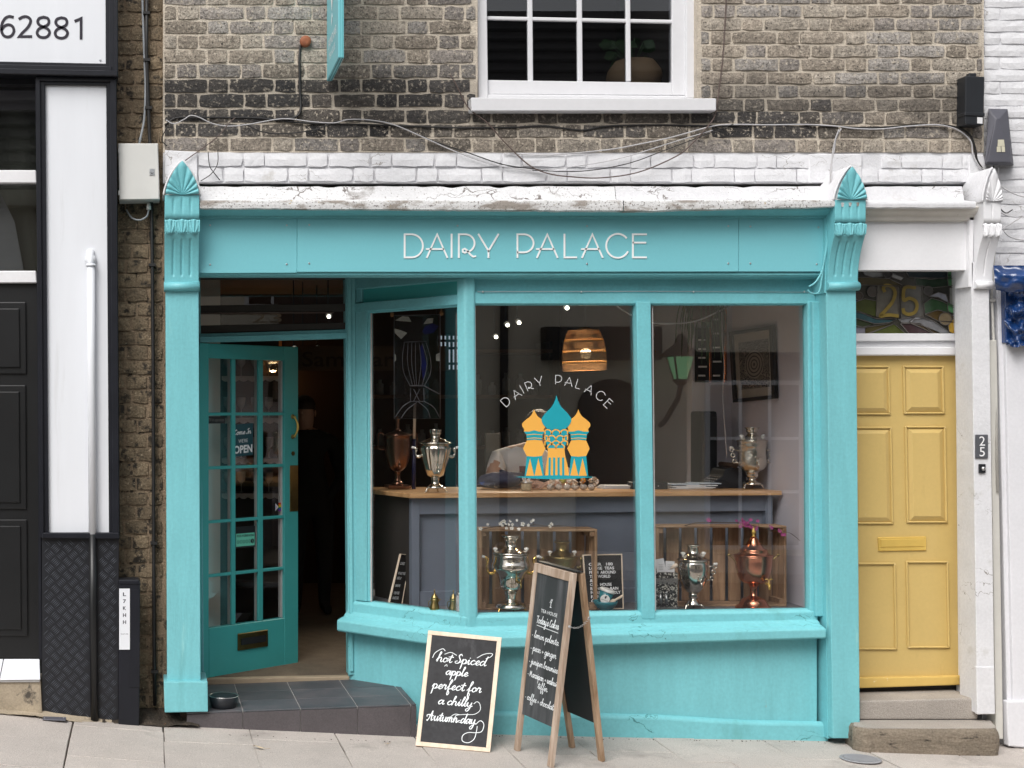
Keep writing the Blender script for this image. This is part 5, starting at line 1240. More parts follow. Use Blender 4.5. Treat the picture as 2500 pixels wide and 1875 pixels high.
MB().tube([W(2432, 560, .07), W(2425, 640, .07), W(2421, 720, .06), W(2426, 840, .05), W(2436, 1200, .02)], .0075, 8).obj('thin_pipe', OFFW, dp_)
MB().quad([(2417, 729), (2431, 729), (2431, 737), (2417, 737)], .045, .08).obj('clip', OFFW, dp_, bevel=.002)
rb = thing('white_rendered_front', 'smooth white rendered shopfront pier with a plinth at the right edge', 'wall', W(2480, 1820, .05))
MB().quad([(2434, 700), (3400, 700), (3400, 1890), (2462, 1830)], .055, .3).obj('pier', WHITE_WALL, rb, bevel=.006, seg=2)
MB().quad([(2452, 730), (3400, 730), (3400, 1890), (2476, 1830)], .035, .06).obj('pier', WHITE_WALL, rb, bevel=.006, seg=2)
MB().quad([(2458, 1712), (3400, 1712), (3400, 1900), (2462, 1822)], .012, .06).obj('plinth', WHITE_WALL, rb, bevel=.008, seg=2)
# navy moulded bracket at the right edge
orn = thing('navy_bracket', 'thick glossy navy blue painted console bracket at the right edge', 'bracket', W(2480, 830, 0))
mb = MB()
def drape(u, v):
    px = lerp(2428, 2560, u); py = lerp(648, 708, v)
    wob = 5 * math.sin(u * 5) * v; lump = noise.noise(Vector((u * 5, v * 4, 2)))
    return W(px + 6 * (v - .5) * (1 - u), py + wob + 4 * lump * v, -.02 - .07 * math.sin(min(1, u * 1.6) * math.pi / 2) - .035 * math.sin(v * math.pi) + .02 * lump)
mb.grid(drape, 30, 14); mb.obj('scroll_top', BLUE_GLOSS, orn)
mb = MB()
def body(u, v):
    px = lerp(2455 + 3 * math.sin(v * 9), 2560, u); py = lerp(700, 842 + 6 * math.sin(u * 7), v); l1 = noise.noise(Vector((u * 4.5, v * 6, 7))); l2 = noise.noise(Vector((u * 9, v * 11, 1)))
    return W(px, py, .02 - .055 * math.sin(min(1., u * 3) * math.pi / 2) - .05 * l1 - .025 * l2)
mb.grid(body, 36, 44); mb.obj('leaf_carving', BLUE_GLOSS, orn)
MB().quad([(2453, 690), (2570, 690), (2570, 838), (2456, 838)], .018, .06).obj('back_board', BLUE_GLOSS, orn, bevel=.004)
# boxes on the wall at the right
b1 = thing('black_junction_box', 'tall black plastic cable box fixed to the brick corner', 'box', W(2380, 305, .05))
MB().quad([(2357, 185), (2404, 187), (2402, 306), (2356, 304)], .035, .118).obj('body', BLACK_PLASTIC, b1, bevel=.006, seg=2)
MB().quad([(2366, 178), (2385, 178), (2385, 188), (2366, 188)], .085, .118).obj('lug', BLACK_PLASTIC, b1, bevel=.004)
MB().quad([(2356, 273), (2405, 275), (2405, 284), (2356, 282)], .029, .10).obj('ridge', BLACK_PLASTIC, b1, bevel=.003)
MB().quad([(2386, 286), (2399, 287), (2399, 302), (2386, 301)], .0335, .0355).obj('sticker', PAPER, b1)
b2 = thing('grey_alarm_box', 'dark grey tapered alarm box with torn stickers on the white brick wall', 'box', W(2440, 404, .05))
mb = MB(); o_ = [(2413, 265), (2460, 266), (2475, 404), (2404, 402)]; i_ = [(2433, 290), (2440, 290), (2468, 396), (2410, 396)]
A = [mb.b.verts.new(W(x, y, .16)) for x, y in o_]; Bv = [mb.b.verts.new(W(x, y, .075)) for x, y in o_]; Cv = [mb.b.verts.new(W(x, y, .045)) for x, y in i_]
for k in range(4):
    mb.b.faces.new((A[k], A[(k + 1) % 4], Bv[(k + 1) % 4], Bv[k])); mb.b.faces.new((Bv[k], Bv[(k + 1) % 4], Cv[(k + 1) % 4], Cv[k]))
mb.b.faces.new(Cv); mb.obj('body', GREY_PLASTIC, b2, bevel=.005, seg=2)
for q in ([(2437, 341), (2451, 341), (2453, 356), (2436, 357)], [(2434, 358), (2443, 357), (2444, 371), (2434, 371)], [(2445, 357), (2453, 357), (2454, 371), (2446, 371)]):
    MB().quad(q, .0425, .047).obj('sticker', M('yellowed_sticker', (.60, .57, .44), .7, .1, 20.0), b2)

# ---------------------------------------------------------------- hanging sign, cap, cables
hsn = thing('hanging_sign', 'teal projecting sign board seen edge on against the brick wall', 'sign', W(815, 100, -.1))
yn, yf = -.42, .085      # outer and wall side edge
pn, pf = W(833, 141, yn), W(801, 198, yf); zb2 = (pn.z + pf.z) / 2
th = 14 * S(yn)
fa = Vector((XW(826, yn), yn, zb2)); ba = Vector((XW(798, yf), yf, zb2)); dirs = (ba - fa)
mb = MB(); mb.obox(fa, dirs, (0, 0, 1.2), (th, 0, 0)); hb = mb.obj('board', TEAL_FLAT, hsn, bevel=.003)
for off in (.28, .70): MB().obox(fa + Vector((th * off, -.0015, 0)), (th * .06, 0, 0), (0, 0, 1.2), (0, .004, 0)).obj('edge_groove', TEAL_DOOR, hb)
for off in (.26, .72): MB().obox(fa + Vector((th * off, .002, -.0015)), dirs * .97, (th * .06, 0, 0), (0, 0, .004)).obj('edge_groove', INT_DARK, hb)
ud = -dirs.normalized(); nrm = Vector((-1, 0, 0)); om = ba + nrm * .002
mb = MB(); Ld = dirs.length
text_mesh('SAMOVAR', mb, om + ud * Ld * .52 + Vector((0, 0, .145)), ud, Vector((0, 0, 1)), .050, Ld * .70, 'C'); text_mesh('TEA HOUSE', mb, om + ud * Ld * .50 + Vector((0, 0, .080)), ud, Vector((0, 0, 1)), .036, Ld * .52, 'C')
mb.prism([om + ud * Ld * a + Vector((0, 0, b)) for a, b in ((.48, .235), (.53, .275), (.50, .30), (.46, .26))], nrm * .001); mb.prism([om + ud * Ld * a + Vector((0, 0, b)) for a, b in ((.40, .40), (.50, .31), (.58, .40), (.60, .56), (.38, .56))], nrm * .001)
mb.obj('lettering', SIGN_WHITE, hb)
cp = thing('rusty_cap', 'round rust red cap on the brick wall with a black cable below', 'cap', W(745, 105, WY))
MB().lathe(W(745, 103, WY - .004), [(.030, 0), (.031, .022), (.028, .030), (.012, .032)], 24, axis=(0, -1, 0)).obj('cap', RUST, cp)
CG = 'cables strung along the brick wall'
CY = WY - .012
def cb(pts, r, mat, label, Y=CY, k=6):
    return cable('wall_cable', [W(x, y, (Y + random.uniform(-.004, .004))) for x, y in pts], r, mat, label, 'cable', k, CG, 6)
cb([(733, 112), (731, 150), (733, 230), (734, 268), (726, 283), (705, 290), (670, 293)], .0075, CABLE_BLACK, 'black cable dropping from the rust red cap')
cb([(405, 293), (425, 302), (450, 291), (465, 282), (485, 286), (520, 302), (560, 308), (610, 303), (690, 290), (760, 297), (815, 300), (850, 292), (900, 293), (960, 304), (1040, 338), (1100, 365), (1180, 395), (1260, 412), (1330, 414), (1420, 404), (1520, 385), (1650, 345), (1740, 318)], .0029, CABLE_WHITE, 'pale cable looping from the left corner down past the window sill', CY - .02)
cb([(402, 305), (430, 288), (480, 287), (560, 287), (640, 289), (735, 300), (850, 303), (1000, 308), (1120, 312), (1250, 311), (1330, 308), (1420, 318), (1480, 308), (1600, 305), (1740, 307), (1900, 303), (2020, 307), (2120, 312), (2250, 305), (2310, 306)], .0050, CABLE_BLACK, 'main black cable running the length of the brick wall')
cb([(600, 303), (640, 322), (700, 326), (770, 316), (830, 295), (900, 297), (980, 312), (1060, 345), (1140, 372), (1230, 402), (1320, 414)], .0032, CABLE_BLACK, 'thin black cable sagging below the main run', CY - .016)
cb([(1098, 182), (1110, 200), (1130, 240), (1148, 268), (1190, 300), (1230, 345), (1290, 402), (1340, 424), (1400, 432), (1470, 434), (1560, 420), (1650, 382), (1690, 350), (1735, 300), (1748, 272), (1755, 220), (1764, 150), (1770, 60), (1776, -50)], .0038, CABLE_BROWN, 'brown cable hanging in a deep loop under the window sill', CY - .03)
cb([(1230, 375), (1340, 378), (1480, 366), (1560, 352), (1640, 335), (1740, 308), (1800, 304), (1880, 305), (1970, 304), (2040, 308), (2090, 314), (2150, 315), (2220, 308), (2290, 305), (2340, 318), (2370, 345), (2375, 375), (2390, 405), (2405, 416)], .0036, CABLE_WHITE, 'white cable running to the corner boxes', CY - .014)
cb([(1300, 416), (1420, 418), (1530, 400), (1620, 368), (1720, 330), (1790, 303)], .0028, CABLE_BLACK, 'thin black cable crossing the white painted courses', CY - .026)
cb([(2300, 305), (2340, 312), (2368, 330), (2380, 360), (2385, 390), (2398, 412)], .0055, CABLE_BLACK, 'thick black cable bending down at the wall corner', CY - .008)
cb([(2054, 314), (2042, 335), (2036, 370), (2028, 410), (2027, 460), (2030, 500), (2034, 512)], .0034, CABLE_WHITE, 'white cable dropping to the teal bracket', CY - .10)
cb([(2048, 316), (2038, 345), (2032, 380), (2030, 470), (2038, 500), (2036, 530)], .0030, CABLE_WHITE, 'second thin white cable dropping to the teal bracket', CY - .106)
cb([(508, 372), (512, 405), (525, 425), (537, 440)], .0026, CABLE_BLACK, 'short loose black wire end above the shop cornice', CY - .03)
cb([(532, 365), (531, 400), (515, 425), (490, 442)], .0026, CABLE_BLACK, 'short loose black wire crossing another at the cornice', CY - .034)
cb([(452, 392), (490, 365), (530, 335), (560, 300), (575, 287)], .0030, CABLE_BROWN, 'thin wire rising from the left bracket to the main run', CY - .02)
cb([(412, 305), (398, 330), (396, 345), (408, 356)], .0030, CABLE_BLACK, 'short black wire curling at the left wall corner', CY - .01)
cb([(2425, 404), (2430, 440), (2432, 480), (2440, 505), (2455, 520), (2472, 512)], .0032, CABLE_BLACK, 'black wires hanging under the grey alarm box', .10)
cb([(2440, 404), (2436, 430), (2445, 455), (2480, 475), (2520, 485)], .0030, CABLE_WHITE, 'white wire looping right under the grey alarm box', .10)
cb([(2432, 500), (2445, 520), (2475, 530), (2495, 528), (2470, 545), (2450, 560), (2470, 580), (2520, 590)], .0034, CABLE_WHITE, 'tangled white wires at the right edge', .10)
for lab_, (pts, r) in zip(('thicker teal painted cable running down beside the right bracket', 'thinner teal painted cable looping at the foot of the right bracket'), (([(2034, 512), (2028, 545), (2020, 590), (2012, 640), (2004, 668), (1990, 690), (1975, 700)], .0050), ([(2036, 530), (2026, 560), (2016, 610), (2010, 650), (2003, 700), (1996, 716), (1980, 715), (1972, 708)], .0045))):
    cable('painted_cable', [W(x, y, -.005) for x, y in pts], r, TEAL, lab_, 'cable', 6, 'painted cables by the bracket')
# ---------------------------------------------------------------- inside of the shop
RX = 3.800; CEIL = 2.75; BACK = 5.2
def slab_box(name, lo, hi, mat): return tag(MB().box(lo, hi).obj(name, mat), kind='structure')
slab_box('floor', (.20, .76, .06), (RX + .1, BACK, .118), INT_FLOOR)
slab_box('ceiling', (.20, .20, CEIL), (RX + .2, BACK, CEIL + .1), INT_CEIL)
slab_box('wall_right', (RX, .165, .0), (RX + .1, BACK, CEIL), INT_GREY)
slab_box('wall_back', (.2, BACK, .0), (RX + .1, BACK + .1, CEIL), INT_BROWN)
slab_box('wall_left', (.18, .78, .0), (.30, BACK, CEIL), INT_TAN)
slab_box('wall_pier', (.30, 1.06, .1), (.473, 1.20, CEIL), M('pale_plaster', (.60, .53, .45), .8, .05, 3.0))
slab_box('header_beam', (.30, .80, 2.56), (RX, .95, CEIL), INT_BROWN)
# raised display floor in the bay
DF = .565
mb = MB(); mb.prism([(1.30, .72, DF), (1.80, .165, DF), (RX, .165, DF), (RX, 1.30, DF), (1.30, 1.30, DF)], (0, 0, -.03)); tag(mb.obj('display_floor', GREY_SHELF), kind='structure')

# counter: grey panelled front, pine top
CA = Vector((XW(1007, .52), .52)); CB = Vector((XW(1886, .80), .80)); CE = Vector((XW(905, .97), .97))
cd = (CB - CA).normalized(); cn = Vector((cd.y, -cd.x))
ct = thing('counter', 'grey panelled counter with a pine top inside the bay window', 'counter', (CA.x + .8, CA.y + .3, DF))
topz = 1.192
def cpt(t, o=0.0): q = CA + cd * t + cn * o; return q
LC = (CB - CA).length
mb = MB(); back = Vector((-cn.x, -cn.y)) * .50
plan = [CE + Vector((-.02, -.02)), cpt(-.03, .05), cpt(LC + .03, .05), cpt(LC + .03, .05) + back, CE + back * .35]
mb.prism([Vector((p.x, p.y, topz)) for p in plan], (0, 0, .027)); mb.obj('counter_top', PINE, ct, bevel=.003)
MB().wbox(cpt(0), cpt(LC), DF, topz, DF, topz, -.06, -.03).obj('front_panel', GREY_JOIN, ct)
MB().wbox(cpt(0), cpt(LC), 1.096, topz - .001, 1.096, topz - .001, -.03, .0).obj('top_rail', GREY_JOIN, ct, bevel=.002)
MB().wbox(cpt(.045), cpt(LC - .04), DF, DF + .085, DF, DF + .085, -.03, -.004).obj('bottom_rail', GREY_JOIN, ct, bevel=.002)
MB().wbox(cpt(-.005), cpt(.042), DF, topz - .001, DF, topz - .001, -.04, .003).obj('leg', GREY_JOIN, ct, bevel=.002)
MB().wbox(cpt(LC - .045), cpt(LC), DF, topz - .001, DF, topz - .001, -.04, .003).obj('leg', GREY_JOIN, ct, bevel=.002)
MB().wbox(CE, CA, DF, topz, DF, topz, -.05, -.03).obj('end_panel', INT_DARK, ct)
CTZ = topz + .0275

# dark shelving behind the counter
sh = thing('shelf_unit', 'dark shelving with glasses along the back wall of the shop', 'shelf', (2.6, 4.9, .12))
for z in (.9, 1.35, 1.8, 2.2): MB().box((1.9, 4.75, z), (3.6, 5.18, z + .03)).obj('shelf', M('shelf_wood', (.16, .085, .045), .6) if 'shelf_wood' not in bpy.data.materials else bpy.data.materials['shelf_wood'], sh)
for x in (1.9, 2.75, 3.57): MB().box((x, 4.752, .12), (x + .03, 5.178, 2.3)).obj('upright', INT_DARK, sh)
JAR = M('dim_glassware', (.30, .31, .30), .15, .2, 30.0)
for i in range(26):
    x = 1.98 + (i % 13) * .125; z = (1.38, 1.83)[i // 13]
    if abs(x - 2.77) < .05: continue
    h = random.uniform(.10, .2)
    tag(MB().lathe((x, 4.9, z + .001), [(.03, 0), (.036, .01), (.036, h * .7), (.018, h * .8), (.018, h)], 10).obj('jar', JAR), ('first', 'second', 'third', 'fourth', 'fifth', 'sixth', 'seventh', 'eighth', 'ninth', 'tenth', 'eleventh', 'twelfth', 'thirteenth')[i % 13] + ' glass jar from the left on the ' + ('lower', 'upper')[i // 13] + ' back shelf', 'jar', 'jars on the back shelves')
# lacy glass shelves seen through the door
gs = thing('glass_cabinet', 'dark cabinet with lace edged shelves seen through the door glass', 'cabinet', (.75, 2.6, .12))
MB().box((.56, 2.78, .12), (1.0, 2.82, 2.4)).obj('back', INT_DARK, gs); MB().box((.545, 2.45, .12), (.56, 2.82, 2.4)).obj('side', INT_DARK, gs)
LACE = M('white_lace', (.45, .43, .40), .8, .15, 60.0)
for z in (1.08, 1.33, 1.62, 1.92):
    s_ = MB().box((.56, 2.47, z), (1.0, 2.78, z + .02)).obj('shelf', INT_DARK, gs)
    mb = MB(); mb.grid(lambda u, v, z=z: Vector((lerp(.56, 1.0, u), 2.465, z + .02 - v * (.026 + .014 * abs(math.sin(u * 22))))), 66, 1); mb.obj('lace_trim', LACE, s_)
    for i in range(4): MB().lathe((.61 + i * .1, 2.6, z + .021), [(.02, 0), (.004, .006), (.004, .06), (.03, .09), (.033, .14), (.031, .15)], 10).obj('wine_glass', JAR, gs)
# warm lit wall lamp far inside (its glow shows through the door)
wl_ = thing('wall_lamp', 'small warm lamp lighting the tan wall deep inside the shop', 'lamp', (1.15, 5.12, 1.95))
MB().lathe((1.15, 5.13, 1.95), [(.03, 0), (.05, .02), (.06, .10), (.02, .12)], 14).obj('shade', M('warm_shade', (.6, .35, .15), .6, emit=((1, .55, .2), 2.5)), wl_)
MB().box((1.14, 5.13, 1.90), (1.16, 5.17, 1.95)).obj('arm', BRASS_OLD, wl_)
tw_ = MB().box((.9, 5.17, 1.0), (1.26, 5.2, 2.35)).obj('alcove_panel', M('ochre_plaster', (.42, .20, .07), .8, .1), None); tag(tw_, kind='structure')
pl_ = bpy.data.lights.new('wall_lamp_light', 'POINT'); pl_.energy = .9; pl_.color = (1, .55, .25); pl_.shadow_soft_size = .06
po = bpy.data.objects.new('wall_lamp_light', pl_); col.objects.link(po); po.location = (1.10, 4.95, 1.95)
# name board on the back wall
nb = thing('inner_name_board', 'tan board with faint dark lettering above the inner doorway', 'sign', (1.6, 3.9, 2.0))
MB().box((1.22, 3.90, 2.02), (2.5, 3.93, 2.22)).obj('board', M('tan_board', (.10, .066, .042), .8), nb)
mb = MB(); text_mesh('Samovar', mb, Vector((1.30, 3.897, 2.055)), Vector((1, 0, 0)), Vector((0, 0, 1)), .12, .75, bold=.01); mb.obj('lettering', M('brown_letters', (.045, .028, .018), .8), nb)
for x in (1.3, 2.4): MB().box((x, 3.905, 2.22), (x + .01, 3.915, CEIL)).obj('hanger', CABLE_BLACK, nb)
# ceiling spots that are lit
SPOT = M('lit_spot', (1, 1, .9), .5, emit=((1, .95, .75), 9.0))
for i, (px, py, Y) in enumerate(((1211, 822, 3.2), (1239, 793, 2.6), (1267, 787, 2.4), (1384, 751, 1.9), (775, 852, 4.2), (718, 852, 3.6), (803, 772, 2.4))):
    p = W(px, py, Y)
    if p.z > CEIL - .05: p.z = CEIL - .05
    t = thing('ceiling_spot', ['leftmost lit ceiling spot seen in the middle pane', 'second lit ceiling spot from the left in the middle pane', 'third lit ceiling spot from the left in the middle pane', 'lit ceiling spot near the top of the middle pane', 'far lit spot glimpsed above the open door edge', 'warm spot at the top corner of the open door', 'lit spot seen through the fanlight above the door'][i], 'spotlight', p, 'lit ceiling spots')
    MB().lathe(p, [(.011, 0), (.013, .004), (.013, .012)], 12, axis=(-.15, -1, -.35)).obj('bulb', SPOT, t)
    if i < 4:
        ls_ = bpy.data.lights.new('spot_light', 'SPOT'); ls_.energy = 16.0 if i < 3 else 45.0; ls_.spot_size = R(80); ls_.spot_blend = .6; ls_.color = (1, .86, .66); ls_.shadow_soft_size = .02
        lo2 = bpy.data.objects.new('spot_light', ls_); col.objects.link(lo2); lo2.location = p + Vector((0, -.02, -.01)); lo2.rotation_euler = (Vector((.15, 1.0, 1.2)) if i < 3 else Vector((.42, .42, 1.2))).to_track_quat('Z', 'Y').to_euler()
    mb = MB(); mb.lathe(p + Vector((.002, .014, .005)), [(.024, 0), (.022, .05), (.008, .06)], 12, axis=(.1, 1, .3)); mb.obj('can', BLACK_PLASTIC, t)
    if CEIL - p.z > .06: MB().tube([p + Vector((0, .05, .03)), Vector((p.x, p.y + .05, CEIL))], .006, 6).obj('stem', BLACK_PLASTIC, t)

# wicker pendant lamp
LY = .95; c = W(1427, 905, LY); k = S(LY)
pd = thing('pendant_lamp', 'woven brown wicker pendant lamp with glowing open bands', 'lamp', c)
prof = [(51, 0), (51.5, 20), (51, 45), (47, 70), (41, 88), (35, 100)]
WICK = M('woven_wicker', (.58, .39, .23), .75, .25, 60.0, 1.0, 150, .004)
def rad(h):
    for (r0, h0), (r1, h1) in zip(prof, prof[1:]):
        if h <= h1: return lerp(r0, r1, (h - h0) / (h1 - h0))
    return 35
def tiltp(r, a, h): 
    q = Vector((r * math.cos(a) * k, r * math.sin(a) * k, h * k)); q = Matrix.Rotation(R(-1.5), 3, 'Y') @ q; return c + q
for (h0, h1) in ((0, 18), (23, 44), (49, 72), (77, 100)):
    mb = MB(); n = 40; st = int((h1 - h0) / 2.6)
    for i in range(st):
        h = h0 + (h1 - h0) * (i + .5) / st
        mb.tube([tiltp(rad(h) + .5 * math.sin(a * 30 + i * math.pi), a, h) for a in [2 * math.pi * j / 60 for j in range(60)]], 1.36 * k, 5, closed=True)
    mb.obj('woven_band', WICK, pd)
for hb0, hb1 in ((18, 23), (44, 49), (72, 77)):
    mb = MB()
    for j in range(44):
        a = 2 * math.pi * j / 44; mb.tube([tiltp(rad(hb0), a, hb0), tiltp(rad(hb1), a + .12, hb1)], 1.0 * k, 4)
    mb.obj('open_band', M('straw', (.50, .32, .12), .7) if 'straw' not in bpy.data.materials else bpy.data.materials['straw'], pd)
MB().ball(c + Vector((.008, 0, 42 * k)), 13 * k, n=14).obj('bulb', M('lit_bulb', (1, .9, .7), .5, emit=((1, .72, .38), 9.0)), pd)
MB().tube([c + Vector((.005, 0, 98 * k)), Vector((c.x - .002, c.y, CEIL))], .0022, 6).obj('flex', CABLE_WHITE, pd)
MB().lathe(c + Vector((0, 0, 97 * k)), [(35 * k, 0), (20 * k, 4 * k), (6 * k, 9 * k)], 20).obj('cap', WICK, pd)
l_ = bpy.data.lights.new('pendant_light', 'POINT'); l_.energy = 3.2; l_.color = (1, .68, .36); l_.shadow_soft_size = .03
lo_ = bpy.data.objects.new('pendant_light', l_); col.objects.link(lo_); lo_.location = c + Vector((0, 0, 30 * k))
# festoon cable with chain
cable('festoon_cable', [W(1498, 742, .5), W(1525, 760, .55), W(1556, 776, .6), W(1590, 787, .6), W(1640, 790, .55), W(1700, 783, .5), W(1755, 760, .45), W(1790, 740, .4)], .0045, CABLE_WHITE, 'white and black festoon cable swagged across the top of the window', 'cable', 6)
mb = MB()
for i in range(9):
    t = i / 8; p = W(lerp(1752, 1795, t), lerp(762, 738, t), .42); a = R(30)
    mb.tube([p + Vector((math.cos(a) * .010 * math.cos(q) - math.sin(a) * (.005 if i % 2 else .001) * math.sin(q), (.001 if i % 2 else .005) * math.sin(q), math.sin(a) * .010 * math.cos(q) + math.cos(a) * (.005 if i % 2 else .001) * math.sin(q))) for q in [j * math.pi / 5 for j in range(10)]], .0016, 5, closed=True)
tag(mb.obj('chain', CABLE_BLACK), 'short black chain holding the festoon cable at the top right', 'chain')

# framed print on the right wall
XP = RX - .012
def rwp(px, py, X=XP):                          # point on the right-hand wall that shows at (px, py)
    Z = X * F / (px - VX); return Vector((X, Z - D, CZ - (py - VY) * Z / F))
fr = thing('framed_print', 'black framed dark mandala print hanging on the pale inner wall', 'picture', rwp(1840, 980))
q = [rwp(1787, 810), rwp(1893, 794), rwp(1899, 973), rwp(1797, 983)]
def qp(u, v, off): 
    p = q[0].lerp(q[1], u).lerp(q[3].lerp(q[2], u), v); return Vector((p.x - off, p.y, p.z))
FRB = M('black_picture_frame', (.012, .011, .011), .4)
bw, bh = .065, .05
for (u0, v0, u1, v1) in ((0, 0, 1, bh), (0, 1 - bh, 1, 1), (0, bh, bw, 1 - bh), (1 - bw, bh, 1, 1 - bh)):
    MB().prism([qp(u0, v0, .022), qp(u1, v0, .022), qp(u1, v1, .022), qp(u0, v1, .022)], (.025, 0, 0)).obj('frame', FRB, fr, bevel=.002)
MB().prism([qp(.04, .04, .006), qp(.96, .04, .006), qp(.96, .96, .006), qp(.04, .96, .006)], (.004, 0, 0)).obj('mount', M('cream_mount', (.42, .38, .33), .8), fr)
mm = bpy.data.materials.new('mandala_print'); mm.use_nodes = True; nt = mm.node_tree; L = nt.links.new; bs = nt.nodes['Principled BSDF']
ctr = qp(.52, .5, 0); geo = _n(nt, 'ShaderNodeNewGeometry'); sb_ = _n(nt, 'ShaderNodeVectorMath', operation='SUBTRACT'); sb_.inputs[1].default_value = ctr; L(geo.outputs['Position'], sb_.inputs[0])
ml = _n(nt, 'ShaderNodeVectorMath', operation='MULTIPLY'); ml.inputs[1].default_value = (0, 1.9, 2.9); L(sb_.outputs[0], ml.inputs[0])
ln = _n(nt, 'ShaderNodeVectorMath', operation='LENGTH'); L(ml.outputs[0], ln.inputs[0])
s1 = _n(nt, 'ShaderNodeMath', operation='MULTIPLY'); s1.inputs[1].default_value = 95; L(ln.outputs['Value'], s1.inputs[0]); s2 = _n(nt, 'ShaderNodeMath', operation='SINE'); L(s1.outputs[0], s2.inputs[0])
vo = _n(nt, 'ShaderNodeTexVoronoi'); vo.inputs['Scale'].default_value = 26; vo.feature = 'DISTANCE_TO_EDGE'; L(ml.outputs[0], vo.inputs['Vector'])
mr = _n(nt, 'ShaderNodeMapRange'); mr.inputs[1].default_value = .06; mr.inputs[2].default_value = .12; L(vo.outputs[0], mr.inputs[0])
ins = _n(nt, 'ShaderNodeMath', operation='LESS_THAN'); ins.inputs[1].default_value = .25; L(ln.outputs['Value'], ins.inputs[0])
mx = _n(nt, 'ShaderNodeMix', data_type='FLOAT'); L(ins.outputs[0], mx.inputs[0]); L(mr.outputs[0], mx.inputs[2]); L(s2.outputs[0], mx.inputs[3])
rp = _n(nt, 'ShaderNodeMapRange'); rp.inputs[1].default_value = .3; rp.inputs[2].default_value = .8; L(mx.outputs[0], rp.inputs[0])
mc = _n(nt, 'ShaderNodeMix', data_type='RGBA'); mc.inputs[6].default_value = (.30, .27, .23, 1); mc.inputs[7].default_value = (.02, .02, .03, 1); L(rp.outputs[0], mc.inputs[0]); L(mc.outputs[2], bs.inputs['Base Color'])
MB().prism([qp(.17, .17, .008), qp(.86, .17, .008), qp(.86, .83, .008), qp(.17, .83, .008)], (.002, 0, 0)).obj('print', mm, fr)
# tall black speaker / fridge in the corner, menu boards with plant
fg = thing('black_cabinet', 'tall narrow black cabinet standing in the corner behind the counter', 'cabinet', (3.58, 1.35, .12))
MB().box((XW(1715, 1.25), 1.25, .12), (XW(1752, 1.25), 1.45, 1.69)).obj('body', BLACK_PLASTIC, fg, bevel=.02, seg=3)
MB().box((XW(1715, 1.25) + .006, 1.24, .16), (XW(1752, 1.25) - .006, 1.25, 1.66)).obj('door', BLACK_PLASTIC, fg, bevel=.006)
MB().tube([(XW(1715, 1.25) + .02, 1.23, 1.0), (XW(1715, 1.25) + .02, 1.23, 1.2)], .005, 8).obj('handle', STEEL, fg)
WTY = 1.46
for i, (a, b, y0, y1, lab) in enumerate(((1700, 1733, 800, 933, 'narrow wall menu board half hidden by hanging plant'), (1736, 1770, 750, 933, 'tall black menu board with copper edge beside the plant'))):
    mbd = thing('menu_board', lab, 'menu board', W((a + b) / 2, y1, WTY), 'menu boards on the inner wall')
    MB().quad([(a, y0), (b, y0), (b, y1), (a, y1)], WTY, WTY + .03).obj('board', FELT, mbd, bevel=.002)
    MB().quad([(b - 1, y0 - 1), (b + 5, y0 - 1), (b + 5, y1 + 1), (b - 1, y1 + 1)], WTY - .006, WTY + .03).obj('edge', COPPER, mbd, bevel=.002)
    mb = MB()
    for r_ in range(5): 
        yy = lerp(y0 + 28, y1 - 18, r_ / 4.); mb.quad([(a + 5, yy), (a + 22 + 4 * (r_ % 2), yy), (a + 22 + 4 * (r_ % 2), yy + 4), (a + 5, yy + 4)], WTY - .002, WTY)
    mb.obj('menu_lines', LETTER_WHITE, mbd)
slab_box('wall_return', (XW(1690, WTY + .03), WTY + .035, .1), (RX, WTY + .12, CEIL), INT_GREY)
hp = thing('hanging_plant', 'trailing green plant in a hanging pot near the top of the window', 'plant', W(1712, 775, 1.25))
pc = W(1712, 785, 1.25); MB().lathe(pc, [(.05, 0), (.08, .04), (.09, .10), (.085, .105)], 16).obj('pot', INT_BROWN, hp)
for i in range(46):
    a = random.uniform(0, 6.28); r = random.uniform(.05, .17); dl_ = random.uniform(.05, .34)
    pts = [pc + Vector((0, 0, .1)), pc + Vector((math.cos(a) * r * .7, math.sin(a) * r * .7, .15)), pc + Vector((math.cos(a) * r, math.sin(a) * r, .05)), pc + Vector((math.cos(a) * r * 1.08, math.sin(a) * r * 1.08, .06 - dl_))]
    mb = MB(); mb.tube([tuple(q_) for q_ in smooth_line(pts, 4)], [.0035] * 12 + [.001], 4); mb.obj('frond', GREEN, hp)
MB().tube([pc + Vector((0, 0, .1)), Vector((pc.x, pc.y, CEIL))], .003, 5).obj('hanger', CABLE_BLACK, hp)
cable('phone_wire', [W(1762, 762, .9), W(1764, 840, .9), W(1768, 900, .9), W(1764, 960, .92), W(1770, 1050, .95), W(1775, 1118, .98)], .0026, CABLE_WHITE, 'thin white wire dangling down the inner wall to the counter', 'wire')
# stained glass panel hanging in the canted window
HY = .62
def hz(x, y): return (850 + x * .30143, 680 + y * .30143)
hg = thing('stained_glass_hanging', 'dark leaded glass panel with a samovar outline hung in the angled window', 'stained glass', W(1017, 1022, HY))
MB().quad([hz(372, 300), hz(745, 290), hz(745, 1135), hz(372, 1135)], HY, HY + .004).obj('glass', glass('smoky_glass', 2.2, (.55, .55, .56)), hg)
LEAD = M('bright_lead', (.17, .17, .19), .35, .1, 30, metal=.6)
def hl(pts, sm=True, r=.0022):
    P = [W(*hz(*p), HY - .003) for p in pts]; MB().tube([tuple(v) for v in smooth_line(P, 4)] if sm and len(P) > 2 else P, r, 5).obj('leading', LEAD, hg)
hl([(372, 300), (745, 290), (745, 1135), (372, 1135), (372, 300)], False, .003)
hl([(455, 520), (440, 640), (450, 760), (500, 865)]); hl([(630, 515), (665, 640), (668, 760), (620, 865)])
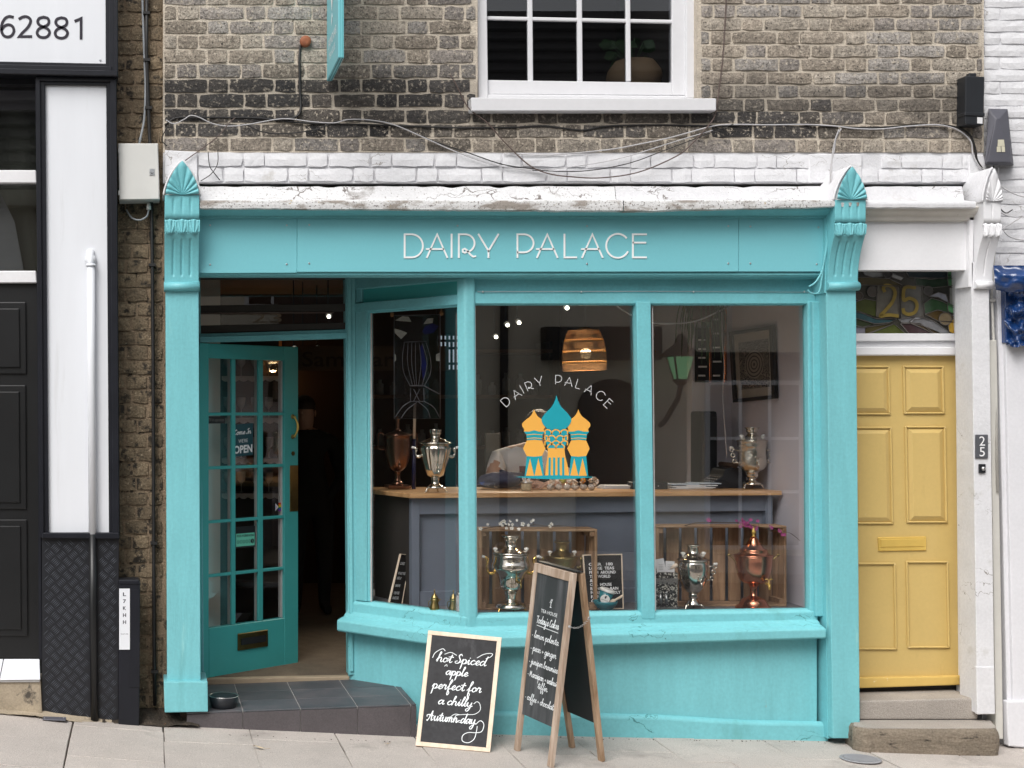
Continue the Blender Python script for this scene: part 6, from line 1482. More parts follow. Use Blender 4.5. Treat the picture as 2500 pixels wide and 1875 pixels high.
for x0, x1, x2 in ((485, 482, 520), (515, 515, 540), (545, 545, 553), (575, 590, 570), (600, 640, 600)): hl([(x0, 520), (x1, 690), (x2, 862)])
hl([(450, 515), (635, 510)], False); hl([(500, 868), (620, 866)], False, .004); hl([(505, 890), (505, 995), (615, 995), (612, 890)], False)
hl([(530, 895), (580, 995)], False); hl([(580, 895), (530, 995)], False); hl([(505, 995), (440, 1040), (380, 1125)]); hl([(615, 995), (690, 1040), (740, 1125)]); hl([(560, 1000), (480, 1060), (430, 1130)]); hl([(570, 1000), (640, 1060), (665, 1130)])
hl([(620, 870), (690, 910), (740, 935)], True, .0035)
PALEG = M('pale_streaky_glass', (.42, .42, .38), .3, .3, 40.0); BLUEG = M('cobalt_glass', (.006, .010, .10), .15, .3, 20.0)
for pts, m_ in (([(380, 340), (440, 305), (490, 310), (512, 350), (430, 345)], PALEG), ([(375, 405), (430, 420), (478, 440), (430, 490), (378, 440)], PALEG), ([(610, 370), (640, 325), (690, 320), (685, 360)], PALEG), ([(600, 430), (620, 390), (680, 362), (735, 385), (690, 440), (620, 455)], BLUEG), ([(580, 560), (600, 530), (635, 700), (610, 840), (590, 700)], BLUEG), ([(374, 605), (386, 620), (388, 660), (374, 680)], PALEG), ([(744, 600), (712, 615), (712, 665), (744, 670)], PALEG)):
    MB().prism([W(*hz(*p), HY - .002) for p in pts], (0, .0015, 0)).obj('glass_piece', m_, hg)
ROPE = M('jute_rope', (.30, .15, .06), .9, .2, 80)
for x, y in ((355, 290), (755, 280)):
    p = W(*hz(x, y), HY); mb = MB(); mb.ball(p, .012, n=7, sc=(1, 1, 1.4)); mb.tube([p, Vector((p.x + .01, p.y, 2.45))], .004, 5); mb.obj('rope', ROPE, hg)
# blue and wooden pole behind
po_ = thing('wooden_pole', 'upright pole, pale wood above dark blue, between two samovars', 'pole', W(1011, 1195, .93))
MB().tube([W(1011, 1072, .93), W(1013, 985, .93)], .0085, 8).obj('pale_end', BIRCH, po_); MB().tube([W(1010, 1208, .93), W(1011, 1072, .93)], .012, 8).obj('blue_end', M('dark_blue_paint', (.008, .012, .06), .4), po_)
# bright barred back window glimpsed through the canted pane
bw_ = thing('barred_window', 'small bright window with iron bars at the back of the shop', 'window', W(1100, 900, 4.6))
MB().quad([(1068, 820), (1118, 820), (1118, 902), (1068, 902)], 4.62, 4.64).obj('bright_pane', M('daylit_pane', (.6, .65, .7), .3, emit=((.75, .88, 1.0), .35)), bw_)
for x in (1072, 1082, 1092, 1102, 1112): MB().tube([W(x, 815, 4.58), W(x, 905, 4.58)], .012, 5).obj('bar', CABLE_BLACK, bw_)
for y in (832, 850, 888): MB().tube([W(1064, y, 4.57), W(1122, y, 4.57)], .012, 5).obj('bar', CABLE_BLACK, bw_)
# ---------------------------------------------------------------- samovars and display goods
def yfloor(py, z): return F * (CZ - z) / (py - VY) - D
def samovar(name, label, px, py, zb, prof, mats, feet=None, handles=None, tap=None, knobs=None, Y=None, group='samovars in the shop window', base_sq=None, n=30, fl=0, crown=None):
    """prof [(radius px, height px above foot)] in photograph pixels; mats: dict body, trim, handle, knob"""
    if Y is None: Y = yfloor(py, zb)
    k = S(Y); c = Vector((XW(px, Y), Y, zb + .0005)); P = lambda r, h, a=0.0: c + Vector((r * k * math.cos(a), r * k * math.sin(a), h * k))
    t = thing(name, label, 'samovar' if 'samovar' in name else 'urn', c, group)
    parts = prof if isinstance(prof, dict) else {'body': prof}
    for nm, pf in parts.items():
        mb = MB()
        if fl and nm == 'body':
            rings = []
            for r, h in pf:
                amp = .035 * min(1, max(0, (pf[-1][1] - h) / 12.)) * min(1, max(0, (h - pf[0][1]) / 8.))
                rings.append([mb.b.verts.new(P(r * (1 + amp * abs(math.sin(a * fl / 2.)) - amp * .5), h, a)) for a in [2 * math.pi * j / (fl * 8) for j in range(fl * 8)]])
            m = fl * 8
            for i in range(len(rings) - 1):
                for j in range(m):
                    f = mb.b.faces.new((rings[i][j], rings[i][(j + 1) % m], rings[i + 1][(j + 1) % m], rings[i + 1][j])); f.smooth = True
            mb.b.faces.new(rings[0][::-1]); mb.b.faces.new(rings[-1])
        else:
            pts = [(r * k, h * k) for r, h in pf]; fine = []
            for (r0, h0), (r1, h1) in zip(pts, pts[1:]): fine += [(r0, h0), (lerp(r0, r1, .5), lerp(h0, h1, .5))]
            mb.lathe(c, fine + [pts[-1]], n)
        mb.obj(nm, mats.get(nm, mats['body']), t)
    if base_sq:
        (r, h0, h1) = base_sq; MB().box((c.x - r * k, c.y - r * k, c.z + h0 * k), (c.x + r * k, c.y + r * k, c.z + h1 * k)).obj('base', mats.get('base', mats['body']), t, bevel=.003)
    if feet:
        r0, r1, h = feet
        for a in (R(-25), R(-155), R(65), R(115), ):
            mb = MB(); d = Vector((math.cos(a), math.sin(a), 0))
            mb.tube([c + d * r0 * k + Vector((0, 0, h * k)), c + d * lerp(r0, r1, .6) * k + Vector((0, 0, h * k * .75)), c + d * lerp(r0, r1, .85) * k + Vector((0, 0, h * k * .25)), c + d * r1 * k + Vector((0, 0, .003))], [.007, .006, .004, .0055], 7); mb.ball(c + d * r1 * k + Vector((0, 0, .004)), .0055, n=7, sc=(1, 1, .7))
            mb.obj('foot', mats.get('foot', mats['body']), t)
    if handles:
        style, r0, r1, h0, h1 = handles
        for sgn_ in (-1, 1):
            H = lambda r, h: c + Vector((sgn_ * r * k, 0, h * k)); mb = MB()
            if style == 'scroll':
                pts = [H(r0, h0), H(lerp(r0, r1, .5), h0 - 2), H(lerp(r0, r1, .75), lerp(h0, h1, .35)), H(lerp(r0, r1, .65), lerp(h0, h1, .75)), H(lerp(r0, r1, .85), h1), H(r1, h1 - 2)]
                mb.tube([tuple(q) for q in smooth_line(pts, 5)], [.007 + .003 * math.sin(i * .5) for i in range(26)], 8); mb.obj('handle', mats.get('handle', mats['body']), t)
                mb = MB(); mb.tube([H(r1 - 3, h1 - 1), H(r1 + 4, h1 + 1)], [.0075, .0075], 10); mb.obj('grip', mats.get('grip', PORCELAIN), t)
            elif style == 'loop':
                pts = [H(r0, h0), H(r1 - 1, h0 + 2), H(r1, lerp(h0, h1, .4)), H(r1, h1 - 6), H(lerp(r0, r1, .65), h1), H(lerp(r0, r1, .2), h1 - 7)]
                mb.tube([tuple(q) for q in smooth_line(pts, 5)], .0038, 7); mb.obj('handle', mats.get('handle', mats['body']), t)
            elif style == 'rings':
                for q, rr in ((.15, .30), (.55, .34), (.9, .28)):
                    cc = H(lerp(r0, r1, .4 + .45 * q), lerp(h0, h1, q)); mb.tube([cc + Vector((math.cos(a) * rr * 14 * k, 0, math.sin(a) * rr * 14 * k)) for a in [j * math.pi / 7 for j in range(14)]], .0042, 6, closed=True)
                mb.tube([H(r0 - 2, h0), H(lerp(r0, r1, .4), h0 + 3)], .004, 6); mb.tube([H(r0 - 2, h1 - 6), H(r1 - 4, h1)], .004, 6); mb.obj('handle', mats.get('handle', mats['body']), t)
                mb = MB(); mb.tube([H(r1 - 8, h1 + 2), H(r1 + 1, h1 + 3)], .008, 9); mb.obj('grip', mats.get('grip', PORCELAIN), t)
            elif style == 'horn':
                pts = [H(r0, h0 - 22), H(r0 + 1, h0), H(lerp(r0, r1, .5), lerp(h0, h1, .6)), H(r1, h1)]
                mb.tube([tuple(q) for q in smooth_line(pts, 5)], .0032, 7); mb.obj('handle', mats.get('handle', mats['body']), t)
                MB().ball(H(r1, h1), .009, n=9, sc=(1.2, 1, .9)).obj('grip', mats.get('handle', mats['body']), t)
    if tap:
        rx, h, ln, dx = tap; q0 = c + Vector((dx * k, -rx * k, h * k)); q1 = q0 + Vector((0, -ln * k, -1 * k))
        mb = MB(); mb.tube([q0 + Vector((0, .01, 0)), q1], [.008, .006], 9); mb.tube([q1, q1 + Vector((0, -.002, -12 * k))], [.0065, .0045], 8); mb.obj('tap', mats.get('tap', mats['body']), t)
        mb = MB(); mb.tube([q1 + Vector((0, .005, -2 * k)), q1 + Vector((0, .005, 9 * k))], .0032, 7); m_ = q1 + Vector((0, .005, 10 * k))
        mb.tube([m_ + Vector((-9 * k, 0, 3 * k)), m_ + Vector((-5 * k, 0, 4 * k)), m_, m_ + Vector((5 * k, 0, 4 * k)), m_ + Vector((9 * k, 0, 3 * k))], .0028, 6); mb.obj('tap_key', mats.get('tap', mats['body']), t)
    if knobs:
        r, h = knobs
        for sgn_ in (-1, 1):
            q = c + Vector((sgn_ * r * k, -.004, h * k)); MB().lathe(q, [(2.4 * k, 0), (2.2 * k, 4 * k), (5.5 * k, 8 * k), (5.8 * k, 10 * k), (3 * k, 12.5 * k)], 10).obj('knob', mats.get('knob', PORCELAIN), t)
    return t
SV = dict(body=SILVER, crown=SILVER, base=SILVER)
samovar('samovar', 'fluted silver samovar standing at the left end of the counter top', 1062.5, 1209, CTZ, {
  'base': [(21, 10), (21, 14), (16, 18), (10, 22), (9.5, 30), (11, 36), (10.5, 38)], 'body': [(11, 38), (19, 42), (25.5, 60), (32.5, 84), (37.5, 106), (38, 110), (33, 114), (33, 118)],
  'crown': [(33, 118), (40, 120), (40, 122), (30, 126), (22, 130), (12, 134), (11, 139), (13, 141), (15, 152), (15, 154), (12, 154)]}, SV, feet=(18, 29, 12), handles=('scroll', 34, 53, 90, 110), tap=(26, 58, 16, 0), fl=14, Y=.56)
samovar('tea_urn', 'dark bronze two handled urn with a tall finial at the left of the counter', 970.5, 1204, CTZ, {
  'foot_ring': [(14, 10), (13, 16), (8, 20), (6.5, 26), (6.5, 40), (9, 43)], 'body': [(7, 43), (13, 46), (21, 54), (27, 68), (30, 84), (31, 110), (31, 128), (34, 130), (33, 133)],
  'lid': [(32, 133), (22, 137), (12, 140), (6, 143), (4.5, 150), (4.2, 168), (6.5, 171), (6.5, 175), (3, 178)]}, dict(body=COPPER_DARK), base_sq=(28, 2, 10), handles=('loop', 28, 47, 96, 137), tap=(18, 62, 10, 0), Y=.93)
samovar('samovar', 'chased silver samovar standing at the right end of the counter top', 1836, 1196, CTZ, {
  'base': [(22, 10), (21, 14), (18, 17), (9, 22), (9, 26), (14, 30), (14, 37), (17, 42)], 'body': [(17, 42), (26, 47), (32, 56), (33, 64), (32, 82), (31.5, 100), (33.5, 103), (34, 104), (34, 114), (36, 116), (35.5, 118)],
  'crown': [(34, 118), (28, 122), (20, 126), (12, 132), (10, 136), (13, 138), (13.5, 144), (17, 148), (17.5, 150), (14, 149)]}, dict(body=SILVER_CHASED, crown=SILVER, base=SILVER), feet=(18, 27, 12), handles=('rings', 33, 54, 62, 98), tap=(30, 66, 12, -2), Y=.94, knobs=(26, 120), n=36)
samovar('samovar', 'large silver samovar with gilt handles and feet in front of the left crate', 1246.7, 1498, DF, {
  'base': [(37, 14), (37, 17), (34, 23), (24, 29), (13, 33), (14, 40), (16, 52), (15, 56)], 'body': [(16, 54), (24, 60), (27, 68), (28, 82), (32, 92), (40, 102), (46, 110), (46.5, 118), (43, 127), (42, 134), (43, 143)],
  'crown': [(42, 143), (45, 146), (44, 149), (31, 154), (22, 159), (15, 163), (14, 172), (16, 180), (23, 187), (23.5, 190), (19, 189)]}, dict(body=SILVER, handle=GOLD, foot=GOLD, tap=BRASS_OLD), feet=(28, 39, 15), handles=('scroll', 38, 66, 100, 138), tap=(27, 78, 14, 14), knobs=(38, 148), Y=.262)
samovar('samovar', 'dull brass samovar inside the left crate half hidden by the sandwich board', 1372, 1485, DF, {
  'base': [(30, 0), (30, 6), (22, 12), (14, 18), (14, 40)], 'body': [(14, 40), (24, 60), (29, 85), (30, 98), (34, 110), (37, 117), (41, 124), (41, 126)],
  'crown': [(40, 126), (26, 129), (18, 137), (13, 142), (13, 155), (18, 160), (19.5, 162), (15, 161)]}, dict(body=BRASS_OLD), handles=('scroll', 34, 52, 100, 124), tap=(28, 84, 10, 18), knobs=(30, 128), Y=.462)
samovar('samovar', 'medium silver samovar beside the patterned tin before the second crate', 1692, 1483, DF, {
  'base': [(18, 11), (17, 15), (13, 22), (8, 27), (11, 31), (11, 40)], 'body': [(11, 40), (17, 44), (25, 55), (32.5, 77), (36, 99), (35, 112), (33, 117)],
  'crown': [(33, 117), (38, 120), (37.5, 122), (28, 128), (20, 133), (14, 140), (13, 150), (13.5, 154), (17, 157), (17, 158), (14, 157)]}, dict(body=SILVER, crown=SILVER, base=SILVER), feet=(16, 26, 13), handles=('rings', 34, 58, 70, 108), tap=(30, 72, 12, 4), knobs=(25, 128), Y=.41, n=32)
samovar('copper_samovar', 'polished copper samovar with conical lid and brass tap at the right of the window', 1839.7, 1479, DF, {
  'base': [(42, 0), (42, 3), (34, 9), (25, 24), (13, 28), (8, 33), (8, 50), (12, 58), (16, 60)], 'body': [(16, 60), (24, 63), (32, 70), (38, 84), (41, 100), (43, 124), (44, 127)],
  'lid': [(44, 127), (45, 130), (36, 134), (31, 138), (32, 143), (24, 148), (17, 156), (11, 167), (6, 175)], 'finial': [(4, 175), (2, 181), (5, 185), (3, 192), (1, 197)]}, dict(body=COPPER, lid=COPPER, base=COPPER, finial=BRASS, handle=BRASS_OLD, tap=BRASS), handles=('horn', 40, 60, 108, 130), tap=(34, 64, 12, 18), Y=.45, n=36)
# two little brass coffee pots
def coffee_pot(px, py, label):
    Y = yfloor(py, DF); Y = max(Y, .25); k = S(Y); c = Vector((XW(px, Y), Y, DF + .0005)); t = thing('coffee_pot', label, 'coffee pot', c, 'brass coffee pots in the angled window')
    MB().lathe(c, [(11 * k, 0), (12 * k, 3 * k), (11.5 * k, 12 * k), (8 * k, 24 * k), (8.5 * k, 28 * k), (10 * k, 31 * k)], 20).obj('body', BRASS_OLD, t)
    MB().lathe(c + Vector((0, 0, 31 * k)), [(10 * k, 0), (8 * k, 5 * k), (3 * k, 12 * k), (1.2 * k, 16 * k), (2 * k, 19 * k), (.8 * k, 24 * k)], 16).obj('lid', BRASS_OLD, t)
    mb = MB(); mb.tube([c + Vector((7 * k, 0, 24 * k)), c + Vector((12 * k, 0, 29 * k)), c + Vector((15 * k, 0, 30.5 * k))], [3 * k, 2 * k, 1.2 * k], 7); mb.obj('spout', BRASS_OLD, t)
    mb = MB(); mb.tube([tuple(q) for q in smooth_line([c + Vector((-8 * k, 0, 27 * k)), c + Vector((-14 * k, 0, 24 * k)), c + Vector((-14 * k, 0, 14 * k)), c + Vector((-11 * k, 0, 8 * k))], 5)], .0026, 6); mb.obj('handle', BRASS_DARK, t)
coffee_pot(1061, 1493.5, 'small brass coffee pot with pointed lid standing alone in the angled window')
coffee_pot(1107, 1495, 'small brass coffee pot beside the glass jar in the angled window')
Y = .27; k = S(Y); c = Vector((XW(1123, Y), Y, DF + .001)); t = thing('glass_jar', 'small glass jar with pale filling and silver lid by the corner post', 'jar', c)
MB().lathe(c, [(9 * k, 0), (10 * k, 3 * k), (10 * k, 38 * k), (7 * k, 43 * k)], 16).obj('body', M('cloudy_glass', (.45, .46, .47), .15, .2, 50), t); MB().lathe(c + Vector((0, 0, 43 * k)), [(7.5 * k, 0), (7.5 * k, 6 * k), (3 * k, 7 * k)], 14).obj('lid', STEEL, t)

# crates on their sides, open to the street
def crate(label, xa, xb, ya, yb, Yf, Yb, gaps, yaw=0.0):
    zb, zt = DF + .001, ZW(ya, Yf); X0, X1 = XW(xa, Yf), XW(xb, Yf)
    t = thing('wooden_crate', label, 'crate', ((X0 + X1) / 2, (Yf + Yb) / 2, DF), 'wooden crates in the window')
    th = .012
    n = gaps; w = (X1 - X0 - 2 * th) / n
    for i in range(n):
        MB().box((X0 + th + i * w + .009, Yb - .011, zb + .013), (X0 + th + (i + 1) * w - .009, Yb, zt - .013)).obj('slat', WALNUT, t, bevel=.002)
    for z0, z1 in ((zt - th, zt), (zb, zb + th)):
        for j in range(2):
            a, b = lerp(Yf, Yb, j * .5) + .002, lerp(Yf, Yb, j * .5 + .5) - .002
            MB().box((X0, a, z0 + random.uniform(-.001, .001)), (X1, b, z1)).obj('slat', WALNUT_H, t, bevel=.002)
    for sx, x in ((1, X0), (-1, X1 - .016)):
        for j in range(2):
            a, b = lerp(Yf, Yb, j * .5) + .002, lerp(Yf, Yb, j * .5 + .5) - .002
            MB().box((x, a, zb + th), (x + .016, b, zt - th - .001)).obj('end_board', WALNUT, t, bevel=.002)
        for z in (zb + th, zt - th - .032):
            xx = x + .016 if sx > 0 else x - .024; MB().box((xx, Yf + .01, z + .001), (xx + .024, Yb - .012, z + .031)).obj('batten', WALNUT_H, t, bevel=.002)
    return t, X0, X1, zt
cr1 = crate('slatted wooden crate behind the large gilt handled samovar', 1171, 1459, 1292, 1490, .372, .545, 7)
cr2 = crate('slatted wooden crate behind the copper samovar on the right', 1603, 1921, 1284, 1478, .520, .675, 8)
# blossom branches lying on the crates
def branch(label, pts, Y, z0, flowers, mat, stem, size):
    P = [W(x, y, Y) for x, y in pts]
    t = thing('blossom_branch', label, 'branch', P[0])
    MB().tube([tuple(q) for q in smooth_line(P, 5)], [lerp(.0035, .0012, i / (5. * (len(P) - 1))) for i in range(5 * (len(P) - 1) + 1)], 6).obj('stem', stem, t)
    PET = []
    for (x, y) in flowers:
        c = W(x, y, Y - .012); n_ = Vector((random.uniform(-.6, .6), -1, random.uniform(-.2, .8))).normalized(); a1 = n_.orthogonal().normalized(); a2 = n_.cross(a1); s_ = size * random.uniform(.7, 1.2)
        mb = MB()
        for i in range(5):
            a = i * 2 * math.pi / 5 + random.uniform(-.2, .2); d = a1 * math.cos(a) + a2 * math.sin(a); e = n_.cross(d)
            q = [c, c + d * s_ * .55 + e * s_ * .38 + n_ * s_ * .15, c + d * s_ + e * s_ * .18 + n_ * s_ * .30, c + d * s_ - e * s_ * .18 + n_ * s_ * .30, c + d * s_ * .55 - e * s_ * .38 + n_ * s_ * .15]
            mb.face(q)
        mb.ball(c + n_ * s_ * .12, s_ * .2, n=6, mi=1); fo = mb.obj('flower', [mat, BRASS_OLD], t)
        tw = MB(); near = min(P, key=lambda p_: (p_ - c).length); tw.tube([near, c], .0011, 4); tw.obj('twig', stem, fo)
zf = lambda x, y: (1130 + x * .217, 1200 + y * .217)
TWIG = M('dark_twig', (.10, .07, .05), .8)
br_f = [zf(*p) for p in ((280, 372), (200, 418), (420, 365), (460, 335), (480, 365), (530, 335), (555, 372), (605, 325), (490, 412), (550, 415), (675, 365), (735, 378), (770, 335), (790, 325), (630, 425), (995, 368), (975, 395), (440, 380), (515, 372), (430, 350))]
branch('branch of white blossom lying along the left crate', [zf(*p) for p in ((190, 430), (330, 400), (480, 390), (640, 400), (800, 375), (960, 390), (1120, 385), (1300, 412))], .362, cr1[3], br_f, M('white_petal', (.80, .79, .74), .6), TWIG, .0115)
br_g = [zf(*p) for p in ((0, 0),)]
zg = lambda x, y: (1550 + x * .217, 1200 + y * .217)
pf_ = [zg(*p) for p in ((822, 312), (835, 330), (1140, 330), (1205, 315), (1230, 340), (1215, 365), (1250, 360), (1190, 390), (1270, 350), (1300, 320), (1285, 385), (1380, 332), (1375, 400), (1365, 425), (1520, 395), (1540, 410), (1610, 425), (1625, 445), (1660, 490), (1680, 485), (1240, 385), (1180, 350), (1310, 405), (1210, 340), (1255, 375))]
branch('branch of magenta blossom trailing over the right crate', [zg(*p) for p in ((560, 385), (680, 355), (850, 345), (1000, 350), (1150, 350), (1280, 370), (1400, 400), (1520, 420), (1640, 450), (1750, 470), (1860, 555))], .508, cr2[3], pf_, M('magenta_petal', (.36, .045, .21), .6), TWIG, .0105)

# letter boards
def board(name, label, P, frame, fw=.010, th=.015, cat='letter board', matf=BIRCH, face=FELT, group=None, grooves=0):
    """P: four corners TL, TR, BR, BL of the board face"""
    P = [Vector(p) for p in P]; u = (P[1] - P[0]); v = (P[3] - P[0]); n = u.cross(v).normalized()
    if n.y > 0: n = -n
    c = (P[2] + P[3]) / 2; t = thing(name, label, cat, c, group)
    q = lambda a, b, o=0.0: P[0].lerp(P[1], a).lerp(P[3].lerp(P[2], a), b) + n * o
    fu, fv = fw / u.length, fw / v.length
    for a0, b0, a1, b1 in ((0, 0, 1, fv), (0, 1 - fv, 1, 1), (0, fv, fu, 1 - fv), (1 - fu, fv, 1, 1 - fv)):
        MB().prism([q(a0, b0, .004), q(a1, b0, .004), q(a1, b1, .004), q(a0, b1, .004)], -n * th).obj('frame', matf, t, bevel=.0015)
    MB().prism([q(fu * .8, fv * .8), q(1 - fu * .8, fv * .8), q(1 - fu * .8, 1 - fv * .8), q(fu * .8, 1 - fv * .8)], -n * (th * .7)).obj('face', face, t)
    return t, q, u.normalized(), -(v.normalized()), n, u.length, v.length
Yt, Yb_ = .44, .37
t, q, u, v, n, Wd, Hd = board('tea_letter_board', 'black letter board about loose teas leaning behind the teal bowl', [W(1422, 1354, Yt), W(1519, 1352, Yt), W(1523, 1487, Yb_ + .02), W(1432, 1489, Yb_ + .02)], BIRCH, .007)
mb = MB()
for i, s_ in enumerate(('OVER   100', 'LOOSE  TEAS', 'FROM  AROUND', 'THE  WORLD', '&', 'OUR  HOUSE', 'BLEND', 'FOREST', 'FAIRT', 'COF')):
    wtab = (.60, .63, .66, .52, .08, .54, .30, .36, .28, .22)
    text_mesh(s_, mb, q(.14, .205 + .0735 * i, .002), u, v, Hd * .050, Wd * wtab[i], bold=.025)
text_mesh('RAIN', mb, q(.66, .205 + .0735 * 6, .002), u, v, Hd * .050, Wd * .2, bold=.025); text_mesh('DLY', mb, q(.75, .205 + .0735 * 7, .002), u, v, Hd * .050, Wd * .17, bold=.025)
mb.obj('letters', LETTER_WHITE, t)
Ya = .60
t, q, u, v, n, Wd, Hd = board('cake_letter_board', 'narrow black letter board about cakes tilted in the angled window', [W(978, 1352, Ya + .02), on_plane(1002, 1354, W(978, 1352, Ya + .02), W(981, 1478, Ya + .03), W(950, 1471, Ya - .04)), W(981, 1478, Ya + .03), W(950, 1471, Ya - .04)], BIRCH, .004, cat='letter board')
mb = MB()
for s_, b, wd in (('CAKES', .22, .55), ('WE HAVE THESE', .42, .92), ('HERE AT', .52, .55), ('SAMOVAR', .67, .62), ('YOUR FREE', .82, .7), ('RANGE EGGS', .92, .75)): text_mesh(s_, mb, q(.16, b, .002), u, v, Hd * .055, Wd * wd * .8, bold=.02)
mb.obj('letters', LETTER_WHITE, t)
# teal bowl, cup, scoop
Y = .318; k = S(Y); c = Vector((XW(1478, Y), Y, DF + .0005))
MBb = MB(); MBb.lathe(c, [(13 * k, 0), (13 * k, 2 * k), (11 * k, 4 * k), (20 * k, 10 * k), (27 * k, 19 * k), (29.5 * k, 27 * k), (28 * k, 27 * k), (25 * k, 18 * k), (12 * k, 8 * k)], 28); tag(MBb.obj('teal_bowl', TEAL_BOWL), 'round teal bowl before the tea letter board', 'bowl')
cc = c + Vector((-8 * k, -.012, 20 * k)); ax = Vector((.30, -.12, 1)).normalized()
tcup = thing('paper_cup', 'teal takeaway cup with a white round label tilted in the teal bowl', 'cup', cc)
MB().lathe(cc, [(12 * k, 0), (17.5 * k, 32 * k)], 24, axis=ax).obj('cup', TEAL_BOWL, tcup); MB().lathe(cc + ax * 32 * k, [(18.5 * k, 0), (18.5 * k, 3 * k), (16.5 * k, 7 * k)], 24, axis=ax).obj('lid', PORCELAIN, tcup)
fn_ = (Vector((-.25, -1, .1)) - ax * Vector((-.25, -1, .1)).dot(ax)).normalized(); uu = ax.cross(fn_).normalized(); uu = uu if uu.x > 0 else -uu; lc = cc + ax * 15 * k + fn_ * 16.2 * k
mb = MB(); mb.face([lc + uu * (11 * k * math.cos(a)) + ax * (11 * k * math.sin(a)) for a in [j * math.pi / 10 for j in range(20)]]); lo = mb.obj('label', PORCELAIN, tcup)
mb = MB(); mb.ball(lc + fn_ * .0006 + ax * 3.5 * k, 2.2 * k, n=6); mb.ball(lc + fn_ * .0006 + ax * 6.8 * k + uu * 1.5 * k, 1.3 * k, n=6); mb.ball(lc + fn_ * .0006 + ax * 6.8 * k - uu * 1.5 * k, 1.3 * k, n=6); text_mesh('SAMOVAR', mb, lc + fn_ * .0008 - ax * 4 * k, uu, ax, 2.4 * k, 15 * k, 'C'); mb.obj('print', INK, tcup)
mb = MB(); p0, p1 = c + Vector((4 * k, -.03, 22 * k)), c + Vector((37 * k, -.045, 42 * k)); mb.tube([p0, p0.lerp(p1, .35), p0.lerp(p1, .45), p0.lerp(p1, .95), p1], [.012, .012, .006, .008, .006], 9); tag(mb.obj('wooden_scoop', BIRCH), 'pale wooden scoop resting in the teal bowl', 'scoop')
# patterned tin with cards and scoop
Y = .30; k = S(Y); x0, x1 = XW(1599, Y), XW(1655, Y); zt = ZW(1398, Y)
tn = thing('tea_tin', 'square black and silver patterned tea tin holding cards and a scoop', 'tin', ((x0 + x1) / 2, Y + .05, DF))
FIL = M('silver_pattern_on_black', (.016, .016, .018), .35, .1, 20.0, speck=[((.52, .50, .44), 105, .53, .02)])
MB().box((x0, Y, DF + .001), (x1, Y + .115, zt)).obj('body', FIL, tn, bevel=.003)
for a, b in ((0, .030), (.155, .19)): MB().box((x0 - .002, Y - .002, DF + .001 + a), (x1 + .002, Y + .117, DF + .001 + b)).obj('band', M('pewter_band', (.30, .30, .29), .35, .2, 60, metal=.7, speck=((.04, .04, .04), 90, .58, .02)), tn, bevel=.003)
for s_, hx in ((0, -7), (1, 7)):
    p = Vector(((x0 + x1) / 2 + (hx - 8) * k, Y - .004, DF + .08)); 
    mb = MB(); mb.ball(p + Vector((0, 0, .030)), .006, n=7); mb.tube([p + Vector((0, 0, -.03)), p + Vector((0, 0, .02))], [.010, .005], 7); mb.obj('figure_relief', STEEL, tn)
for dx, lean, hgt in ((-6, -.18, 30), (14, .05, 27)):
    tagc = thing('tea_card', ['white card leaning left in the patterned tin', 'white card with a small dot upright in the patterned tin'][dx > 0], 'card', ((x0 + x1) / 2 + dx * k, Y + .05, zt))
    o = Vector(((x0 + x1) / 2 + (dx - 11) * k, Y + .03, zt - .01)); mb = MB(); mb.obox(o, Vector((22 * k, 0, -22 * k * lean)), Vector((hgt * k * lean, .01, (hgt + 4) * k)), (0, .001, 0)); mb.obj('card', PAPER, tagc)
    mb = MB(); 
    for r_ in range(4): mb.obox(o + Vector((5 * k, -.001, (10 + r_ * 4) * k)) + Vector((lean * 12 * k, 0, 0)), (11 * k, 0, 0), (0, 0, .8 * k), (0, .0005, 0))
    mb.obj('print', M('grey_print2', (.35, .35, .36), .7), tagc)
mb = MB(); p0, p1 = Vector((x1 - 26 * k, Y + .05, zt - .005)), Vector((x1 + 4 * k, Y + .03, zt + 19 * k)); mb.tube([p0, p0.lerp(p1, .5), p0.lerp(p1, .92), p1], [.007, .008, .011, .007], 9); tag(mb.obj('wooden_scoop', BIRCH), 'pale wooden scoop handle sticking out of the patterned tin', 'scoop')

# things on the counter top
def oncounter(px, Y): return Vector((XW(px, Y), Y, CTZ))
c = oncounter(1130 + 470 * .3315, .86)
c = oncounter(1211, .92); t = thing('cloth_bag', 'dark navy patterned cloth bag lying on the counter', 'bag', c)
NAVY = M('navy_patterned_cloth', (.030, .036, .075), .6, .3, 14.0, .8, 18, .012, speck=[((.42, .40, .38), 22, .62, .04), ((.02, .10, .40), 9, .64, .02)])
mb = MB()
def bagf(u, v):
    a = u * 2 * math.pi; b = v * math.pi; n_ = noise.noise(Vector((math.cos(a) * 1.3, math.sin(a) * 1.3, v * 3)))
    r = 1 + .28 * n_; return c + Vector((.145 * r * math.sin(b) * math.cos(a) + .02, .07 * r * math.sin(b) * math.sin(a), .003 + max(0, .065 * (1 - math.cos(b)) * (1 + .35 * n_) * (1 - .35 * math.cos(a) * 0 + .3 * math.sin(b) * math.cos(a + .4)) * .72)))
mb.grid(bagf, 36, 18); mb.obj('bag', NAVY, t)
c = oncounter(1285, .78); k = S(.78); t = thing('stirrer_jar', 'small ribbed jar of wooden stirrers on the counter', 'jar', c)
MB().lathe(c, [(12 * k, 0), (13 * k, 2 * k), (13 * k, 16 * k), (12 * k, 19 * k)], 18).obj('jar', M('amber_ribbed_glass', (.45, .37, .24), .2, .2, 60.0, .8, 60, .004), t); MB().lathe(c + Vector((0, 0, 18 * k)), [(14.5 * k, 0), (14.5 * k, 3 * k), (12 * k, 4 * k)], 18).obj('rim', STEEL, t)
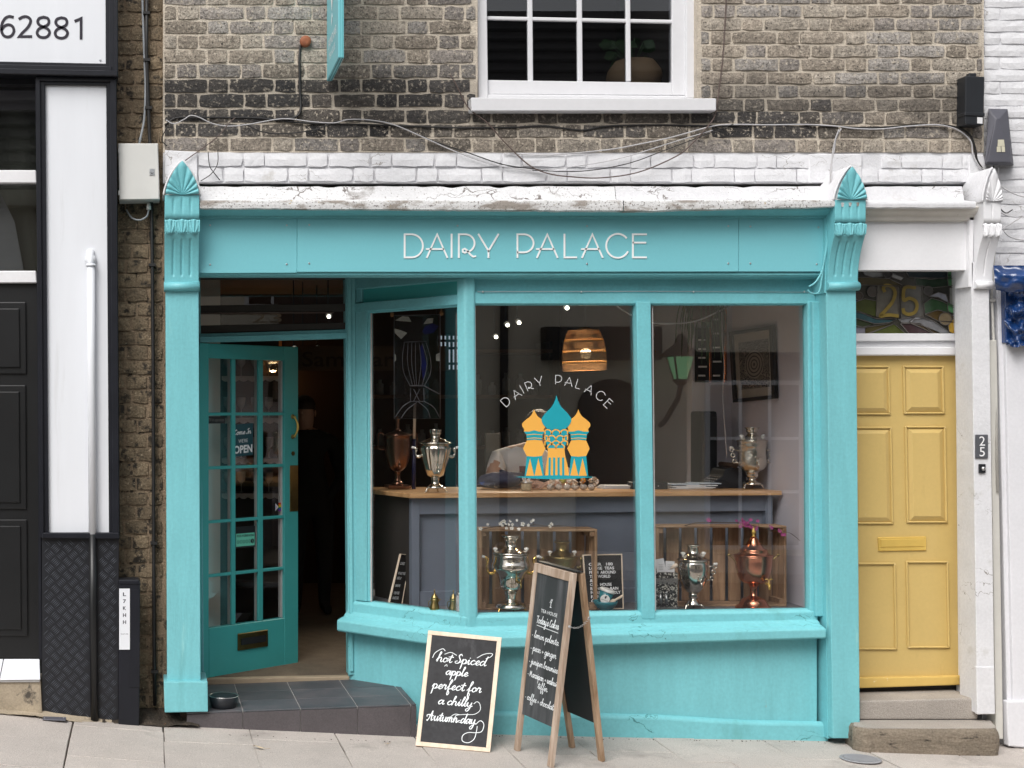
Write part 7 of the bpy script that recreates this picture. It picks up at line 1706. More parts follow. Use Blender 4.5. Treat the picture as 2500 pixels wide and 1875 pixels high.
for i in range(9):
    a = i * .7; MB().tube([c + Vector((math.cos(a) * 5 * k, math.sin(a) * 5 * k, 10 * k)), c + Vector((math.cos(a) * 9 * k, math.sin(a) * 6 * k, (30 + 5 * math.sin(i * 2.3)) * k))], .0028, 5).obj('stirrer', BIRCH if i % 2 else PAPER, t)
c = oncounter(1396, .80); k = S(.80); t = thing('dried_flower_tray', 'tray of pale dried seed pods with a lime and an orange pod', 'dried flowers', c)
for i in range(6): MB().ball(c + Vector(((-52 + i * 20) * k, 0, 8 * k)), 9.5 * k, n=10, sc=(1, 1, .85)).obj('cup', M('clear_plastic', (.48, .43, .38), .15, .2, 40.0) if 'clear_plastic' not in bpy.data.materials else bpy.data.materials['clear_plastic'], t)
POD = M('papery_pod', (.74, .64, .54), .75, .2, 40.0)
for i in range(30):
    p = c + Vector((random.uniform(-58, 58) * k, random.uniform(-12, 12) * k, random.uniform(14, 30) * k)); mb = MB(); a1 = Vector((random.uniform(-1, 1), random.uniform(-1, 1), random.uniform(-1, 1))).normalized(); a2 = a1.orthogonal().normalized(); rr = random.uniform(5, 9) * k
    for j in range(3):
        d = (a2 * math.cos(j * 2.1) + a1.cross(a2) * math.sin(j * 2.1)); mb.face([p, p + d * rr + a1 * rr * .6, p + a1 * rr * 1.5, p - d * rr * .3 + a1 * rr * .7])
    mb.obj('pod', POD, t)
MB().ball(c + Vector((-24 * k, -.012, 24 * k)), 8 * k, n=10).obj('lime_pod', M('lime_pod', (.40, .38, .06), .6), t); MB().ball(c + Vector((26 * k, -.012, 24 * k)), 7 * k, n=10).obj('orange_pod', M('orange_pod', (.60, .24, .03), .6), t)
MB().lathe(c + Vector((58 * k, -.01, 22 * k)), [(7 * k, 0), (7.5 * k, .002), (5 * k, .003)], 16, axis=(.1, -1, .2)).obj('seed_disc', POD, t)
c = oncounter(1505, .95); mb = MB()
for i in range(5): mb.obox(c + Vector((-.09 + .006 * i, -.03 + .004 * i, .001 + .004 * i)), (.19, .02 - .006 * i, 0), (-.01, .11, 0), (0, 0, .003))
t = thing('loose_papers', 'loose sheaf of white papers beside the black box on the counter', 'papers', c); mb.obj('sheets', PAPER, t)
c = oncounter(1598, .92); t = thing('black_box', 'low black box with a small stud behind the mullion on the counter', 'box', c)
MB().box((XW(1541, .92), .90, CTZ), (XW(1627, .92), .98, CTZ + .042)).obj('body', BLACK_PLASTIC, t, bevel=.002); MB().ball((XW(1607, .9), .898, CTZ + .02), .004, n=7).obj('stud', STEEL, t)
c = oncounter(1690, .95); t = thing('magazine_stack', 'stack of pale blue and white magazines on the counter', 'magazines', c)
for i in range(6):
    a = random.uniform(-.05, .05); MB().obox(c + Vector((-.14 + .03 * i * (i % 2), -.05 + .004 * i, .001 + .006 * i)), (.25 - .02 * i, .25 * a, 0), (-.02, .12, 0), (0, 0, .0055)).obj('magazine', PAPER_BLUE if i > 3 else PAPER, t)
c = oncounter(1782, 1.00); t = thing('typewriter', 'old black typewriter beside the silver samovar on the counter', 'typewriter', c)
k = S(1.00)
mb = MB(); mb.prism([c + Vector((x * k, 0, z * k)) for x, z in ((-50, 0), (40, 0), (40, 46), (12, 52), (-12, 46), (-18, 30), (-48, 8))], (0, .20, 0)); mb.obj('body', BLACK_PLASTIC, t, bevel=.006, seg=2)
for r_ in range(4):
    for i in range(6): MB().lathe(c + Vector(((-44 + r_ * 8) * k, .02 + i * .028, (10 + r_ * 5.5) * k)), [(.006, 0), (.007, .004)], 8).obj('key', STEEL, t)
MB().tube([c + Vector((12 * k, -.012, 56 * k)), c + Vector((12 * k, .21, 56 * k))], .016, 12).obj('platen', INT_BROWN, t)
# clear tablet display / till behind
t = thing('card_reader', 'pale rectangular till screen behind the counter', 'till', W(1190, 1130, 1.35))
MB().quad([(1186, 1058), (1222, 1058), (1222, 1180), (1186, 1180)], 1.35, 1.38).obj('screen', M('dull_screen', (.10, .105, .095), .3), t); MB().box((XW(1180, 1.36), 1.34, CTZ - .05), (XW(1230, 1.36), 1.45, CTZ - .02)).obj('base', BLACK_PLASTIC, t)
# dog bowl on the step
Y = .10; c = Vector((XW(546, Y), Y, ztop(XW(546, Y), Y) + .001)); k = S(Y); t = thing('dog_bowl', 'black rimmed steel dog bowl on the tiled step by the teal plinth', 'dog bowl', c)
MB().lathe(c, [(30 * k, 0), (31 * k, 1 * k), (36.5 * k, 27 * k), (35 * k, 28 * k)], 36).obj('outer', BLACK_PLASTIC, t); MB().lathe(c + Vector((0, 0, 3 * k)), [(20 * k, 3 * k), (26 * k, 8 * k), (33 * k, 25 * k), (37 * k, 26 * k), (37.5 * k, 25 * k), (36.5 * k, 24 * k)], 36).obj('liner', STEEL, t)
MB().lathe(c + Vector((0, 0, 6 * k)), [(28 * k, 12 * k), (27.9 * k, 12.1 * k)], 30).obj('water', M('bowl_water', (.12, .13, .13), .06, .1, 60, .8, 60, .002), t)
# ---------------------------------------------------------------- handwriting: a brush script drawn as strokes
SCR = {
 'a': (1.12, [[(.86, .86), (.52, 1.0), (.15, .68), (.10, .28), (.32, .0), (.66, .28), (.90, .95)], [(.90, .98), (.84, .32), (.98, .0), (1.22, .22)]]),
 'b': (1.0, [[(-.05, .2), (.32, 1.1), (.52, 1.95), (.36, 2.2), (.22, 1.6), (.20, .35), (.48, .0), (.82, .35), (.72, .85), (1.05, .78)]]),
 'c': (.86, [[(.82, .80), (.56, 1.0), (.17, .66), (.14, .26), (.44, .0), (.95, .32)]]),
 'd': (1.12, [[(.84, .84), (.50, 1.0), (.14, .66), (.10, .28), (.32, .0), (.66, .30), (.92, .98)], [(1.12, 2.05), (.98, 1.4), (.86, .35), (1.0, .0), (1.24, .22)]]),
 'e': (.84, [[(-.02, .22), (.48, .46), (.74, .80), (.52, 1.0), (.20, .66), (.20, .22), (.48, .0), (.92, .32)]]),
 'f': (.78, [[(-.02, .2), (.42, 1.1), (.72, 1.95), (.52, 2.2), (.36, 1.5), (.28, -.7), (.42, -1.15), (.64, -.7), (.34, .0), (.86, .34)]]),
 'g': (1.1, [[(.86, .86), (.52, 1.0), (.15, .68), (.10, .28), (.32, .0), (.66, .28), (.90, .95)], [(.90, .98), (.84, -.5), (.50, -1.1), (.14, -.75), (.66, -.18), (1.2, .25)]]),
 'h': (1.08, [[(-.05, .25), (.36, 1.4), (.52, 2.05), (.34, 2.15), (.22, 1.3), (.12, .0)], [(.14, .45), (.48, .98), (.74, .80), (.72, .22), (.90, .0), (1.16, .26)]]),
 'i': (.58, [[(-.02, .25), (.26, .95), (.25, .22), (.40, .0), (.64, .26)], [(.34, 1.38), (.40, 1.44)]]),
 'j': (.6, [[(.0, .3), (.32, .95), (.26, -.5), (.0, -1.1), (-.25, -.8), (.2, -.2), (.66, .22)], [(.40, 1.38), (.46, 1.44)]]),
 'k': (1.0, [[(-.05, .25), (.34, 1.3), (.50, 2.05), (.32, 2.1), (.20, 1.2), (.12, .0)], [(.72, .95), (.22, .48), (.62, .1), (.95, .22)]]),
 'l': (.56, [[(-.05, .22), (.36, 1.3), (.54, 2.05), (.36, 2.2), (.22, 1.3), (.22, .25), (.38, .0), (.64, .26)]]),
 'm': (1.45, [[(-.02, .6), (.14, .95), (.12, .0)], [(.13, .5), (.42, .98), (.58, .75), (.55, .0)], [(.56, .5), (.88, .98), (1.05, .75), (1.02, .22), (1.18, .0), (1.46, .26)]]),
 'n': (1.04, [[(-.02, .6), (.14, .95), (.12, .0)], [(.13, .5), (.46, .98), (.66, .76), (.64, .22), (.80, .0), (1.06, .26)]]),
 'o': (.92, [[(.56, .98), (.20, .80), (.10, .30), (.38, .0), (.74, .30), (.70, .80), (.50, .96), (.74, .78), (1.02, .82)]]),
 'p': (1.0, [[(-.02, .4), (.20, .98), (.16, .0), (.10, -1.15)], [(.16, .55), (.50, 1.0), (.80, .66), (.58, .06), (.24, .10)], [(.56, .06), (1.02, .22)]]),
 'r': (.84, [[(-.02, .25), (.22, 1.05), (.34, .84), (.58, .90), (.52, .30), (.66, .0), (.90, .26)]]),
 's': (.78, [[(-.02, .12), (.40, 1.02), (.52, .48), (.38, .0), (.08, .10)], [(.36, .0), (.84, .26)]]),
 't': (.76, [[(-.02, .25), (.42, 1.1), (.52, 1.7), (.42, 1.2), (.34, .30), (.50, .0), (.82, .26)], [(.02, 1.20), (.45, 1.30), (.86, 1.20)]]),
 'u': (1.08, [[(-.02, .5), (.14, .95), (.12, .30), (.34, .0), (.68, .40), (.78, .95), (.76, .25), (.92, .0), (1.14, .26)]]),
 'w': (1.25, [[(-.02, .5), (.14, .95), (.12, .30), (.34, .0), (.60, .40), (.66, .90), (.64, .30), (.84, .0), (1.10, .45), (1.06, .92), (1.30, .82)]]),
 'y': (1.06, [[(-.02, .5), (.14, .95), (.14, .32), (.36, .04), (.70, .42), (.82, .95)], [(.82, .95), (.70, -.5), (.36, -1.1), (.08, -.75), (.56, -.25), (1.12, .22)]]),
 'z': (.9, [[(.02, .85), (.3, .98), (.74, .9), (.1, .05), (.5, .12), (.92, .08)]]),
 'S': (1.15, [[(1.02, 1.75), (.78, 2.05), (.46, 1.75), (.60, 1.25), (.86, .72), (.66, .12), (.22, .02), (.05, .35), (.40, .55)], [(.72, .2), (1.12, .35)]]),
 'A': (1.35, [[(-.25, .75), (-.30, 1.05), (.1, 1.2), (.5, 1.0)], [(-.12, .05), (.02, -.1), (.30, .5), (.72, 2.0)], [(.72, 2.0), (.74, .8), (.86, .0), (1.2, .25)], [(.3, .9), (.75, 1.05), (1.15, 1.0)]]),
 'T': (1.0, [[(.0, 1.6), (.2, 1.75), (1.0, 1.8)], [(.55, 1.75), (.45, .2), (.3, .0)]]),
 'C': (1.0, [[(.95, 1.5), (.7, 1.8), (.25, 1.3), (.15, .5), (.45, .0), (1.0, .35)]]),
 'I': (.7, [[(.0, .3), (.2, .0), (.5, .4), (.6, 1.8), (.9, 1.9)], [(.2, 1.5), (.5, 1.9)]]),
 'M': (1.6, [[(.0, .0), (.2, 1.6), (.5, .4), (.9, 1.7), (1.1, .1), (1.45, .25)]]),
 '+': (.9, [[(.1, .55), (.8, .55)], [(.45, .9), (.45, .2)]]), '-': (.6, [[(.1, .5), (.45, .52)]]), "'": (.3, [[(.2, 1.8), (.12, 1.5)]]), ' ': (.55, []), '.': (.4, [[(.12, .5), (.2, .5)]]),
}
def script(mb, txt, q, u, v, n, xh, width, stroke, slant=.16, mi=0, thin=.55, join=True):
    """write txt from the point q along u; xh x-height; the whole word fitted to width"""
    adv = sum(SCR[c][0] for c in txt); sx = width / max(.1, adv); x = 0.0
    for c in txt:
        for st in SCR[c][1]:
            P = [((x + a + slant * b) * sx, b * xh) for a, b in st]; sm = smooth_line(P, 5) if len(P) > 2 else [Vector(p) for p in P]
            mb.ribbon([(p[0], p[1]) for p in sm], stroke, q, u, v, n)
            # thicken the down-strokes as a brush does
            dn_ = [i for i in range(len(sm) - 1) if sm[i + 1][1] < sm[i][1] - xh * .015]
            run = []
            for i in dn_ + [None]:
                if run and (i is None or i != run[-1] + 1):
                    if len(run) > 2: mb.ribbon([(sm[j][0] + stroke * .25, sm[j][1]) for j in run], stroke * 1.35, (lambda s_: q(s_) + n * .0003) if callable(q) else q + n * .0003, u, v, n)
                    run = []
                if i is not None: run.append(i)
        x += SCR[c][0]

# ---------------------------------------------------------------- leaning chalk board
P = [W(1045.5, 1539, .0), W(1225, 1556.7, -.09), W(1196.7, 1830, -.315), W(1014.5, 1814, -.215)]
P[3].z = ground(P[3].x, P[3].y) + .004; P[2].z = ground(P[2].x, P[2].y) + .004
P[1] = on_plane(1225, 1556.7, P[0], P[2], P[3])
t, q, u, v, n, Wd, Hd = board('chalkboard', 'framed chalkboard about hot spiced apple leaning against the teal sill', P, BIRCH, .023, .022, 'chalkboard', BIRCH, CHALK)
def on(a, b, o, Q=q, w_=Wd, h_=Hd): return lambda s_: Q(a + s_.x / w_, b - s_.y / h_, o)
mb = MB()
for txt, a, b, wd, xh in (('hot Spiced', .155, .265, .665, .040), ('apple', .295, .372, .30, .036), ('perfect for', .135, .500, .66, .040), ('a chilly', .235, .630, .46, .036), ('Autumn-day', .120, .775, .64, .040)):
    script(mb, txt, on(a, b, .0012), u, v, n, Hd * xh, Wd * wd, .0040); mb.obj('chalk_line', CHALK_INK, t, recalc=False); mb = MB()
def sw(pts, w=.0034): mb.ribbon([(p[0], p[1]) for p in smooth_line([(a * Wd, -b * Hd) for a, b in pts], 6)], w, on(0, 0, .0013), u, v, n)
sw([(.70, .20), (.78, .165), (.86, .150), (.90, .155), (.88, .18), (.82, .20)]); sw([(.10, .235), (.13, .19), (.22, .15), (.26, .165)]); sw([(.26, .195), (.34, .175), (.42, .195)])
sw([(.72, .60), (.76, .58), (.80, .60), (.81, .65), (.74, .69), (.60, .70), (.50, .715), (.50, .745), (.56, .77), (.66, .755)], .0030); sw([(.42, .735), (.48, .705), (.56, .705)], .003)
sw([(.77, .775), (.83, .74), (.88, .77), (.86, .83), (.78, .845), (.68, .85), (.615, .88), (.62, .925), (.70, .935), (.77, .90), (.79, .84), (.795, .79)], .0036)
sw([(.275, .300), (.30, .285), (.31, .30)], .003)
mb.obj('chalk_flourish', CHALK_INK, t, recalc=False)

# ---------------------------------------------------------------- sandwich board
R0, R1 = W(1309, 1374, -.25), W(1404, 1400, -.60)
def gpt(px, py):
    Y = -.3
    for _ in range(20): Xp = XW(px, Y); Y = F * (CZ - ground(Xp, Y)) / (py - VY) - D
    return Vector((XW(px, Y), Y, ground(XW(px, Y), Y)))
L0, L1, B0, B1 = gpt(1259, 1831), gpt(1347, 1882), gpt(1393, 1823), gpt(1474, 1873)
off = Vector((.040, .004, 0))
L1 = on_plane(1347, 1882, R0, R1, L0); B1 = on_plane(1474, 1873, R0 + off, R1 + off, B0)
def foot(top, bot):
    for _ in range(8): bot = top.lerp(bot, (top.z - ground(bot.x, bot.y) - .001) / (top.z - bot.z))
    return bot
L0, L1, B0, B1 = foot(R0, L0), foot(R1, L1), foot(R0 + off, B0), foot(R1 + off, B1)
ab = thing('sandwich_board', 'wooden A-frame sandwich board with a chalked cake menu on the pavement', 'sandwich board', (L0 + B1) / 2)
def bar(a, b, w1, w2, name, mat, par):      # square bar from a to b, w1 along the board, w2 through it
    d = (b - a).normalized(); al = (R1 - R0).normalized(); al = (al - d * al.dot(d)).normalized(); nn = d.cross(al).normalized()
    return MB().prism([a - al * w1 / 2 - nn * w2 / 2, a + al * w1 / 2 - nn * w2 / 2, a + al * w1 / 2 + nn * w2 / 2, a - al * w1 / 2 + nn * w2 / 2], b - a).obj(name, mat, par, bevel=.002)
al = (R1 - R0).normalized()
for (t0, t1, b0, b1, nm, ma) in ((R0, R1, L0, L1, 'front_leaf', OAK_GREY), (R0 + off, R1 + off, B0, B1, 'back_leaf', OAK)):
    ins = al * .014
    nn = (t1 - t0).cross(b0 - t0).normalized(); nn = nn if nn.x < 0 else -nn
    fp = MB(); qd = lambda a, b, o: t0.lerp(t1, a).lerp(b0.lerp(b1, a), b) + nn * o
    sgn_ = 1 if nm == 'front_leaf' else -1
    face = CHALK_SMEAR if nm == 'front_leaf' else BLACKBOARD_BACK
    fp.prism([qd(.03, .02, .004), qd(.97, .02, .004), qd(.97, .80, .004), qd(.03, .80, .004)], -nn * .008); leaf_o = fp.obj(nm, face, ab)
    bar(t0 + ins, b0 + ins, .030, .024, 'leg', ma, leaf_o); bar(t1 - ins, b1 - ins, .032, .024, 'leg', ma, leaf_o)
    d = (b0 - t0).normalized()
    a, b = t0 + ins * 2 + d * .022, t1 - ins * 2 + d * .022
    MB().prism([a - d * .022 + nn * .011, b - d * .022 + nn * .011, b + d * .024 + nn * .011, a + d * .024 + nn * .011], -nn * .022).obj('rail', ma, leaf_o, bevel=.002)
    if nm == 'front_leaf':
        uu = (t1 - t0).normalized(); vv = -(b0 - t0).normalized(); Wd = (t1 - t0).length; Hd = (b0 - t0).length
        on2 = lambda a, b, o: (lambda s_: qd(a + s_.x / Wd, b - s_.y / Hd, o))
        mb = MB()
        text_mesh('TEA HOUSE', mb, on2(.50, .245, .0052), uu, vv, .018, Wd * .42, 'C'); mb.obj('chalk_line', CHALK_INK, leaf_o, recalc=False); mb = MB()
        script(mb, "Today's Cakes", on2(.20, .305, .0052), uu, vv, nn, .020, Wd * .58, .0034, .1); mb.obj('chalk_line', CHALK_INK, leaf_o, recalc=False); mb = MB()
        for txt, a_, b_, wd in (('- lemon polenta', .12, .385, .70), ('- pear + ginger', .12, .455, .68), ('- juniper brownies', .12, .525, .76), ('- Marzipan + walnut', .12, .592, .79), ('tiffin', .42, .637, .26), ('- coffee + chocolate', .12, .715, .80)):
            script(mb, txt, on2(a_, b_, .0052), uu, vv, nn, .017, Wd * wd, .0030, .1); mb.obj('chalk_line', CHALK_INK, leaf_o, recalc=False); mb = MB()
        mb.ribbon([(0, 0), (Wd * .56, -.004)], .003, on2(.22, .318, .0052), uu, vv, nn)
        # little teapot mark
        mb.ribbon([(0, 0), (.0, .022), (.006, .030)], .004, on2(.52, .205, .0052), uu, vv, nn); mb.ribbon([(-.010, .022), (-.004, .030), (.0, .040), (.006, .034), (.012, .042)], .003, on2(.52, .205, .0052), uu, vv, nn); mb.ribbon([(-.006, .0), (.006, .0)], .004, on2(.52, .205, .0052), uu, vv, nn)
        mb.obj('chalk_mark', CHALK_INK, leaf_o, recalc=False)
# hinge strip and chain
MB().obox(R0 + Vector((.006, 0, .004)), R1 - R0, (.034, 0, 0), (0, 0, .006)).obj('hinge_strip', BLACK_PLASTIC, ab)
ca, cb_ = R1.lerp(L1, .27) + Vector((-.004, -.022, 0)), (R1 + off).lerp(B1, .23) + Vector((.0, -.022, 0))
for p in (ca, cb_): MB().lathe(p, [(.007, 0), (.007, .002), (.004, .004)], 10, axis=(0, -1, 0)).obj('chain_screw', STEEL, ab)
mb = MB()
for i in range(11):
    t_ = (i + .5) / 11; p = ca.lerp(cb_, t_) + Vector((0, -.006, -.022 * math.sin(math.pi * t_))); fl_ = i % 2
    mb.tube([p + Vector((.0062 * math.cos(a), (.0034 * math.sin(a) if fl_ else 0), (0 if fl_ else .0034 * math.sin(a)))) for a in [j * math.pi / 4 for j in range(8)]], .0011, 4, closed=True)
mb.obj('chain', STEEL, ab)
# script on the open sign
t, o, uu, vv, w, h = DOOR_SIGN
mb = MB(); script(mb, 'Come In', o + uu * w * .03 + vv * h * .68, uu, vv, n3, h * .085, w * .86, .0040, .2); mb.obj('script', CHALK_INK, t, recalc=False)

# ---------------------------------------------------------------- vinyl emblem on the window glass
GY = .1555
em = thing('window_emblem', 'teal and amber onion dome emblem with arched shop name on the middle pane', 'window decal', W(1362, 1170, GY))
def ez(x, y): return (1200 + x * .18083, 900 + y * .18083)
def vin(pts, mat, lay, sm=False, nm='shape'):
    Pp = [ez(*p) for p in pts]
    if sm: Pp = [tuple(v_) for v_ in smooth_line(Pp, 5, True)][:-1]
    MB().prism([W(x, y, GY - .0006 - lay * .0005) for x, y in Pp], (0, .0004, 0)).obj(nm, mat, em)
def dome(cx, tip, wide, yw, yb, wb):
    h = [(0, tip), (.10 * wide, tip + .20 * (yw - tip)), (.30 * wide, tip + .45 * (yw - tip)), (.70 * wide, tip + .70 * (yw - tip)), (.95 * wide, yw - .10 * (yw - tip)), (wide, yw), (.96 * wide, yw + .3 * (yb - yw)), (.82 * wide, yw + .65 * (yb - yw)), (wb, yb)]
    s_ = smooth_line(h, 4); r = [(cx + a, b) for a, b in s_]; return r + [(cx - a, b) for a, b in s_[::-1][:-1]]
for cx in (575, 1172):
    d = cx - 575
    vin(dome(cx, 548, 163, 755, 850, 140), VINYL_AMBER, 0, nm='dome')
    vin([(435 + d, 850), (500 + d, 852), (575 + d, 832), (650 + d, 852), (725 + d, 850), (692 + d, 885), (682 + d, 966), (575 + d, 958), (478 + d, 966), (470 + d, 888)], VINYL_TEAL, 1, nm='collar')
    for yy in (890, 940): vin([(472 + d, yy), (575 + d, yy - 10), (688 + d, yy), (687 + d, yy + 9), (575 + d, yy - 1), (473 + d, yy + 9)], VINYL_AMBER, 2, nm='collar_band')
    vin([(478 + d, 970), (575 + d, 960), (682 + d, 970), (728 + d, 1078), (682 + d, 1178), (575 + d, 1190), (476 + d, 1180), (425 + d, 1078)], VINYL_AMBER, 1, nm='lantern')
    vin([(476 + d, 1181), (575 + d, 1191), (682 + d, 1179), (708 + d, 1448), (450 + d, 1448)], VINYL_TEAL, 0, nm='skirt')
    vin([(520 + d, 1210), (575 + d, 1448), (465 + d, 1448)], VINYL_AMBER, 1, nm='ray'); vin([(632 + d, 1210), (690 + d, 1448), (580 + d, 1448)], VINYL_AMBER, 1, nm='ray')
vin([(735, 815), (1005, 815), (1030, 890), (1015, 985), (985, 1072), (760, 1072), (735, 985), (716, 890)], VINYL_TEAL, 2, nm='tower')
vin([(760, 1068), (985, 1068), (995, 1180), (1025, 1290), (1048, 1448), (722, 1448), (740, 1290), (758, 1180)], VINYL_AMBER, 1, nm='tower_base')
for i in range(4): x = 772 + i * 60; vin([(x, 1200), (x + 28, 1200), (x + 29 + (i - 1.5) * 2, 1440), (x - 1 + (i - 1.5) * 2, 1440)], VINYL_TEAL, 2, nm='stripe')
for row, (yy, xs) in enumerate(((880, (755, 870, 985)), (960, (812, 928)), (960, (725, 1020)), (1030, (755, 870, 985)), (1072, (812, 928)))):
    for x in xs:
        mb = MB(); r_ = 56; pts = [(x + r_ * math.cos(a), yy - r_ * math.sin(a)) for a in [j * math.pi / 12 for j in range(13)]]
        pts = [(max(722, min(1026, a)), b) for a, b in pts]
        kk = S(GY) * .18083; mb.ribbon([((a - 870) * kk, -(b - 960) * kk) for a, b in pts], 17 * kk, W(*ez(870, 960), GY - .0024), Vector((1, 0, 0)), Vector((0, 0, 1)), (0, -1, 0)); mb.obj('scale', VINYL_AMBER, em)
vin(dome(877, 360, 200, 690, 815, 120), VINYL_TEAL, 5, nm='dome')
vin([(315, 1462), (560, 1448), (860, 1438), (1150, 1446), (1395, 1464), (1150, 1484), (860, 1494), (560, 1484)], VINYL_TEAL, 4, nm='ground_line')
ccx, ccy, rad_ = 1362, 1107, 180
for ch, x, y in (('D', 1235, 980), ('A', 1260.6, 962), ('I', 1274, 950), ('R', 1292, 942), ('Y', 1316, 931), ('P', 1364, 927), ('A', 1389, 932), ('L', 1413, 938), ('A', 1439, 951), ('C', 1466, 966), ('E', 1485, 985)):
    a = math.asin(max(-1, min(1, (x - ccx) / rad_))); h = 21.5 * S(GY)
    uu = Vector((math.cos(a), 0, -math.sin(a))); vv = Vector((math.sin(a), 0, math.cos(a))); o = W(x, y, GY - .001) - uu * DECO[ch][0] * h * .5 - vv * h * .5; mb = MB()
    for st in DECO[ch][1]: mb.ribbon([(p * h, q_ * h) for p, q_ in st], .0025, o, uu, vv, (0, -1, 0))
    tag(mb.obj('letter', SIGN_WHITE, em, recalc=False), 'white letter ' + ch)
# ---------------------------------------------------------------- people
SKIN = M('skin', (.46, .27, .19), .55, .06, 20.0)
TEE = M('white_cotton', (.74, .73, .72), .85, .05, 9.0, .5, 18, .006)
JEANS = M('dark_trousers', (.02, .022, .03), .9, .1, 9.0)
HAIR = M('dark_brown_hair', (.030, .019, .013), .6, .3, 90.0, .8, 120, .004, stretch=(1, 1, .2))
BLACKCLOTH = M('black_coat', (.016, .015, .015), .9, .1, 9.0)
def figure(name, label, joints, bones, mats, pick, root, loc):
    """joints {name: (xyz, radius)}, bones [(a,b)] -> one continuous skinned body"""
    names = list(joints); idx = {n_: i for i, n_ in enumerate(names)}
    me = bpy.data.meshes.new('body'); me.from_pydata([joints[n_][0] for n_ in names], [(idx[a], idx[b]) for a, b in bones], [])
    t = thing(name, label, 'person', loc)
    o = bpy.data.objects.new('body', me); col.objects.link(o)
    sk = o.modifiers.new('skin', 'SKIN'); sk.use_smooth_shade = True
    for i, n_ in enumerate(names):
        r = joints[n_][1]; r = r if isinstance(r, tuple) else (r, r); me.skin_vertices[0].data[i].radius = r
    me.skin_vertices[0].data[idx[root]].use_root = True
    sb = o.modifiers.new('sub', 'SUBSURF'); sb.levels = 2; sb.render_levels = 2
    dg = bpy.context.evaluated_depsgraph_get(); m2 = bpy.data.meshes.new_from_object(o.evaluated_get(dg)); bpy.data.objects.remove(o)
    m2.materials.clear()
    for m_ in mats: m2.materials.append(m_)
    for p in m2.polygons: p.use_smooth = True; p.material_index = pick(p.center)
    b = bpy.data.objects.new('body', m2); col.objects.link(b); attach(b, t)
    return t
def fingers(J, Bn, side, wrist, d, palm_n, spread):
    """five unequal curled fingers rooted in the palm"""
    d = Vector(d).normalized(); sp = Vector(spread).normalized(); pn = Vector(palm_n).normalized(); w = Vector(wrist)
    J['palm' + side] = (tuple(w + d * .055), .021); Bn.append(('wrist' + side, 'palm' + side))
    for i, (ln, o) in enumerate(((.062, -.028), (.072, -.010), (.068, .008), (.054, .026))):
        b0 = w + d * .085 + sp * o; nm = 'f%d%s' % (i, side)
        J[nm + 'a'] = (tuple(b0), .0095); J[nm + 'b'] = (tuple(b0 + d * ln * .5 - pn * .006), .0085); J[nm + 'c'] = (tuple(b0 + d * ln * .9 - pn * .022), .0075)
        Bn += [('palm' + side, nm + 'a'), (nm + 'a', nm + 'b'), (nm + 'b', nm + 'c')]
    b0 = w + d * .03 - sp * .030; J['th' + side + 'a'] = (tuple(b0), .011); J['th' + side + 'b'] = (tuple(b0 + d * .030 - sp * .018), .0095); J['th' + side + 'c'] = (tuple(b0 + d * .055 - sp * .020), .008)
    Bn += [('palm' + side, 'th' + side + 'a'), ('th' + side + 'a', 'th' + side + 'b'), ('th' + side + 'b', 'th' + side + 'c')]
# barista in a white tee leaning on the counter, head bowed
PX, PYY = XW(1283, 1.26), 1.26
def V_(dx, dy, z): return (PX + dx, PYY + dy, z)
J = {'pelvis': (V_(.03, .30, .98), .13), 'spine': (V_(.01, .20, 1.14), (.12, .135)), 'chest': (V_(.0, .08, 1.315), (.125, .15)), 'upper': (V_(.0, .0, 1.405), (.085, .13)), 'neck': (V_(.035, -.05, 1.470), .052), 'jaw': (V_(.055, -.085, 1.512), (.066, .066)), 'skull': (V_(.060, -.088, 1.590), (.078, .083)), 'crown': (V_(.058, -.070, 1.640), .062),
     'shL': (V_(-.165, .0, 1.385), .074), 'elL': (V_(-.235, -.10, 1.275), .050), 'wristL': (V_(-.06, -.30, 1.248), .030),
     'shR': (V_(.155, -.01, 1.36), .068), 'elR': (V_(.245, -.16, 1.262), .047), 'wristR': (V_(.10, -.31, 1.248), .030),
     'hipL': (V_(-.07, .32, .93), .10), 'kneeL': (V_(-.08, .30, .54), .066), 'ankL': (V_(-.08, .34, .175), .045), 'toeL': (V_(-.09, .21, .150), .035),
     'hipR': (V_(.13, .32, .93), .10), 'kneeR': (V_(.14, .30, .54), .066), 'ankR': (V_(.14, .34, .175), .045), 'toeR': (V_(.15, .21, .150), .035)}
Bn = [('pelvis', 'spine'), ('spine', 'chest'), ('chest', 'upper'), ('upper', 'neck'), ('neck', 'jaw'), ('jaw', 'skull'), ('skull', 'crown'), ('upper', 'shL'), ('shL', 'elL'), ('elL', 'wristL'), ('upper', 'shR'), ('shR', 'elR'), ('elR', 'wristR'), ('pelvis', 'hipL'), ('hipL', 'kneeL'), ('kneeL', 'ankL'), ('ankL', 'toeL'), ('pelvis', 'hipR'), ('hipR', 'kneeR'), ('kneeR', 'ankR'), ('ankR', 'toeR')]
fingers(J, Bn, 'L', J['wristL'][0], (.9, -.35, 0), (0, 0, 1), (.3, .9, 0)); fingers(J, Bn, 'R', J['wristR'][0], (-.85, -.4, 0), (0, 0, 1), (-.3, .9, 0))
def pick(c):
    x, y, z = c.x - PX, c.y - PYY, c.z
    if z < .17: return 3
    if z < 1.02: return 2
    if z > 1.455 - y * .2: return 0
    if abs(x) > .19 and y < -.075: return 0
    if y < -.14 and z < 1.33: return 0
    return 1
t = figure('person', 'person in a white t-shirt leaning over the counter with head bowed', J, Bn, [SKIN, TEE, JEANS, BLACK_PLASTIC], pick, 'pelvis', (PX, PYY + .3, .118))
hc = Vector(J['skull'][0])
mb = MB()
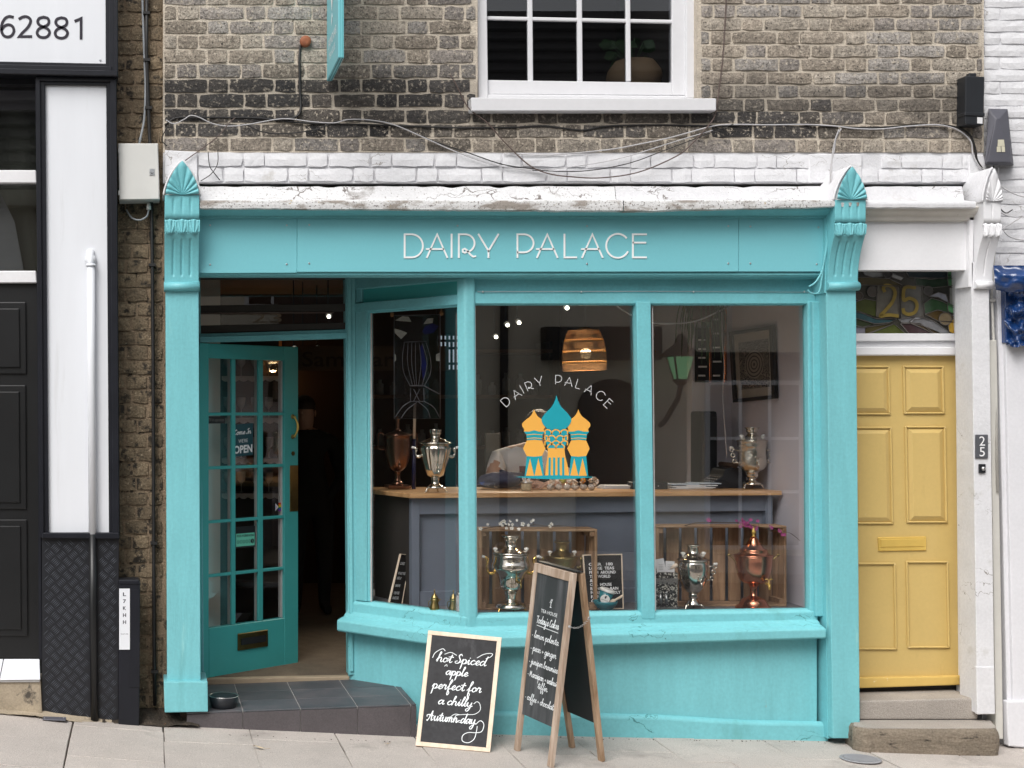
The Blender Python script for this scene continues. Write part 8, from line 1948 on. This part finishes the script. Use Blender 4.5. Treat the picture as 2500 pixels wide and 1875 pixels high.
def hairf(u, v):
    a = u * 2 * math.pi; b = v * 1.75; d = Vector((math.cos(a) * math.sin(b), math.sin(a) * math.sin(b), math.cos(b))); r = 1.0 + .05 * noise.noise(d * 5)
    low = max(0, (-d.y - .2)) * max(0, .35 - d.z) * 1.6
    return hc + Vector((0, .008, .015)) + Vector((d.x * .086 * r, d.y * .094 * r, d.z * .098 * r)) * (1 - .22 * low)
mb.grid(hairf, 28, 12); mb.obj('hair', HAIR, t)
mb = MB(); mb.ball(hc + Vector((.012, -.090, -.030)), .016, n=8, sc=(.75, 1.1, 1.3)); mb.obj('nose', SKIN, t)
for s_ in (-1, 1):
    mb = MB(); mb.ball(hc + Vector((s_ * .083, .0, -.02)), .020, n=8, sc=(.4, .8, 1.4)); mb.obj('ear', SKIN, t)
    mb = MB(); mb.ball(hc + Vector((.008 + s_ * .030, -.078, -.004)), .010, n=8); mb.obj('eye', PORCELAIN, t)
    mb = MB(); mb.tube([hc + Vector((.008 + s_ * .044, -.074, .014)), hc + Vector((.008 + s_ * .028, -.085, .018)), hc + Vector((.008 + s_ * .014, -.084, .014))], .004, 5); mb.obj('eyebrow', HAIR, t)
mb = MB(); mb.tube([hc + Vector((-.014, -.078, -.066)), hc + Vector((.010, -.088, -.068)), hc + Vector((.034, -.078, -.066))], .005, 6); mb.obj('mouth', M('lips', (.40, .16, .13), .5), t)
# print on the tee
mb = MB(); o = W(1270, 1172, 1.07); 
for a, b, c_, d, m_ in ((0, 0, .10, .085, M('maroon_print', (.11, .03, .03), .8)), (.012, .012, .076, .060, BLACK_PLASTIC)):
    MB().obox(o + Vector((a, -.0 - a * .1, b)), (c_, .0, 0), (0, .02, d), (0, .003, 0)).obj('shirt_print', m_, t)
# customer in black further inside, turned away from the door
CXp, CYp = XW(742, 3.3), 3.3
def U_(dx, dy, z): return (CXp + dx, CYp + dy, z)
J = {'pelvis': (U_(.05, 0, 1.0), .13), 'spine': (U_(.05, 0, 1.18), .125), 'chest': (U_(.05, 0, 1.36), (.14, .13)), 'upper': (U_(.04, 0, 1.47), (.10, .10)), 'neck': (U_(.02, -.01, 1.55), .052), 'jaw': (U_(.01, -.02, 1.61), .070), 'skull': (U_(.0, -.01, 1.70), .084), 'crown': (U_(.0, .0, 1.755), .060),
     'shL': (U_(-.14, 0, 1.44), .075), 'elL': (U_(-.20, .04, 1.19), .055), 'wristL': (U_(-.10, -.06, 1.04), .034), 'shR': (U_(.23, 0, 1.44), .075), 'elR': (U_(.30, .04, 1.19), .055), 'wristR': (U_(.20, -.06, 1.04), .034),
     'hipL': (U_(-.05, 0, .93), .105), 'kneeL': (U_(-.06, -.02, .54), .07), 'ankL': (U_(-.06, .02, .18), .046), 'toeL': (U_(-.08, -.11, .152), .036), 'hipR': (U_(.15, 0, .93), .105), 'kneeR': (U_(.16, -.02, .54), .07), 'ankR': (U_(.16, .02, .18), .046), 'toeR': (U_(.18, -.11, .152), .036)}
Bn = [('pelvis', 'spine'), ('spine', 'chest'), ('chest', 'upper'), ('upper', 'neck'), ('neck', 'jaw'), ('jaw', 'skull'), ('skull', 'crown'), ('upper', 'shL'), ('shL', 'elL'), ('elL', 'wristL'), ('upper', 'shR'), ('shR', 'elR'), ('elR', 'wristR'), ('pelvis', 'hipL'), ('hipL', 'kneeL'), ('kneeL', 'ankL'), ('ankL', 'toeL'), ('pelvis', 'hipR'), ('hipR', 'kneeR'), ('kneeR', 'ankR'), ('ankR', 'toeR')]
fingers(J, Bn, 'L', J['wristL'][0], (.5, .1, -1), (0, 1, 0), (1, 0, 0)); fingers(J, Bn, 'R', J['wristR'][0], (-.5, .1, -1), (0, 1, 0), (1, 0, 0))
t = figure('person', 'person in a dark coat standing in the dim shop behind the open door', J, Bn, [SKIN, BLACKCLOTH], lambda c: 0 if c.z > 1.545 else 1, 'pelvis', (CXp, CYp, .118))
hc = Vector(J['skull'][0]); mb = MB(); mb.grid(lambda u_, v_: hc + Vector((math.cos(u_ * 6.2832) * math.sin(v_ * 1.7) * .093, math.sin(u_ * 6.2832) * math.sin(v_ * 1.7) * .103 + .012, math.cos(v_ * 1.7) * .10 + .015)), 24, 10); mb.obj('hair', HAIR, t)
mb = MB(); mb.ball(hc + Vector((-.03, -.095, -.03)), .015, n=8, sc=(.8, 1.1, 1.3)); mb.obj('nose', SKIN, t)
for s_ in (-1, 1): mb = MB(); mb.ball(hc + Vector((s_ * .086, 0, -.03)), .02, n=8, sc=(.4, .8, 1.4)); mb.obj('ear', SKIN, t)
# ---------------------------------------------------------------- the other side of the street (behind the camera; the panes mirror it)
OY = -10.9; OZ = 17.9 + .6
def OX(px): return (px - VX) / F * (2 * .158 + D - OY)          # where a thing must stand to be mirrored at px, py
def OZz(py): return CZ - (py - VY) / F * (2 * .158 + D - OY)
CREAMW = M('cream_painted_wall', (.78, .70, .56), .8, .10, 2.0, .4, 20, .006)
ob = thing('opposite_building', 'cream painted brick house across the street mirrored in the panes', 'building', (6, OY - .1, -.2))
H_ = 4.4
openings = [(OX(1640), OX(1960), -.05, 1.55), (OX(1115), OX(1150), 1.0, 4.2)]
mb = MB(); mb.box((-6, OY - .3, -.6), (16, OY, H_)); mb.obj('wall', CREAMW, ob)
mb = MB(); mb.box((-6, OY + .0, H_), (16, OY + .25, H_ + .2)); mb.obj('cornice', CREAMW, ob)
SLATES = M('slate_roof', (.045, .045, .050), .6, .3, 3.0, .6, 12, .02, stretch=(.6, 1, 6), c2=(.075, .07, .068))
mb = MB(); mb.prism([(-6, OY + .2, H_ + .2), (16, OY + .2, H_ + .2), (16, OY - 3.2, H_ + 3.6), (-6, OY - 3.2, H_ + 3.6)], (0, -.1, -.15)); mb.obj('roof', SLATES, ob)
for r_ in range(16):
    y_, z_ = lerp(OY + .2, OY - 3.2, r_ / 16.), lerp(H_ + .22, H_ + 3.62, r_ / 16.); MB().box((-6, y_ - .02, z_ - .03), (16, y_ + .03, z_ + .01)).obj('slate_course', SLATES, ob)
def owin(x0, x1, z0, z1, nx, nz, nm):
    w = MB().box((x0 - .06, OY, z0 - .06), (x1 + .06, OY + .05, z1 + .06)).obj(nm, WHITE_PAINT, ob)
    MB().box((x0, OY + .051, z0), (x1, OY + .058, z1)).obj('pane', M('dark_pane', (.012, .013, .016), .08) if 'dark_pane' not in bpy.data.materials else bpy.data.materials['dark_pane'], w)
    for i in range(1, nx): x = lerp(x0, x1, i / nx); MB().box((x - .02, OY + .058, z0), (x + .02, OY + .075, z1)).obj('glazing_bar', WHITE_PAINT, w)
    for i in range(1, nz): z = lerp(z0, z1, i / nz); MB().box((x0, OY + .058, z - .02), (x1, OY + .074, z + .02)).obj('glazing_bar', WHITE_PAINT, w)
owin(OX(1730), OX(1945), OZz(1330), OZz(940), 3, 3, 'window')
owin(OX(1235) - 2.2, OX(1235) - 1.2, .6, 1.9, 2, 4, 'window')
for x in (-3.5, -1, 1.5, 4.0, 6.6, 9.5): owin(x, x + 1.0, 3.2, 4.1, 3, 3, 'window')
DKW = M('charcoal_paint', (.016, .015, .015), .5)
MB().box((OX(1405), OY, -.4), (OX(1575), OY + .06, OZz(1010))).obj('dark_shop_window', DKW, ob)
MB().lathe((OX(1490), OY + .03, OZz(1010)), [(abs(OX(1575) - OX(1405)) / 2, 0), (abs(OX(1575) - OX(1405)) / 2, .03)], 28, axis=(0, 1, 0)).obj('arch', DKW, ob)
MB().box((OX(1320), OY, OZz(880)), (OX(1600), OY + .25, OZz(800))).obj('awning_box', DKW, ob)
MB().box((OX(1700) - .05, OY, OZz(940) + .06), (OX(1960), OY + .05, OZz(860))).obj('shop_sign', DKW, ob)
MB().box((OX(700), OY, -.4), (OX(1120), OY + .08, OZz(700))).obj('dark_shopfront', DKW, ob)
pp = thing('black_drainpipe', 'black cast iron drainpipe on the cream house across the street', 'pipe', (OX(1225), OY + .08, -.2))
MB().tube([(OX(1225), OY + .08, -.3), (OX(1228), OY + .08, H_)], .055, 12).obj('length', CABLE_BLACK, pp)
# wall lantern
ly = OY + .5; _k = (2 * .158 + D - ly) / F; lx, lz = (1662 - VX) * _k, CZ - (890 - VY) * _k
ln_ = thing('street_lantern', 'black wall lantern with green glass on the house across the street', 'lantern', (lx, ly, lz - .5))
kk = (2 * .158 + D - ly) / F
GLS = M('green_lantern_glass', (.16, .50, .24), .3, emit=((.35, .9, .45), .5))
def ln_ring(h, r): return [Vector((lx + r * math.cos(a), ly + r * math.sin(a), lz + h)) for a in [R(45) + i * math.pi / 2 for i in range(4)]]
mb = MB(); A, Bq = ln_ring(-.19, .095), ln_ring(.10, .185)
VA = [mb.b.verts.new(p) for p in A]; VB = [mb.b.verts.new(p) for p in Bq]
for i in range(4): mb.b.faces.new((VA[i], VA[(i + 1) % 4], VB[(i + 1) % 4], VB[i]))
mb.b.faces.new(VA[::-1]); mb.b.faces.new(VB); mb.obj('glass', GLS, ln_)
for i in range(4): MB().tube([A[i], Bq[i]], .012, 6).obj('bar', CABLE_BLACK, ln_)
MB().lathe((lx, ly, lz + .10), [(.27, 0), (.24, .04), (.12, .14), (.09, .16), (.07, .24), (.02, .30)], 16).obj('roof', CABLE_BLACK, ln_)
MB().lathe((lx, ly, lz - .22), [(.05, -.05), (.10, 0), (.10, .03)], 12).obj('collar', CABLE_BLACK, ln_)
MB().tube([(lx, ly, lz - .25), (lx, ly - .1, lz - .45), (lx - .08, ly - .35, lz - .75), (lx - .08, OY, lz - .8)], .035, 8).obj('arm', CABLE_BLACK, ln_)
